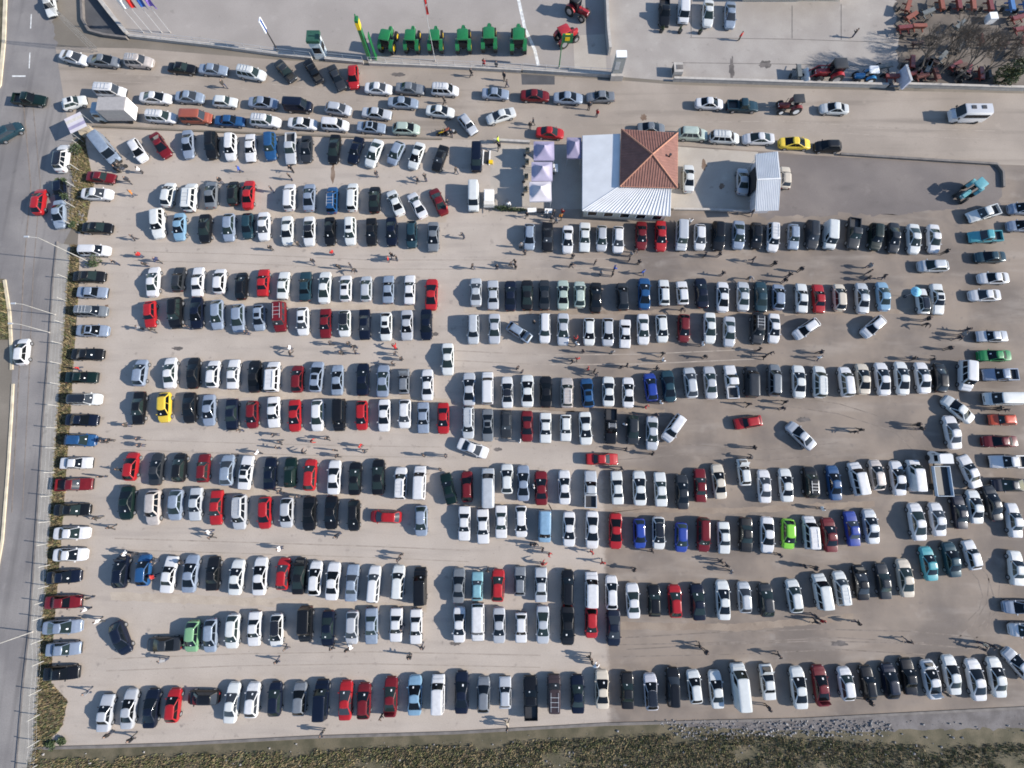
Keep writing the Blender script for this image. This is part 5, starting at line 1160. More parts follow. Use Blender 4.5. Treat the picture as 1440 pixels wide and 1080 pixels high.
735.8|679.3|90|s|L||Rf|light blue sedan, the only light blue vehicle in the sixth row of the right block
760.9|686.2|91|s|M||Rf|first dark red sedan from the left in the sixth row of the right block
793.8|685.1|91|s|W||Rf|first white sedan from the left in the sixth row of the right block
830.4|687.8|90|p|S||Rf|silver pickup truck, the only silver pickup truck in the sixth row of the right block
846.7|645.6|0|s|R||-|red sedan driving sideways through the aisle of the right block
652.9|736|-91|s|W||Rg|white sedan leftmost, beside a white sedan, seventh row of the right block
679.1|740.2|-89|s|W||Rg|white sedan between a white sedan and a white sedan, seventh row of the right block
704.7|733.8|-90|s|W||Rg|white sedan between a white sedan and a white hatchback, seventh row of the right block
732.9|733.3|-89|h|W||Rg|white hatchback, the only white hatchback in the seventh row of the right block
766.2|740.4|-91|v|b||Rg|sky blue van, the only sky blue vehicle in the seventh row of the right block
800.2|744|-90|s|W||Rg|fourth white sedan from the left in the seventh row of the right block
832.7|744.9|-90|s|W||Rg|white sedan between a white sedan and a red sedan, seventh row of the right block
867.8|685.8|93|s|W||Rf|second white sedan from the left in the sixth row of the right block
899.3|686.4|92|s|W||Rf|white sedan between a white sedan and a white sedan, sixth row of the right block
928.9|688|93|s|W||Rf|fourth white sedan from the left in the sixth row of the right block
959.3|691.6|92|s|G||Rf|dark grey sedan, the only dark grey vehicle in the sixth row of the right block
984.7|682.4|92|s|M||Rf|second dark red sedan from the left in the sixth row of the right block
1010.9|677.1|97|s|E||Rf|cream sedan, the only cream vehicle in the sixth row of the right block
1046.2|664|97|h|W|o|Rf|white hatchback between a cream sedan and a white sedan, sixth row of the right block
1074.7|683.8|93|s|W||Rf|white sedan between a white hatchback and a white sedan, sixth row of the right block
1105.1|682.2|95|s|W||Rf|sixth white sedan from the left in the sixth row of the right block
1139.3|678.2|94|u|K|k|Rf|black off-road car, the only black vehicle in the sixth row of the right block
865.6|746.7|-90|s|R||Rg|red sedan, the only red vehicle in the seventh row of the right block
899.3|750.2|-88|h|r||Rg|first bright blue hatchback from the left in the seventh row of the right block
926.2|749.6|-89|h|w||Rg|black-roofed white hatchback, the only black-roofed white vehicle in the seventh row of the right block
958|755.6|-90|h|r||Rg|second bright blue hatchback from the left in the seventh row of the right block
989.3|751.8|-90|e|M||Rg|the only dark red estate car in the seventh row of the right block
1017.8|756.2|-87|s|W||Rg|sixth white sedan from the left in the seventh row of the right block
1049.1|752.2|-89|s|K||Rg|black sedan, the only black vehicle in the seventh row of the right block
1078.9|752.2|-89|s|W||Rg|seventh white sedan from the left in the seventh row of the right block
1108.7|750.9|-89|h|l||Rg|lime green hatchback, the only lime green vehicle in the seventh row of the right block
1138.9|748.9|95|e|W||Rg|white estate car, the only white estate car in the seventh row of the right block
1172.7|678.9|97|s|B||Rf|blue sedan, the only blue vehicle in the sixth row of the right block
1205.6|673.3|103|e|W||Rf|white estate car, the only white estate car in the sixth row of the right block
1232.9|668|99|h|C||Rf|champagne hatchback, the only champagne vehicle in the sixth row of the right block
1262.2|672.4|98|s|W||Rf|white sedan between a champagne hatchback and a white van, sixth row of the right block
1288.9|668.9|97|v|W||Rf|white van, the only white van in the sixth row of the right block
1363.3|662.9|114|s|W||Rf|white sedan rightmost, beside a white van, sixth row of the right block
1417.8|649.3|180|p|W||EC|second white pickup truck from the top in the column along the right edge
1420.4|682.2|180|s|N||EC|navy sedan, the only navy vehicle in the column along the right edge
1166.2|752.2|97|s|M||Rg|dark red sedan, the only dark red sedan in the seventh row of the right block
1197.8|743.3|98|s|r||Rg|bright blue sedan, the only bright blue sedan in the seventh row of the right block
1224.4|740.4|98|s|S||Rg|silver sedan, the only silver vehicle in the seventh row of the right block
1289.3|733.8|99|s|W||Rk|white sedan leftmost, beside a white sedan, short slanted row by the right edge
1317.8|730.2|99|s|W||Rk|second white sedan from the left in the short slanted row by the right edge
1348.9|720|98|s|N||Rk|navy sedan, the only navy vehicle in the short slanted row by the right edge
1370.7|712.7|98|s|W||Rk|third white sedan from the left in the short slanted row by the right edge
1395.6|707.1|105|s|G||Rk|the only dark grey sedan in the short slanted row by the right edge
1425.6|731.6|98|s|W||Rk|white sedan rightmost, beside a dark grey sedan, short slanted row by the right edge
1306|792.7|101|s|q||Rh|turquoise sedan, the only turquoise vehicle in the eighth row of the right block
1337.8|786.9|102|s|T||Rh|teal sedan, the only teal vehicle in the eighth row of the right block
1366.7|780.4|106|h|W||Rh|white hatchback rightmost, beside a teal sedan, eighth row of the right block
1429.3|798.9|95|s|W||-|white sedan alone on the open asphalt at the right edge of the frame
88.9|846.7|2|s|M||WC|second dark red sedan from the top in the column along the grass strip
87.8|881.6|3|s|L||WC|third light blue sedan from the top in the column along the grass strip
89.3|912.7|3|s|L||WC|fourth light blue sedan from the top in the column along the grass strip
86.2|946.7|3|s|K||WC|black sedan lowest, beside a light blue sedan, column along the grass strip
170|897.1|-70|h|N||-|navy hatchback aslant and alone at the start of the eleventh left row
230.7|906|182|s|G||-|dark grey sedan turned sideways beside a leaf green hatchback
270.4|894.9|-95|h|f||LK|leaf green hatchback, the only leaf green vehicle in the eleventh row of the left block
296.2|893.8|-93|h|L||LK|light blue hatchback, the only light blue hatchback in the eleventh row of the left block
468.2|817.3|85|s|W||LJ|fourth white sedan from the left in the tenth row of the left block
495.1|819.6|86|s|L||LJ|second light blue sedan from the left in the tenth row of the left block
525.6|821.8|85|e|W||LJ|first white estate car from the left in the tenth row of the left block
559.6|818.9|86|e|W||LJ|second white estate car from the left in the tenth row of the left block
327.1|887.8|-94|h|W||LK|white hatchback, the only white hatchback in the eleventh row of the left block
357.8|884.4|-93|s|W||LK|first white sedan from the left in the eleventh row of the left block
388.9|886.7|-92|h|w||LK|black-roofed white hatchback, the only black-roofed white vehicle in the eleventh row of the left block
429.8|877.8|-92|e|K||LK|black estate car, the only black vehicle in the eleventh row of the left block
461.1|883.8|-92|s|N||LK|navy sedan, the only navy vehicle in the eleventh row of the left block
495.1|882.7|-92|h|S||LK|silver hatchback, the only silver vehicle in the eleventh row of the left block
522.2|880.4|-91|s|L||LK|light blue sedan, the only light blue sedan in the eleventh row of the left block
556.9|878.9|-92|s|W||LK|second white sedan from the left in the eleventh row of the left block
591.1|824.4|90|e|K||LJ|black estate car, the only black estate car in the tenth row of the left block
644.9|823.3|88|s|g||Rh|grey sedan, the only grey sedan in the eighth row of the right block
671.1|824.4|89|h|a||Rh|aqua hatchback, the only aqua vehicle in the eighth row of the right block
700.2|823.3|88|h|R||Rh|red hatchback between an aqua hatchback and a grey hatchback, eighth row of the right block
731.1|817.3|89|h|g||Rh|grey hatchback, the only grey hatchback in the eighth row of the right block
760.7|822.2|90|s|S||Rh|silver sedan, the only silver sedan in the eighth row of the right block
798.2|826|89|e|K||Rh|black estate car, the only black estate car in the eighth row of the right block
831.6|828.9|90|e|W||Rh|first white estate car from the left in the eighth row of the right block
860|833.3|91|h|W||Rh|first white hatchback from the left in the eighth row of the right block
584.9|881.1|-91|s|W||LK|white sedan rightmost, beside a white sedan, eleventh row of the left block
645.8|878.4|-91|s|W||Ri|white sedan, the only white sedan in the ninth row of the right block
672|875.1|-90|e|W||Ri|white estate car, the only white estate car in the ninth row of the right block
701.8|879.3|-90|s|S||Ri|first silver sedan from the left in the ninth row of the right block
732.7|882.9|-90|h|W||Ri|white hatchback, the only white hatchback in the ninth row of the right block
763.3|878.4|-90|s|S||Ri|silver sedan between a white hatchback and a black sedan, ninth row of the right block
798.2|879.6|-90|s|K||Ri|black sedan, the only black vehicle in the ninth row of the right block
831.6|875.6|-90|h|R||Ri|red hatchback, the only red vehicle in the ninth row of the right block
862.9|882.7|-90|s|N||Ri|navy sedan, the only navy vehicle in the ninth row of the right block
890|844.9|93|s|W||Rh|white sedan between a white hatchback and a black hatchback, eighth row of the right block
920|844.9|92|h|K||Rh|black hatchback, the only black hatchback in the eighth row of the right block
949.1|845.6|93|h|R||Rh|red hatchback between a black hatchback and a navy sedan, eighth row of the right block
981.3|846.7|95|s|N||Rh|navy sedan, the only navy vehicle in the eighth row of the right block
1016.7|843.8|93|s|W||Rh|white sedan between a navy sedan and a silver hatchback, eighth row of the right block
1046.7|840|94|h|S||Rh|silver hatchback, the only silver hatchback in the eighth row of the right block
1077.3|844|95|h|G||Rh|dark grey hatchback, the only dark grey hatchback in the eighth row of the right block
1116.7|838.2|99|h|W||Rh|second white hatchback from the left in the eighth row of the right block
1154.7|831.6|100|e|W||Rh|second white estate car from the left in the eighth row of the right block
1182.9|827.8|99|e|W|k|Rh|third white estate car from the left in the eighth row of the right block
1210.4|819.3|98|s|K|o|Rh|black sedan, the only black sedan in the eighth row of the right block
1242|817.3|98|s|G||Rh|dark grey sedan, the only dark grey sedan in the eighth row of the right block
1272.9|812.9|98|s|E||Rh|cream sedan, the only cream vehicle in the eighth row of the right block
1437.3|853.8|180|s|L||EC|light blue sedan between a navy sedan and a white hatchback, column along the right edge
1442.2|885.8|180|h|W||EC|white hatchback, the only white hatchback in the column along the right edge
1432.2|934.4|131|s|S||EC|silver sedan lowest, beside a white hatchback, column along the right edge
148.4|1002.7|82|s|S||LL|silver sedan leftmost, beside a silver sedan, twelfth row of the left block
181.8|997.1|83|s|S||LL|silver sedan between a silver sedan and a navy sedan, twelfth row of the left block
212.9|996.2|84|s|N||LL|navy sedan, the only navy sedan in the twelfth row of the left block
243.8|992.2|84|h|R||LL|red hatchback, the only red hatchback in the twelfth row of the left block
286|981.1|180|h|K||-|black hatchback turned sideways beside the red hatchback in the last left row
326.2|988.4|83|s|W||LL|white sedan, the only white sedan in the twelfth row of the left block
355.1|984.4|85|h|W||LL|white hatchback, the only white hatchback in the twelfth row of the left block
386.7|983.3|87|h|N||LL|navy hatchback, the only navy hatchback in the twelfth row of the left block
421.3|983.3|87|h|g||LL|grey hatchback, the only grey vehicle in the twelfth row of the left block
452.2|983.8|87|e|N||LL|navy estate car, the only navy estate car in the twelfth row of the left block
486.2|984.9|88|s|R||LL|red sedan, the only red sedan in the twelfth row of the left block
511.6|986|88|h|M||LL|dark red hatchback, the only dark red hatchback in the twelfth row of the left block
549.3|980|88|s|M|t|LL|dark red sedan, the only dark red sedan in the twelfth row of the left block
583.3|977.8|89|s|b||LL|sky blue sedan, the only sky blue vehicle in the twelfth row of the left block
616|974.9|89|e|W||Rj|white estate car, the only white estate car in the tenth row of the right block
649.3|973.8|89|s|N||Rj|first navy sedan from the left in the tenth row of the right block
680|977.1|89|h|g||Rj|grey hatchback, the only grey vehicle in the tenth row of the right block
710.2|974|90|h|S||Rj|silver hatchback, the only silver vehicle in the tenth row of the right block
746.2|981.6|91|p|K||Rj|black pickup truck, the only black pickup truck in the tenth row of the right block
778.9|974.4|90|e|D||Rj|the only dark brown estate car in the tenth row of the right block
812.2|976|91|s|N||Rj|second navy sedan from the left in the tenth row of the right block
846.7|969.3|91|s|E||Rj|cream sedan, the only cream vehicle in the tenth row of the right block
882.2|971.1|91|s|K||Rj|first black sedan from the left in the tenth row of the right block
915.3|972.9|94|h|y||Rj|black-roofed silver hatchback, the only black-roofed silver vehicle in the tenth row of the right block
946.7|966.7|91|e|K||Rj|black estate car, the only black estate car in the tenth row of the right block
976.7|965.8|97|h|W||Rj|first white hatchback from the left in the tenth row of the right block
1007.1|969.6|96|s|W||Rj|white sedan between a white hatchback and a white van, tenth row of the right block
1041.6|965.6|96|v|W||Rj|white van, the only white van in the tenth row of the right block
1079.6|959.1|97|s|W|o|Rj|white sedan between a white van and a white sedan, tenth row of the right block
1123.3|967.3|97|s|W||Rj|third white sedan from the left in the tenth row of the right block
1154.2|964.4|98|s|M|t|Rj|dark red sedan, the only dark red vehicle in the tenth row of the right block
1189.8|961.6|99|h|W||Rj|second white hatchback from the left in the tenth row of the right block
1220.4|960.4|99|h|K||Rj|black hatchback, the only black hatchback in the tenth row of the right block
1251.1|957.8|99|h|N||Rj|navy hatchback, the only navy hatchback in the tenth row of the right block
1277.1|951.1|99|s|K||Rj|black sedan between a navy hatchback and a white sedan, tenth row of the right block
1309.3|955.6|102|s|W|ot|Rj|white sedan between a black sedan and a white sedan, tenth row of the right block
1337.8|948.9|100|s|W||Rj|fifth white sedan from the left in the tenth row of the right block
1372.2|956|101|s|W||Rj|sixth white sedan from the left in the tenth row of the right block
1401.1|952.2|100|s|W||Rj|white sedan rightmost, beside a white sedan, tenth row of the right block
84.4|268|-88|h|N||-|navy hatchback in the shade of shrubs at the road corner'''
rnd = random.Random(77)
ROOFK = mat('black_roof', (.012, .013, .017), .12, var=0, coat=.5)
def set_paint(o, pm):
    for i, s in enumerate(o.material_slots):
        if s.material is DUMMY: s.link = 'OBJECT'; s.material = pm
def add_car(px, py, ang, ty, col, fl, row, label):
    hh = .7 if ty != 'v' else 1.1; x, y = P(px, py, hh)
    if ty == 's': key = rnd.choices(('s0', 's1', 's2'), (5, 3, 2))[0]
    elif ty == 'h': key = rnd.choices(('h0', 'h1', 'h2'), (5, 2, 2))[0]
    elif ty == 'e': key = rnd.choices(('e0', 'e1'), (6, 4))[0]
    elif ty == 'v': key = 'v1' if (px > 820 and py > 900) or 560 < px < 700 and 670 < py < 700 or (px > 1390) else 'v0'
    else: key = ty + '0'
    gl = rnd.choices(GLASS, (4, 2, 2, 1))[0]
    L = TYPES[key][0]; grp = ('cars parked in the ' + RN[row]) if row in RN else 'cars standing outside the rows'
    t = thing(NAME[ty], label, CAT[ty], (x, y, 0), heading(px, py, ang, hh), grp)
    t.scale = (rnd.uniform(.95, 1.06), rnd.uniform(.93, 1.0), rnd.uniform(.97, 1.03))
    pm = paint(col, rnd.randint(0, 2)); nt = rnd.choices((0, 1, -1), (5, 3, 3))[0] if row[0] in 'LRWE' else -1; ni = 0
    for n, me, loc in PROTO[key]:
        if n == 'sale_notice':
            ni += 1
            if ni - 1 != nt: continue
        o = link(n, me, t, loc); set_paint(o, pm)
        if n in ('windscreen', 'rear_window', 'side_window'): o.material_slots[0].link = 'OBJECT'; o.material_slots[0].material = gl
        if n == 'roof' and (col in 'wy'): o.material_slots[0].material = ROOFK; o['label'] = 'black glossy roof'
        if n == 'bonnet' and 'o' in fl: o.rotation_euler = (0, -math.radians(62), 0); o['label'] = 'bonnet propped open'
        if n == 'boot_lid' and 't' in fl: o.rotation_euler = (0, math.radians(75), 0); o['label'] = 'boot lid standing open'
    if 'o' in fl:
        b = MB(); wb = TYPES[key][4]; b.box(((wb + .02 + .45) / 2 * L, 0, .86), ((.43 - wb) * L, 1.1, .10)); b.build('engine_bay', M['engine'], t)
    if 'r' in fl:
        wt, rt = TYPES[key][5:7]; b = MB(); b.box(((wt * .75 + rt * .25) * L - .1, 0, TYPES[key][2] + .012), (.62, .82, .03)); b.build('sunroof', M['glass'], t)
    if 'k' in fl or (ty == 'e' and rnd.random() < .3):
        wt, rt = TYPES[key][5:7]; zz = TYPES[key][2] + .09
        for sg in (1, -1):
            b = MB(); b.box(((wt + rt) / 2 * L, sg * .48, zz), ((wt - rt) * L * .8, .04, .04)); b.build('roof_rail', M['metalw'], t)
        for q in (.3, .5, .7):
            b = MB(); b.box((lerp(rt, wt, q) * L, 0, zz), (.05, 1.1, .03)); b.build('roof_bar', M['metalw'], t)
    return t
for ln in CARS.split('\n'):
    a = ln.split('|'); add_car(float(a[0]), float(a[1]), float(a[2]) if a[2] else 0, a[3], a[4], a[5], a[6], a[7])

# ---------------------------------------------------------------- special vehicles
def wheel_at(t, x, y, r, w, rimcol=None, name='wheel'):
    b = MB(); b.cyl((0, -w / 2, 0), (0, w / 2, 0), r, n=18)
    for k in range(18):                                   # tread lugs
        a = k * PI / 9; b.box((math.cos(a) * r, 0, math.sin(a) * r), (.05, w * .9, .05))
    o = b.build(name, M['rubber'], t, 30, (x, y, r)); g = MB()
    g.cyl((0, -w / 2 - .02, 0), (0, w / 2 + .02, 0), r * .55, n=14); g.build('rim', rimcol or M['rim'], o); return o
def tractor(px, py, ang, body, rim, label, roof=None, cab=True, sc=1.0, group=None, loader=False):
    t = thing('tractor', label, 'tractor', (*P(px, py, 1.0), 0), heading(px, py, ang), group); t.scale = (sc,) * 3
    b = MB(); b.loft([[(x, y * w, z) for y, z in ((-.36, .75), (-.38, 1.25), (-.24, 1.5), (.24, 1.5), (.38, 1.25), (.36, .75))] for x, w in ((.35, 1), (1.2, .96), (1.85, .86), (2.05, .7))]); b.build('bonnet', body, t, 30)
    b = MB(); b.box((.6, 0, .7), (3.0, .5, .4)); b.box((1.9, 0, .75), (.5, .6, .35)); b.build('chassis', M['dark'], t)
    for s in (-1, 1):
        wheel_at(t, -.85, s * .88, .84, .46, rim); wheel_at(t, 1.45, s * .80, .56, .34, rim)
        b = MB()
        b.loft([[(-.85 + .98 * math.cos(a) , s * yy, .84 + .98 * math.sin(a) * z) for yy, z in ((.58, 1), (1.12, 1), (1.12, .95), (.58, .95))] for a in [PI * (.1 + .8 * k / 8) for k in range(9)]]); b.build('fender', body, t, 40)
    if cab:
        b = MB(); b.loft([[(x, y, z) for x, y in ((-1.25, -.62), (.25, -.62), (.25, .62), (-1.25, .62))] for z in (1.1, 2.42)]); b.build('cab_glass', M['glass'], t)
        for X in (-1.25, .25):
            for Y in (-.62, .62):
                b = MB(); b.box((X, Y, 1.78), (.08, .08, 1.4)); b.build('pillar', M['dark'], t)
    else:
        b = MB(); b.box((-.75, 0, 1.2), (.5, .5, .14)); b.box((-1.0, 0, 1.5), (.12, .5, .5)); b.build('seat', M['plastic'], t)
        if roof:
            for X in (-1.25, .15):
                for Y in (-.55, .55):
                    b = MB(); b.cyl((X, Y, 1.1), (X, Y, 2.35), .03, n=6); b.build('pillar', M['dark'], t)
        b = MB(); b.cyl((.0, 0, 1.35), (-.12, 0, 1.6), .03, n=6); b.cyl((-.12, 0, 1.6), (-.14, 0, 1.63), .2, n=12); b.build('steering_wheel', M['plastic'], t)
    if cab or roof:
        b = MB(); b.loft([[(-.5 + x * f, y * f, z) for x, y in ((-.9, -.75), (.7, -.75), (.85, -.5), (.85, .5), (.7, .75), (-.9, .75))] for f, z in ((1, 2.40), (1.03, 2.5), (.97, 2.6), (.75, 2.65))]); b.build('roof', roof or body, t, 35)
    b = MB(); b.cyl((1.0, -.3, 1.4), (1.0, -.3, 2.3), .05, n=8); b.build('exhaust', M['dark'], t)
    for s in (-1, 1):
        b = MB(); b.box((2.04, s * .2, 1.2), (.06, .22, .14)); b.build('headlight', M['lamp'], t)
    if loader:
        for s in (-1, 1):
            b = MB(); b.cyl((.3, s * .5, 1.6), (1.9, s * .5, 1.7), .08, n=6); b.cyl((1.9, s * .5, 1.7), (2.9, s * .5, .7), .08, n=6); b.build('loader_arm', body, t)
        b = MB(); b.loft([[(x, y, z) for y in (-.95, .95) for (x, z) in ((2.8, .25),)] + [(3.5, .95, .2), (3.5, -.95, .2)], [(2.75, -.95, .9), (2.75, .95, .9), (2.95, .95, .95), (2.95, -.95, .95)]]); b.build('loader_bucket', M['metalw'], t)
    return t
TG = 'green tractors lined up in the dealer yard'
for i, (px, py, a, s, l) in enumerate([(546, 58, 74, .98, 'green tractor leftmost of the line, turned slightly, beside the pylon sign'), (580, 58, 84, .98, 'second green tractor from the left in the dealer line'), (613, 58, 88, .98, 'third green tractor from the left, behind the flagpole'),
        (652, 58, 90, 1.02, 'fourth green tractor from the left in the dealer line'), (688, 56, 90, 1.04, 'fifth green tractor from the left in the dealer line'), (729, 58, 90, 1.08, 'green tractor rightmost of the line beside the white ground stripe')]):
    tractor(px, py, a, GREEN, YEL, l, group=TG, sc=s * 1.1)
TRED = mat('tractor_red', (.34, .02, .025), .4, 0, .4); DRED = mat('tractor_dark_red', (.16, .02, .02), .5, 0, .2); TBLUE = mat('tractor_blue', (.03, .2, .42), .4, 0, .4); TTUR = mat('tractor_turquoise', (.08, .28, .32), .5, 0, .3)
tractor(796, 51, 25, TRED, M['rim'], 'red tractor in the dealer yard behind the green sign panel', roof=TRED, sc=1.0)
tractor(812, 12, -30, TRED, M['rim'], 'red tractor at the top of the dealer yard', roof=M['dark'], sc=1.0)
tractor(1166, 103, 182, TRED, M['rim'], 'big red tractor with front loader behind the long pale wall', roof=M['dark'], sc=1.15, loader=True)
tractor(1218, 106, 180, TBLUE, M['white'], 'blue tractor with white rims beside the red loader tractor', roof=M['white'], cab=False, sc=.85)
tractor(1364, 268, 218, TTUR, M['dark'], 'turquoise tractor with flat canopy on the asphalt corner', roof=TTUR, cab=False, sc=.95)
tractor(1112, 148, 182, DRED, M['white'], 'old dark red tractor with canopy frame in the roadside queue', roof=M['dark'], cab=False, sc=.95)
# farm implements of the upper right yards
def implement(px, py, rz, col, label, L=2.2, W=1.6, wheels=True, group='farm implements in the machine yards'):
    t = thing('farm_implement', label, 'farm machine', (*P(px, py, .4), 0), rz, group)
    b = MB(); b.box((0, 0, .75), (L, .14, .14)); b.box((L * .3, 0, .75), (.14, W, .14)); b.box((-L * .3, 0, .75), (.14, W, .14)); b.build('frame', col, t)
    b = MB(); b.box((0, 0, 1.05), (L * .8, W * .32, .45), taper=1.25); b.build('hopper', col, t)
    tm = MB(); tm.cyl((0, 0, .7), (.12, 0, .35), .035, n=5); tm.cyl((.12, 0, .35), (-.05, 0, .02), .03, n=5); me = tm.mesh('tine', [M['dark']])
    for k in range(5):
        for sx in (-.3, .3): link('tine', me, t, (L * sx, (k - 2) * W / 5, 0))
    b = MB(); b.cyl((L / 2, 0, .75), (L / 2 + .7, 0, .6), .05, n=6); b.build('drawbar', M['dark'], t)
    if wheels:
        for s in (-1, 1):
            b = MB(); b.cyl((-.2, s * W * .55, .36), (-.2, s * W * .55 + s * .16, .36), .36, n=12); b.build('wheel', M['rubber'], t)
ORG = mat('implement_orange', (.22, .065, .04), .6, 0, 0); IRD = mat('implement_red', (.16, .03, .026), .5, 0, .2); IBL = mat('implement_blue', (.06, .16, .36), .5, 0, .2); IGR = mat('implement_grey', (.12, .13, .13), .6)
IMP = [(1319, 11, 1.57, ORG, 'orange implement leftmost of the top machine row'), (1343, 10, 1.57, IRD, 'red implement second in the top machine row'), (1363, 11, 1.5, ORG, 'orange red implement third in the top machine row'), (1387, 12, 1.57, IRD, 'red implement above the white crate'),
 (1417, 12, 1.57, IBL, 'blue implement left one of the two blue in the top row'), (1437, 14, 1.57, IBL, 'blue implement at the upper right corner of the frame'), (1272, 14, 1.2, ORG, 'orange implement at the top of the left machine stack'), (1277, 28, .6, ORG, 'orange implement in the middle of the left machine stack'),
 (1268, 44, .1, IRD, 'dark red implement below the orange ones at the machine yard edge'), (1288, 42, .0, ORG, 'orange implement lying beside the dark red one'), (1426, 30, .3, IRD, 'red implement below the blue ones'), (1430, 46, .2, IRD, 'second red implement near the right frame edge'),
 (1278, 92, 1.4, IRD, 'bright red implement beside the grey billboard'), (1282, 108, .2, IRD, 'red implement under the leafless trees near the billboard'), (1338, 96, .5, IRD, 'rusty red implement in the middle under the trees'), (1356, 104, 1.2, IRD, 'dark red implement under the third leafless tree'), (1374, 108, 1.5, IRD, 'red implement beside the dark evergreen'),
 (1250, 112, 0, IRD, 'maroon implement left of the grey billboard'), (1320, 84, .8, IGR, 'grey implement under the leafless trees'), (1300, 100, 1.1, IGR, 'grey harrow between the first two leafless trees'), (1120, 105, 1.57, IGR, 'dark grey implement in front of the red loader tractor'), (1240, 98, .2, IGR, 'grey green implement behind the blue tractor'), (1300, 22, .4, IGR, 'grey implement in the middle of the machine yard'), (1345, 40, .7, IGR, 'grey rusty implement below the top machine row')]
for i in IMP: implement(*i)
R_ = random.Random(8)
RUST = [mat(f'rusty_steel_{k}', c, .8, var=.3) for k, c in enumerate([(.09, .05, .04), (.07, .06, .055), (.14, .045, .035), (.05, .05, .05)])]
NTH = 'first second third fourth fifth sixth seventh eighth ninth tenth eleventh twelfth thirteenth fourteenth fifteenth sixteenth seventeenth eighteenth nineteenth twentieth twenty-first twenty-second'.split()
for k, hx in enumerate(sorted(R_.uniform(1272, 1432) for _ in range(15))):
    implement(hx, R_.uniform(52, 112), R_.uniform(0, 3), RUST[k % 4], NTH[k] + ' dull rusty implement from the left in the heap under the leafless trees', R_.uniform(1.4, 2.4), R_.uniform(1, 1.7), k % 2, 'rusty implements heaped under the leafless trees')
t = thing('white_crate', 'white square crate among the red farm implements', 'crate', (*P(1389, 30), 0), .05)
b = MB(); b.box((0, 0, .5), (1.2, 1.2, 1.0)); b.build('box', M['white'], t); b = MB(); b.box((0, 0, 1.03), (1.26, 1.26, .06)); b.build('lid', M['white'], t)
# minibus
t = thing('minibus', 'white minibus driving along the upper right road', 'minibus', (*P(1364, 158.5, 1.3), 0), PI); t.scale = (.87, .95, .9)
Wh = paint('W', 0); Lb = 6.1
b = MB()
def bsec(x, s, z0, zt): return [(x, y * s, z) for y, z in ((0, z0), (.98, z0), (1.02, z0 + .4), (1.02, 1.3), (.93, zt - .2), (.8, zt - .04), (.4, zt), (0, zt + .01))] + [(x, -y * s, z) for y, z in ((.4, zt), (.8, zt - .04), (.93, zt - .2), (1.02, 1.3), (1.02, z0 + .4), (.98, z0))]
b.loft([bsec(-3.05, .93, .5, 2.5), bsec(-2.95, .99, .4, 2.62), bsec(1.45, 1, .35, 2.62), bsec(1.7, 1, .35, 2.55), bsec(2.45, .98, .35, 1.35), bsec(2.95, .93, .4, 1.15), bsec(3.05, .84, .5, .9)]); b.build('body', Wh, t, 35)
b = MB(); b.grid(lambda u, v: (lerp(2.42, 1.74, v) + .03, lerp(-.86, .86, u), lerp(1.42, 2.5, v) + .03), 6, 3); b.build('windscreen', M['glass'], t)
for s in (-1, 1):
    for k in range(5):
        x0 = -2.8 + k * .86; b = MB(); b.box((x0 + .4, s * .975, 1.82), (.78, .12, .62), taper=.96); b.build('side_window', M['glass'], t)
    b = MB(); b.cyl((1.75, s * .8, .36), (1.75, s * 1.03, .36), .36, n=16); b.build('wheel', M['rubber'], t)
    b = MB(); b.cyl((-1.9, s * .8, .36), (-1.9, s * 1.03, .36), .36, n=16); b.build('wheel', M['rubber'], t)
    b = MB(); b.box((2.2, s * 1.16, 1.5), (.14, .22, .3)); b.build('mirror', M['plastic'], t)
    b = MB(); b.box((3.0, s * .66, .95), (.12, .3, .2)); b.build('headlight', M['lamp'], t)
    b = MB(); b.box((-3.05, s * .82, 1.1), (.06, .16, .4)); b.build('tail_light', M['tail'], t)
for X in (-1.4, .4):
    b = MB(); b.box((X, -.1, 2.66), (.75, .62, .09)); b.build('roof_hatch', M['dark'], t)
b = MB(); b.box((-3.04, 0, 1.8), (.06, 1.5, .7)); b.build('rear_window', M['glass'], t)
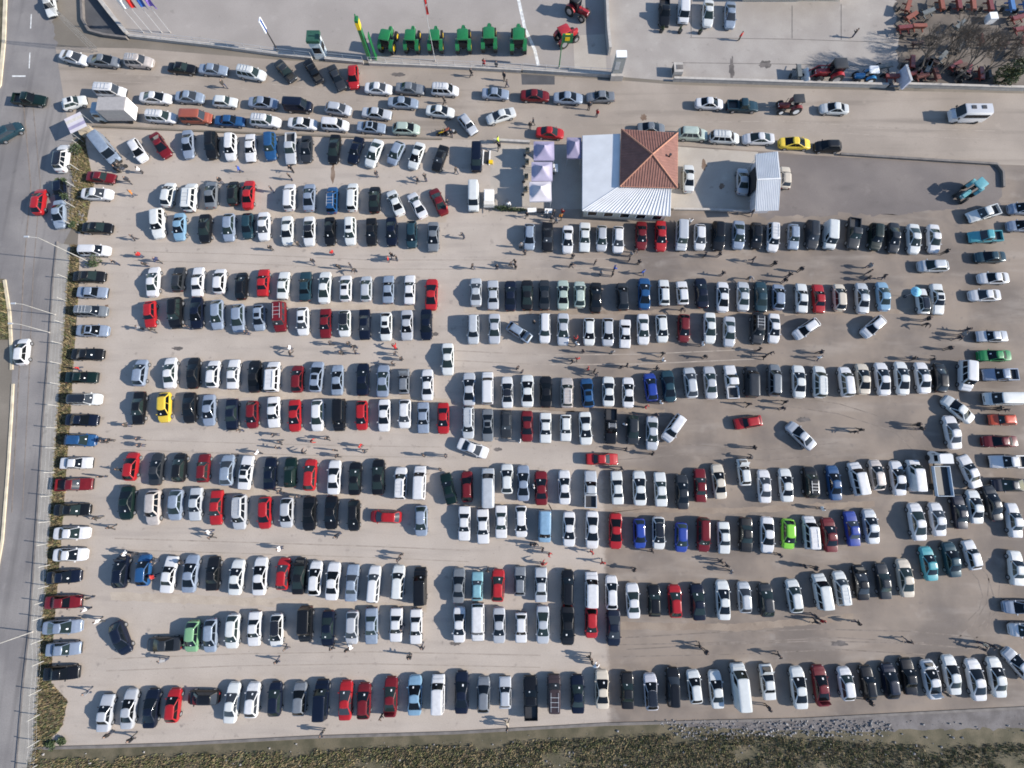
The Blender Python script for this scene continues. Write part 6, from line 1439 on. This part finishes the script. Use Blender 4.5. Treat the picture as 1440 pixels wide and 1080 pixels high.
# flatbed truck in the upper right block
def flatbed(px, py, ang, label, cabcol, bedcol, L=6.0, W=2.1, name='flatbed_truck', boxh=0, boxcol=None, endcol=None):
    t = thing(name, label, 'truck', (*P(px, py, .9), 0), heading(px, py, ang))
    b = MB(); b.box((0, 0, .62), (L, .9, .24)); b.build('chassis', M['dark'], t)
    xc = L / 2 - .85; q = W / 2 - .08
    b = MB(); b.loft([[(xc + x, y, z) for x, y in ((-.8, -q * s), (.62 * f, -q * s), (.85 * f, -q * .8 * s), (.85 * f, q * .8 * s), (.62 * f, q * s), (-.8, q * s))] for z, f, s in ((.5, 1, 1), (1.35, 1, 1), (2.1, .62, .93), (2.22, .55, .88))]); b.build('cab', cabcol, t, 35)
    b = MB(); b.grid(lambda u, v: (xc + lerp(.84, .58, v) + .03, lerp(-q * .76, q * .76, u), lerp(1.42, 2.05, v)), 5, 2); b.build('windscreen', M['glass'], t)
    for s in (-1, 1):
        b = MB(); b.box((xc - .1, s * (q - .02), 1.7), (.8, .06, .5)); b.build('side_window', M['glass'], t)
        b = MB(); b.box((xc + .84, s * q * .72, .85), (.08, .28, .18)); b.build('headlight', M['lamp'], t)
        b = MB(); b.box((xc + .5, s * (q + .16), 1.6), (.1, .2, .3)); b.build('mirror', M['plastic'], t)
        for X in (xc, -L / 2 + 1.2):
            b = MB(); b.cyl((X, s * (q - .25), .42), (X, s * q, .42), .42, n=16); b.build('wheel', M['rubber'], t)
    bl = L - 2.0; bx = -L / 2 + bl / 2
    if boxh:
        b = MB(); b.box((bx, 0, .8 + boxh / 2), (bl, W, boxh)); b.build('cargo_box', boxcol, t)
        b = MB(); b.box((bx - bl / 2 - .03, 0, .8 + boxh / 2), (.06, W - .06, boxh - .06)); b.build('rear_door', endcol, t)
        b = MB(); b.box((bx, 0, .83 + boxh), (bl - .1, W - .1, .05)); b.build('box_roof', boxcol, t)
    else:
        b = MB(); b.box((bx, 0, .85), (bl, W, .12)); b.build('bed_floor', M['dark'], t)
        for s in (-1, 1):
            b = MB(); b.box((bx, s * (W / 2 - .03), 1.13), (bl, .06, .44)); b.build('side_panel', bedcol, t)
        for X in (bx - bl / 2 + .03, bx + bl / 2 - .03):
            b = MB(); b.box((X, 0, 1.13), (.06, W - .14, .44)); b.build('end_panel', bedcol, t)
    return t
flatbed(1322, 666, 98, 'white cab flatbed truck with light blue sides and empty dark bed', Wh, mat('bed_blue', (.3, .4, .52), .5), 6.0, 2.2)
flatbed(163, 160, 180, 'grey box truck with white rear door in the roadside queue', mat('truck_cab', (.3, .36, .4), .4), M['gkerb'], 6.3, 2.3, 'box_truck', 2.2, mat('truck_box', (.33, .31, .30), .6, var=.1), M['white'])
# sky blue van with awning at the road corner
t = add_car(146, 207, -52, 'v', 'L', '', '-', 'long light blue van parked aslant at the road corner'); t.scale = (1.3, 1.08, 1)
t = thing('awning_stall', 'stall with violet and white striped awning behind the blue van', 'stall', (*P(113, 178, 1.5), 0), math.radians(30))
for k, c in enumerate((CREAM, PUR, CREAM, mat('beige_canopy', (.5, .47, .42), .8), CREAM)):
    b = MB(); z = 2.3
    b.loft([[(-1.3, -1.35 + k * .56, z - .02), (1.3, -1.35 + k * .56, z - .02), (1.3, -1.35 + k * .56, z), (-1.3, -1.35 + k * .56, z)], [(-1.3, -.8 + k * .56, z + .0), (1.3, -.8 + k * .56, z + .0), (1.3, -.8 + k * .56, z + .02), (-1.3, -.8 + k * .56, z + .02)]]); b.build('awning_strip', c, t)
for X in (-1.2, 1.2):
    for Y in (-1.2, 1.3):
        b = MB(); b.cyl((X, Y, 0), (X, Y, 2.28), .03, n=6); b.build('leg', M['metalw'], t)
b = MB(); b.box((0, 0, .45), (1.8, .8, .9)); b.build('counter', WOODL, t)
# two motorbikes and a bicycle-like trailer
def motorbike(px, py, a, label, col):
    t = thing('motorbike', label, 'motorbike', (*P(px, py, .5), 0), math.radians(a), 'motorbikes standing about')
    for X in (-.65, .65):
        b = MB(); b.cyl((X, -.07, .31), (X, .07, .31), .31, n=16); b.build('wheel', M['rubber'], t)
    b = MB(); b.loft([[(x, y * w, z + dz) for y, z in ((-.12, .5), (-.16, .7), (-.1, .85), (.1, .85), (.16, .7), (.12, .5))] for x, w, dz in ((-.5, .7, 0), (-.1, 1, 0), (.35, 1.1, .08), (.6, .4, .05))]); b.build('body', col, t, 40)
    b = MB(); b.box((-.35, 0, .88), (.65, .26, .09)); b.build('seat', M['plastic'], t)
    b = MB(); b.cyl((.45, -.36, 1.02), (.45, .36, 1.02), .02, n=6); b.cyl((.65, 0, .31), (.45, 0, 1.02), .03, n=6); b.build('handlebar', M['dark'], t)
motorbike(621, 186, 20, 'yellow and black motorbike by the low wall near the silver hatchback', YEL); motorbike(634, 186, 15, 'second motorbike beside the yellow one by the low wall', M['metalw']); motorbike(627, 184, 30, 'orange motorbike between two others by the low wall', ORG)
motorbike(170, 236, 40, 'dark motorbike in front of the light blue van', M['dark']); motorbike(164, 230, 60, 'dark motorbike close to the light blue van bumper', M['dark'])

# ---------------------------------------------------------------- people
def body_mesh(pose):
    """one continuous body grown over a jointed skeleton"""
    J = {}
    sp = pose.get('lean', 0)
    J['pel'] = Vector((0, 0, .95)); up = Vector((math.sin(sp), 0, math.cos(sp)))
    for n, l in (('waist', .14), ('chest', .36), ('neck', .52), ('chin', .60), ('brow', .70), ('crown', .78)): J[n] = J['pel'] + up * l
    J['chin'] += Vector((.02, 0, 0)); J['nose'] = J['brow'] + Vector((.12, 0, -.05))
    ed = [('pel', 'waist'), ('waist', 'chest'), ('chest', 'neck'), ('neck', 'chin'), ('chin', 'brow'), ('brow', 'crown'), ('brow', 'nose')]
    rad = dict(pel=.15, waist=.13, chest=.155, neck=.06, chin=.075, brow=.095, crown=.07, nose=.02)
    for s, n in ((1, 'l'), (-1, 'r')):
        a1, a2 = pose['arm' + n]; l1, l2 = pose['leg' + n]
        sh = J['chest'] + up * .08 + Vector((0, s * .19, 0)); J['sh' + n] = sh
        J['el' + n] = sh + Vector((math.sin(a1) * .28, s * .06, -math.cos(a1) * .28)); J['wr' + n] = J['el' + n] + Vector((math.sin(a2) * .24, -s * .03, -math.cos(a2) * .24))
        J['ha' + n] = J['wr' + n] + Vector((math.sin(a2) * .1, 0, -math.cos(a2) * .1)); J['th' + n] = J['wr' + n] + Vector((math.sin(a2) * .05 + .03, -s * .035, -math.cos(a2) * .05))
        hp = J['pel'] + Vector((0, s * .1, -.06)); J['hp' + n] = hp
        J['kn' + n] = hp + Vector((math.sin(l1) * .42, 0, -math.cos(l1) * .42)); J['an' + n] = J['kn' + n] + Vector((math.sin(l2) * .40, 0, -math.cos(l2) * .40)); J['to' + n] = J['an' + n] + Vector((.16, s * .02, -.035))
        ed += [('chest', 'sh' + n), ('sh' + n, 'el' + n), ('el' + n, 'wr' + n), ('wr' + n, 'ha' + n), ('wr' + n, 'th' + n), ('pel', 'hp' + n), ('hp' + n, 'kn' + n), ('kn' + n, 'an' + n), ('an' + n, 'to' + n)]
        for q, r in (('sh', .075), ('el', .05), ('wr', .036), ('ha', .03), ('th', .014), ('hp', .095), ('kn', .062), ('an', .045), ('to', .042)): rad[q + n] = r
    low = min(J['tol'].z, J['tor'].z) - .045
    ks = list(J); me = bpy.data.meshes.new('skeleton'); me.from_pydata([tuple(J[k] - Vector((0, 0, low))) for k in ks], [(ks.index(a), ks.index(c)) for a, c in ed], [])
    o = bpy.data.objects.new('skeleton', me); COL.objects.link(o); o.modifiers.new('skin', 'SKIN')
    sv = me.skin_vertices[0].data
    for i, k in enumerate(ks): sv[i].radius = (rad[k], rad[k]); sv[i].use_root = (k == 'pel')
    s = o.modifiers.new('sub', 'SUBSURF'); s.levels = 1; s.render_levels = 1
    dg = bpy.context.evaluated_depsgraph_get(); r = bpy.data.meshes.new_from_object(o.evaluated_get(dg))
    bpy.data.objects.remove(o); r.name = 'body'; r.materials.clear()
    return r, {k: J[k] - Vector((0, 0, low)) for k in ks}
SKIN = mat('skin', (.30, .19, .14), .6, var=.05)
def shell(me, pick, off, name):
    co = [v.co.copy() for v in me.vertices]; no = [v.normal.copy() for v in me.vertices]; idx = {}; V = []; F = []
    for p in me.polygons:
        if all(pick(co[i]) for i in p.vertices):
            f = []
            for i in p.vertices:
                if i not in idx: idx[i] = len(V); V.append(co[i] + no[i] * off)
                f.append(idx[i])
            F.append(f)
    m = bpy.data.meshes.new(name); m.from_pydata([tuple(v) for v in V], [], F); m.materials.append(DUMMY)
    m.polygons.foreach_set('use_smooth', [True] * len(F)); return m
POSES = [dict(arml=(.1, .3), armr=(-.05, .2), legl=(.03, -.02), legr=(-.04, -.06)), dict(arml=(-.4, -.05), armr=(.42, .7), legl=(.42, .1), legr=(-.30, -.62)), dict(arml=(.3, 1.9), armr=(.2, 1.7), legl=(.05, 0), legr=(-.06, -.08)),
         dict(arml=(.9, 1.1), armr=(.7, 1.0), legl=(.1, -.12), legr=(.0, -.1), lean=.75), dict(arml=(.35, .7), armr=(-.35, -.1), legl=(-.28, -.55), legr=(.36, .12), lean=.05)]
PEO = []
for ps in POSES:
    bm, J = body_mesh(ps); bm.materials.append(SKIN); bm.polygons.foreach_set('use_smooth', [True] * len(bm.polygons))
    nk, pz = J['neck'], J['pel'].z; hands = [J['hal'], J['har'], J['thl'], J['thr']]; up = (J['crown'] - J['pel']).normalized(); nh = (nk - J['pel']).dot(up); el = [J['wrl'], J['wrr'], J['ell'], J['elr']]
    ish = lambda c: min((c - h).length for h in hands) < .075
    armlike = lambda c: min((c - e).length for e in el) < .13
    jk = shell(bm, lambda c: not ish(c) and (armlike(c) or ((c - J['pel']).dot(up) > -.10 and c.z > pz - .12)) and (c - J['pel']).dot(up) < nh + .0, .018, 'jacket')
    tr = shell(bm, lambda c: .09 < c.z < pz + .1 and not ish(c) and not armlike(c), .012, 'trousers')
    sh = shell(bm, lambda c: c.z < .13, .01, 'shoes')
    hr = shell(bm, lambda c: (c - J['brow']).dot(up) > -.03 and (c - J['brow']).x < .075 and (c - J['chin']).dot(up) > .05 or ((c - J['brow']).dot(up) > -.10 and (c - J['brow']).x < -.03 and (c - J['chin']).dot(up) > .0), .016, 'hair')
    PEO.append((bm, jk, tr, sh, hr))
CLO = dict(k=[(.015, .015, .018), (.03, .03, .036), (.02, .024, .035), (.045, .04, .036)], w=[(.7, .7, .7)], r=[(.38, .02, .02)], b=[(.03, .08, .35)], n=[(.02, .03, .09)], g=[(.2, .2, .21)], o=[(.5, .18, .03)], y=[(.55, .75, .04)], C=[(.42, .36, .28)])
CM = {k: [mat(f'cloth_{k}{i}', c, .9, var=.1) for i, c in enumerate(v)] for k, v in CLO.items()}
TM = [mat(f'trouser_{i}', c, .9, var=.1) for i, c in enumerate([(.02, .02, .025), (.03, .04, .08), (.05, .06, .09), (.06, .055, .05)])]
HM_ = [mat(f'hair_{i}', c, .6, var=.1) for i, c in enumerate([(.012, .01, .009), (.03, .02, .014), (.12, .11, .1)])]; SHM = mat('shoe_leather', (.02, .018, .016), .5)
PEOPLE = '''312.9|117.3|k|first person in dark top from the left near the roadside queue
624.4|140|k|second person in dark top from the left near the roadside queue
634.4|186.7|k|third person in dark top from the left near the roadside queue
662.2|101.1|k|fourth person in dark top from the left near the roadside queue
680|88.9|r|first person in red top from the left near the roadside queue
697.8|90.7|k|fifth person in dark top from the left near the roadside queue
700|196|y|only person in bright yellow top near the roadside queue
708.9|106.7|k|sixth person in dark top from the left near the roadside queue
712.7|116.7|k|seventh person in dark top from the left near the roadside queue
745.6|175.6|k|eighth person in dark top from the left near the roadside queue
750|170|k|ninth person in dark top from the left near the roadside queue
828.9|148.2|k|tenth person in dark top from the left near the roadside queue
840|158.2|r|second person in red top from the left near the roadside queue
1042.2|50|r|third person in red top from the left near the roadside queue
1203.3|46|k|eleventh person in dark top from the left near the roadside queue
163.3|236.7|k|first person in dark top from the left near the corner by the sky blue van
167.8|233.3|k|second person in dark top from the left near the corner by the sky blue van
177.8|252.2|k|third person in dark top from the left near the corner by the sky blue van
184|271.1|o|only person in orange top near the corner by the sky blue van
195.1|238.2|w|only person in white top near the corner by the sky blue van
186.2|333.3|k|first person in dark top from the left in the second aisle of the left block
381.1|265.1|k|second person in dark top from the left in the second aisle of the left block
628.4|292.2|r|only person in red top in the second aisle of the left block
629.3|284|k|third person in dark top from the left in the second aisle of the left block
161.1|368.2|k|first person in dark top from the left in the third aisle of the left block
195.6|358.2|r|first person in red top from the left in the third aisle of the left block
203.3|371.6|k|second person in dark top from the left in the third aisle of the left block
220|364.9|n|only person in navy top in the third aisle of the left block
380|348.4|k|third person in dark top from the left in the third aisle of the left block
419.3|342.7|k|fourth person in dark top from the left in the third aisle of the left block
439.6|367.1|k|fifth person in dark top from the left in the third aisle of the left block
466.7|355.1|r|second person in red top from the left in the third aisle of the left block
475.6|374.9|k|sixth person in dark top from the left in the third aisle of the left block
492.2|372.2|k|seventh person in dark top from the left in the third aisle of the left block
498.9|377.8|k|eighth person in dark top from the left in the third aisle of the left block
545.6|364|r|third person in red top from the left in the third aisle of the left block
550.4|358.4|k|ninth person in dark top from the left in the third aisle of the left block
557.3|361.8|k|tenth person in dark top from the left in the third aisle of the left block
308.9|253.3|k|first person in dark top from the left in the first aisle of the left block
335.6|237.1|b|only person in blue top in the first aisle of the left block
407.1|247.8|k|second person in dark top from the left in the first aisle of the left block
408.9|236.7|k|third person in dark top from the left in the first aisle of the left block
528.9|243.8|k|fourth person in dark top from the left in the first aisle of the left block
587.1|252.2|k|fifth person in dark top from the left in the first aisle of the left block
598.2|250.4|k|sixth person in dark top from the left in the first aisle of the left block
641.1|238.9|k|first person in dark top from the left near the market tents
701.6|204.9|k|second person in dark top from the left near the market tents
714.9|287.1|w|first person in white top from the left near the market tents
741.1|301.1|k|third person in dark top from the left near the market tents
768.9|298.9|w|second person in white top from the left near the market tents
775.6|306.2|k|fourth person in dark top from the left near the market tents
778.9|298.2|k|fifth person in dark top from the left near the market tents
778.9|240|w|third person in white top from the left near the market tents
782.2|310|g|only person in grey top near the market tents
788.9|303.3|o|only person in orange top near the market tents
790.7|298.2|r|only person in red top near the market tents
652.2|331.6|k|first person in dark top from the left in the first aisle of the right block
664.4|374.4|k|second person in dark top from the left in the first aisle of the right block
698.9|374.9|k|third person in dark top from the left in the first aisle of the right block
718.2|371.1|k|fourth person in dark top from the left in the first aisle of the right block
724.4|367.8|k|fifth person in dark top from the left in the first aisle of the right block
724.9|374.4|k|sixth person in dark top from the left in the first aisle of the right block
732.2|344.4|g|first person in grey top from the left in the first aisle of the right block
738.4|354.9|k|seventh person in dark top from the left in the first aisle of the right block
802.2|371.6|k|eighth person in dark top from the left in the first aisle of the right block
805.6|360|k|ninth person in dark top from the left in the first aisle of the right block
837.3|368.2|k|tenth person in dark top from the left in the first aisle of the right block
845.1|383.3|g|second person in grey top from the left in the first aisle of the right block
861.8|384.9|k|eleventh person in dark top from the left in the first aisle of the right block
864.4|376.7|b|first person in blue top from the left in the first aisle of the right block
885.6|364|k|twelfth person in dark top from the left in the first aisle of the right block
887.8|356.7|g|third person in grey top from the left in the first aisle of the right block
892.9|351.1|k|thirteenth person in dark top from the left in the first aisle of the right block
898.9|368.2|k|fourteenth person in dark top from the left in the first aisle of the right block
904.4|382.2|b|second person in blue top from the left in the first aisle of the right block
971.1|311.1|w|only person in white top in the first aisle of the right block
992.2|358.2|k|fifteenth person in dark top from the left in the first aisle of the right block
1012.2|357.3|k|sixteenth person in dark top from the left in the first aisle of the right block
1016.7|384.4|k|seventeenth person in dark top from the left in the first aisle of the right block
1055.6|388.9|g|fourth person in grey top from the left in the first aisle of the right block
1058.9|297.8|k|eighteenth person in dark top from the left in the first aisle of the right block
1059.3|364.4|k|nineteenth person in dark top from the left in the first aisle of the right block
1088.9|370.4|k|twentieth person in dark top from the left in the first aisle of the right block
1103.8|394|k|twenty-first person in dark top from the left in the first aisle of the right block
1110|386.7|k|twenty-second person in dark top from the left in the first aisle of the right block
1126.7|378.2|k|twenty-third person in dark top from the left in the first aisle of the right block
1221.1|390.7|k|twenty-fourth person in dark top from the left in the first aisle of the right block
1222.2|382.2|k|twenty-fifth person in dark top from the left in the first aisle of the right block
1223.3|373.3|g|fifth person in grey top from the left in the first aisle of the right block
1243.3|388.9|k|twenty-sixth person in dark top from the left in the first aisle of the right block
1330|353.8|k|twenty-seventh person in dark top from the left in the first aisle of the right block
727.8|517.1|k|first person in dark top from the left in the second aisle of the right block
734.4|522.7|k|second person in dark top from the left in the second aisle of the right block
750.7|452.7|k|third person in dark top from the left in the second aisle of the right block
805.1|508.2|k|fourth person in dark top from the left in the second aisle of the right block
810|476|r|first person in red top from the left in the second aisle of the right block
811.1|483.3|w|first person in white top from the left in the second aisle of the right block
812.2|504.4|r|second person in red top from the left in the second aisle of the right block
820|493.8|k|fifth person in dark top from the left in the second aisle of the right block
827.3|518.2|r|third person in red top from the left in the second aisle of the right block
836.2|521.1|k|sixth person in dark top from the left in the second aisle of the right block
838.9|526|k|seventh person in dark top from the left in the second aisle of the right block
861.1|494.9|g|first person in grey top from the left in the second aisle of the right block
874.4|515.6|k|eighth person in dark top from the left in the second aisle of the right block
881.8|513.8|k|ninth person in dark top from the left in the second aisle of the right block
923.3|518.2|k|tenth person in dark top from the left in the second aisle of the right block
932.2|497.1|k|eleventh person in dark top from the left in the second aisle of the right block
932.2|506.7|w|second person in white top from the left in the second aisle of the right block
960|433.3|k|twelfth person in dark top from the left in the second aisle of the right block
987.8|483.8|w|third person in white top from the left in the second aisle of the right block
991.8|501.1|k|thirteenth person in dark top from the left in the second aisle of the right block
1067.8|491.6|k|fourteenth person in dark top from the left in the second aisle of the right block
1075.6|501.6|k|fifteenth person in dark top from the left in the second aisle of the right block
1084.4|496|k|sixteenth person in dark top from the left in the second aisle of the right block
1152.9|502.7|w|fourth person in white top from the left in the second aisle of the right block
1154|494.9|k|seventeenth person in dark top from the left in the second aisle of the right block
1284.4|503.8|k|eighteenth person in dark top from the left in the second aisle of the right block
1304.4|448.2|k|nineteenth person in dark top from the left in the second aisle of the right block
1304.9|454.4|k|twentieth person in dark top from the left in the second aisle of the right block
1315.6|504.4|k|twenty-first person in dark top from the left in the second aisle of the right block
1335.6|489.3|k|twenty-second person in dark top from the left in the second aisle of the right block
1348.9|474.9|k|twenty-third person in dark top from the left in the second aisle of the right block
1354.4|469.3|g|second person in grey top from the left in the second aisle of the right block
1360.4|463.3|k|twenty-fourth person in dark top from the left in the second aisle of the right block
195.1|460|g|only person in grey top in the fourth aisle of the left block
213.3|463.3|k|first person in dark top from the left in the fourth aisle of the left block
263.3|459.6|k|second person in dark top from the left in the fourth aisle of the left block
346.7|467.3|k|third person in dark top from the left in the fourth aisle of the left block
407.3|488.9|w|only person in white top in the fourth aisle of the left block
407.8|499.3|k|fourth person in dark top from the left in the fourth aisle of the left block
464.4|482.7|k|fifth person in dark top from the left in the fourth aisle of the left block
478.9|495.6|k|sixth person in dark top from the left in the fourth aisle of the left block
490|482.7|k|seventh person in dark top from the left in the fourth aisle of the left block
500|486.2|k|eighth person in dark top from the left in the fourth aisle of the left block
500|495.6|k|ninth person in dark top from the left in the fourth aisle of the left block
552.2|511.8|k|tenth person in dark top from the left in the fourth aisle of the left block
555.6|497.1|k|eleventh person in dark top from the left in the fourth aisle of the left block
556.2|489.6|r|only person in red top in the fourth aisle of the left block
564.4|504.4|k|twelfth person in dark top from the left in the fourth aisle of the left block
153.3|618.9|k|first person in dark top from the left in the fifth aisle of the left block
177.8|597.8|k|second person in dark top from the left in the fifth aisle of the left block
195.1|616.7|k|third person in dark top from the left in the fifth aisle of the left block
196.7|626|k|fourth person in dark top from the left in the fifth aisle of the left block
337.3|604.4|k|fifth person in dark top from the left in the fifth aisle of the left block
362.2|636|w|only person in white top in the fifth aisle of the left block
388.9|610.7|k|sixth person in dark top from the left in the fifth aisle of the left block
390|630|k|seventh person in dark top from the left in the fifth aisle of the left block
393.8|621.6|k|eighth person in dark top from the left in the fifth aisle of the left block
424.9|637.3|k|ninth person in dark top from the left in the fifth aisle of the left block
436.7|620.7|r|first person in red top from the left in the fifth aisle of the left block
459.6|616|k|tenth person in dark top from the left in the fifth aisle of the left block
470.4|632.9|k|eleventh person in dark top from the left in the fifth aisle of the left block
474.4|641.1|k|twelfth person in dark top from the left in the fifth aisle of the left block
506.7|626.7|r|second person in red top from the left in the fifth aisle of the left block
512.2|634.4|k|thirteenth person in dark top from the left in the fifth aisle of the left block
595.6|640.4|k|fourteenth person in dark top from the left in the fifth aisle of the left block
626.7|641.1|k|fifteenth person in dark top from the left in the fifth aisle of the left block
108.2|517.3|r|only person in red top near the column along the grass strip
120|857.8|w|first person in white top from the left near the column along the grass strip
121.1|974.4|g|only person in grey top near the column along the grass strip
123.8|841.6|k|first person in dark top from the left near the column along the grass strip
136|728.4|k|second person in dark top from the left near the column along the grass strip
138.2|873.3|w|second person in white top from the left near the column along the grass strip
142.2|670.4|k|third person in dark top from the left near the column along the grass strip
145.6|620.4|k|fourth person in dark top from the left near the column along the grass strip
731.1|620.4|w|first person in white top from the left in the third aisle of the right block
874|658.9|k|first person in dark top from the left in the third aisle of the right block
878.2|596.7|w|second person in white top from the left in the third aisle of the right block
880.4|631.6|k|second person in dark top from the left in the third aisle of the right block
908.2|571.6|r|only person in red top in the third aisle of the right block
917.8|638.2|k|third person in dark top from the left in the third aisle of the right block
923.3|583.3|k|fourth person in dark top from the left in the third aisle of the right block
928.9|566|w|third person in white top from the left in the third aisle of the right block
1052.9|568.2|k|fifth person in dark top from the left in the third aisle of the right block
1057.8|643.8|k|sixth person in dark top from the left in the third aisle of the right block
1060|629.3|k|seventh person in dark top from the left in the third aisle of the right block
1101.1|573.8|k|eighth person in dark top from the left in the third aisle of the right block
1104.4|564.9|k|ninth person in dark top from the left in the third aisle of the right block
1202.2|606.7|k|tenth person in dark top from the left in the third aisle of the right block
1210|604.4|k|eleventh person in dark top from the left in the third aisle of the right block
1290|597.1|k|twelfth person in dark top from the left in the third aisle of the right block
1294.4|602.7|k|thirteenth person in dark top from the left in the third aisle of the right block
1404|573.8|k|fourteenth person in dark top from the left in the third aisle of the right block
1413.8|576|k|fifteenth person in dark top from the left in the third aisle of the right block
155.6|742.2|k|first person in dark top from the left in the sixth aisle of the left block
166.2|660.4|k|second person in dark top from the left in the sixth aisle of the left block
176.7|777.8|w|first person in white top from the left in the sixth aisle of the left block
187.1|780|k|third person in dark top from the left in the sixth aisle of the left block
216.7|789.3|k|fourth person in dark top from the left in the sixth aisle of the left block
293.3|748.2|w|second person in white top from the left in the sixth aisle of the left block
296.7|754.9|k|fifth person in dark top from the left in the sixth aisle of the left block
392.9|771.6|w|third person in white top from the left in the sixth aisle of the left block
393.3|690.4|k|sixth person in dark top from the left in the sixth aisle of the left block
419.6|697.8|k|seventh person in dark top from the left in the sixth aisle of the left block
472.2|754.9|k|eighth person in dark top from the left in the sixth aisle of the left block
476.7|750.4|k|ninth person in dark top from the left in the sixth aisle of the left block
558.9|787.8|k|tenth person in dark top from the left in the sixth aisle of the left block
563.3|780.4|k|eleventh person in dark top from the left in the sixth aisle of the left block
618.9|660.4|k|twelfth person in dark top from the left in the sixth aisle of the left block
214.4|810.7|r|only person in red top in the seventh aisle of the left block
231.1|928.9|g|only person in grey top in the seventh aisle of the left block
255.6|790.4|k|first person in dark top from the left in the seventh aisle of the left block
388.9|930.4|k|second person in dark top from the left in the seventh aisle of the left block
401.1|911.6|k|third person in dark top from the left in the seventh aisle of the left block
467.1|911.8|k|fourth person in dark top from the left in the seventh aisle of the left block
487.8|913.8|k|fifth person in dark top from the left in the seventh aisle of the left block
492.7|908.9|w|only person in white top in the seventh aisle of the left block
566.7|881.1|k|sixth person in dark top from the left in the seventh aisle of the left block
575.6|923.8|k|seventh person in dark top from the left in the seventh aisle of the left block
593.3|910.4|k|eighth person in dark top from the left in the seventh aisle of the left block
686.2|802.7|k|first person in dark top from the left in the fourth aisle of the right block
747.8|766|k|second person in dark top from the left in the fourth aisle of the right block
750.4|683.8|w|first person in white top from the left in the fourth aisle of the right block
753.3|764.9|k|third person in dark top from the left in the fourth aisle of the right block
761.8|793.8|r|first person in red top from the left in the fourth aisle of the right block
763.3|772.7|k|fourth person in dark top from the left in the fourth aisle of the right block
772.2|779.3|r|second person in red top from the left in the fourth aisle of the right block
832.2|776|r|third person in red top from the left in the fourth aisle of the right block
847.8|791.1|r|fourth person in red top from the left in the fourth aisle of the right block
892.2|801.1|k|fifth person in dark top from the left in the fourth aisle of the right block
917.1|774.9|k|sixth person in dark top from the left in the fourth aisle of the right block
1013.3|789.3|k|seventh person in dark top from the left in the fourth aisle of the right block
1022.7|795.6|k|eighth person in dark top from the left in the fourth aisle of the right block
1028.2|803.8|g|only person in grey top in the fourth aisle of the right block
1096.7|780.4|k|ninth person in dark top from the left in the fourth aisle of the right block
1131.6|796|k|tenth person in dark top from the left in the fourth aisle of the right block
1146.7|798.9|k|eleventh person in dark top from the left in the fourth aisle of the right block
1155.6|714.9|w|second person in white top from the left in the fourth aisle of the right block
829.6|924.4|k|first person in dark top from the left in the fifth aisle of the right block
984.4|908.9|k|second person in dark top from the left in the fifth aisle of the right block
992.9|916.7|k|third person in dark top from the left in the fifth aisle of the right block
1095.6|921.6|k|fourth person in dark top from the left in the fifth aisle of the right block
1147.1|866.7|k|fifth person in dark top from the left in the fifth aisle of the right block
1148.2|875.1|k|sixth person in dark top from the left in the fifth aisle of the right block
1156|872.9|r|only person in red top in the fifth aisle of the right block
1206.7|876|k|seventh person in dark top from the left in the fifth aisle of the right block
1278.9|902.7|k|eighth person in dark top from the left in the fifth aisle of the right block
1384.4|906|C|only person in beige top in the fifth aisle of the right block
1387.1|914.9|k|ninth person in dark top from the left in the fifth aisle of the right block
1395.6|908.2|k|tenth person in dark top from the left in the fifth aisle of the right block
713.3|1017.8|C|only person in beige top in the sixth aisle of the right block
713.3|1024.4|k|first person in dark top from the left in the sixth aisle of the right block
832.7|931.1|k|second person in dark top from the left in the sixth aisle of the right block
834.9|937.1|w|only person in white top in the sixth aisle of the right block
1081.1|995.6|k|third person in dark top from the left in the sixth aisle of the right block
1223.3|987.1|k|fourth person in dark top from the left in the sixth aisle of the right block
1331.1|976|k|fifth person in dark top from the left in the sixth aisle of the right block
151.1|1033.8|k|first person in dark top from the left in the eighth aisle of the left block
184.4|1039.3|k|second person in dark top from the left in the eighth aisle of the left block
452.2|1031.6|k|third person in dark top from the left in the eighth aisle of the left block
535.6|1008.2|k|fourth person in dark top from the left in the eighth aisle of the left block'''
for ln in PEOPLE.split('\n'):
    a = ln.split('|'); px, py = float(a[0]), float(a[1]); x, y = P(px, py, .95)
    k = rnd.choices(range(5), (4, 3, 3, 1, 3))[0]; t = thing('person', a[3], 'person', (x, y, 0), rnd.uniform(0, 2 * PI), 'people walking about the car market')
    f = rnd.uniform(.95, 1.06); t.scale = (f * 1.05, f * 1.05, f)
    for n, me, mm in zip(('body', 'jacket', 'trousers', 'shoes', 'hair'), PEO[k], (None, rnd.choice(CM[a[2]]), rnd.choice(TM), SHM, rnd.choice(HM_))):
        o = link(n, me, t)
        if mm: o.material_slots[0].link = 'OBJECT'; o.material_slots[0].material = mm
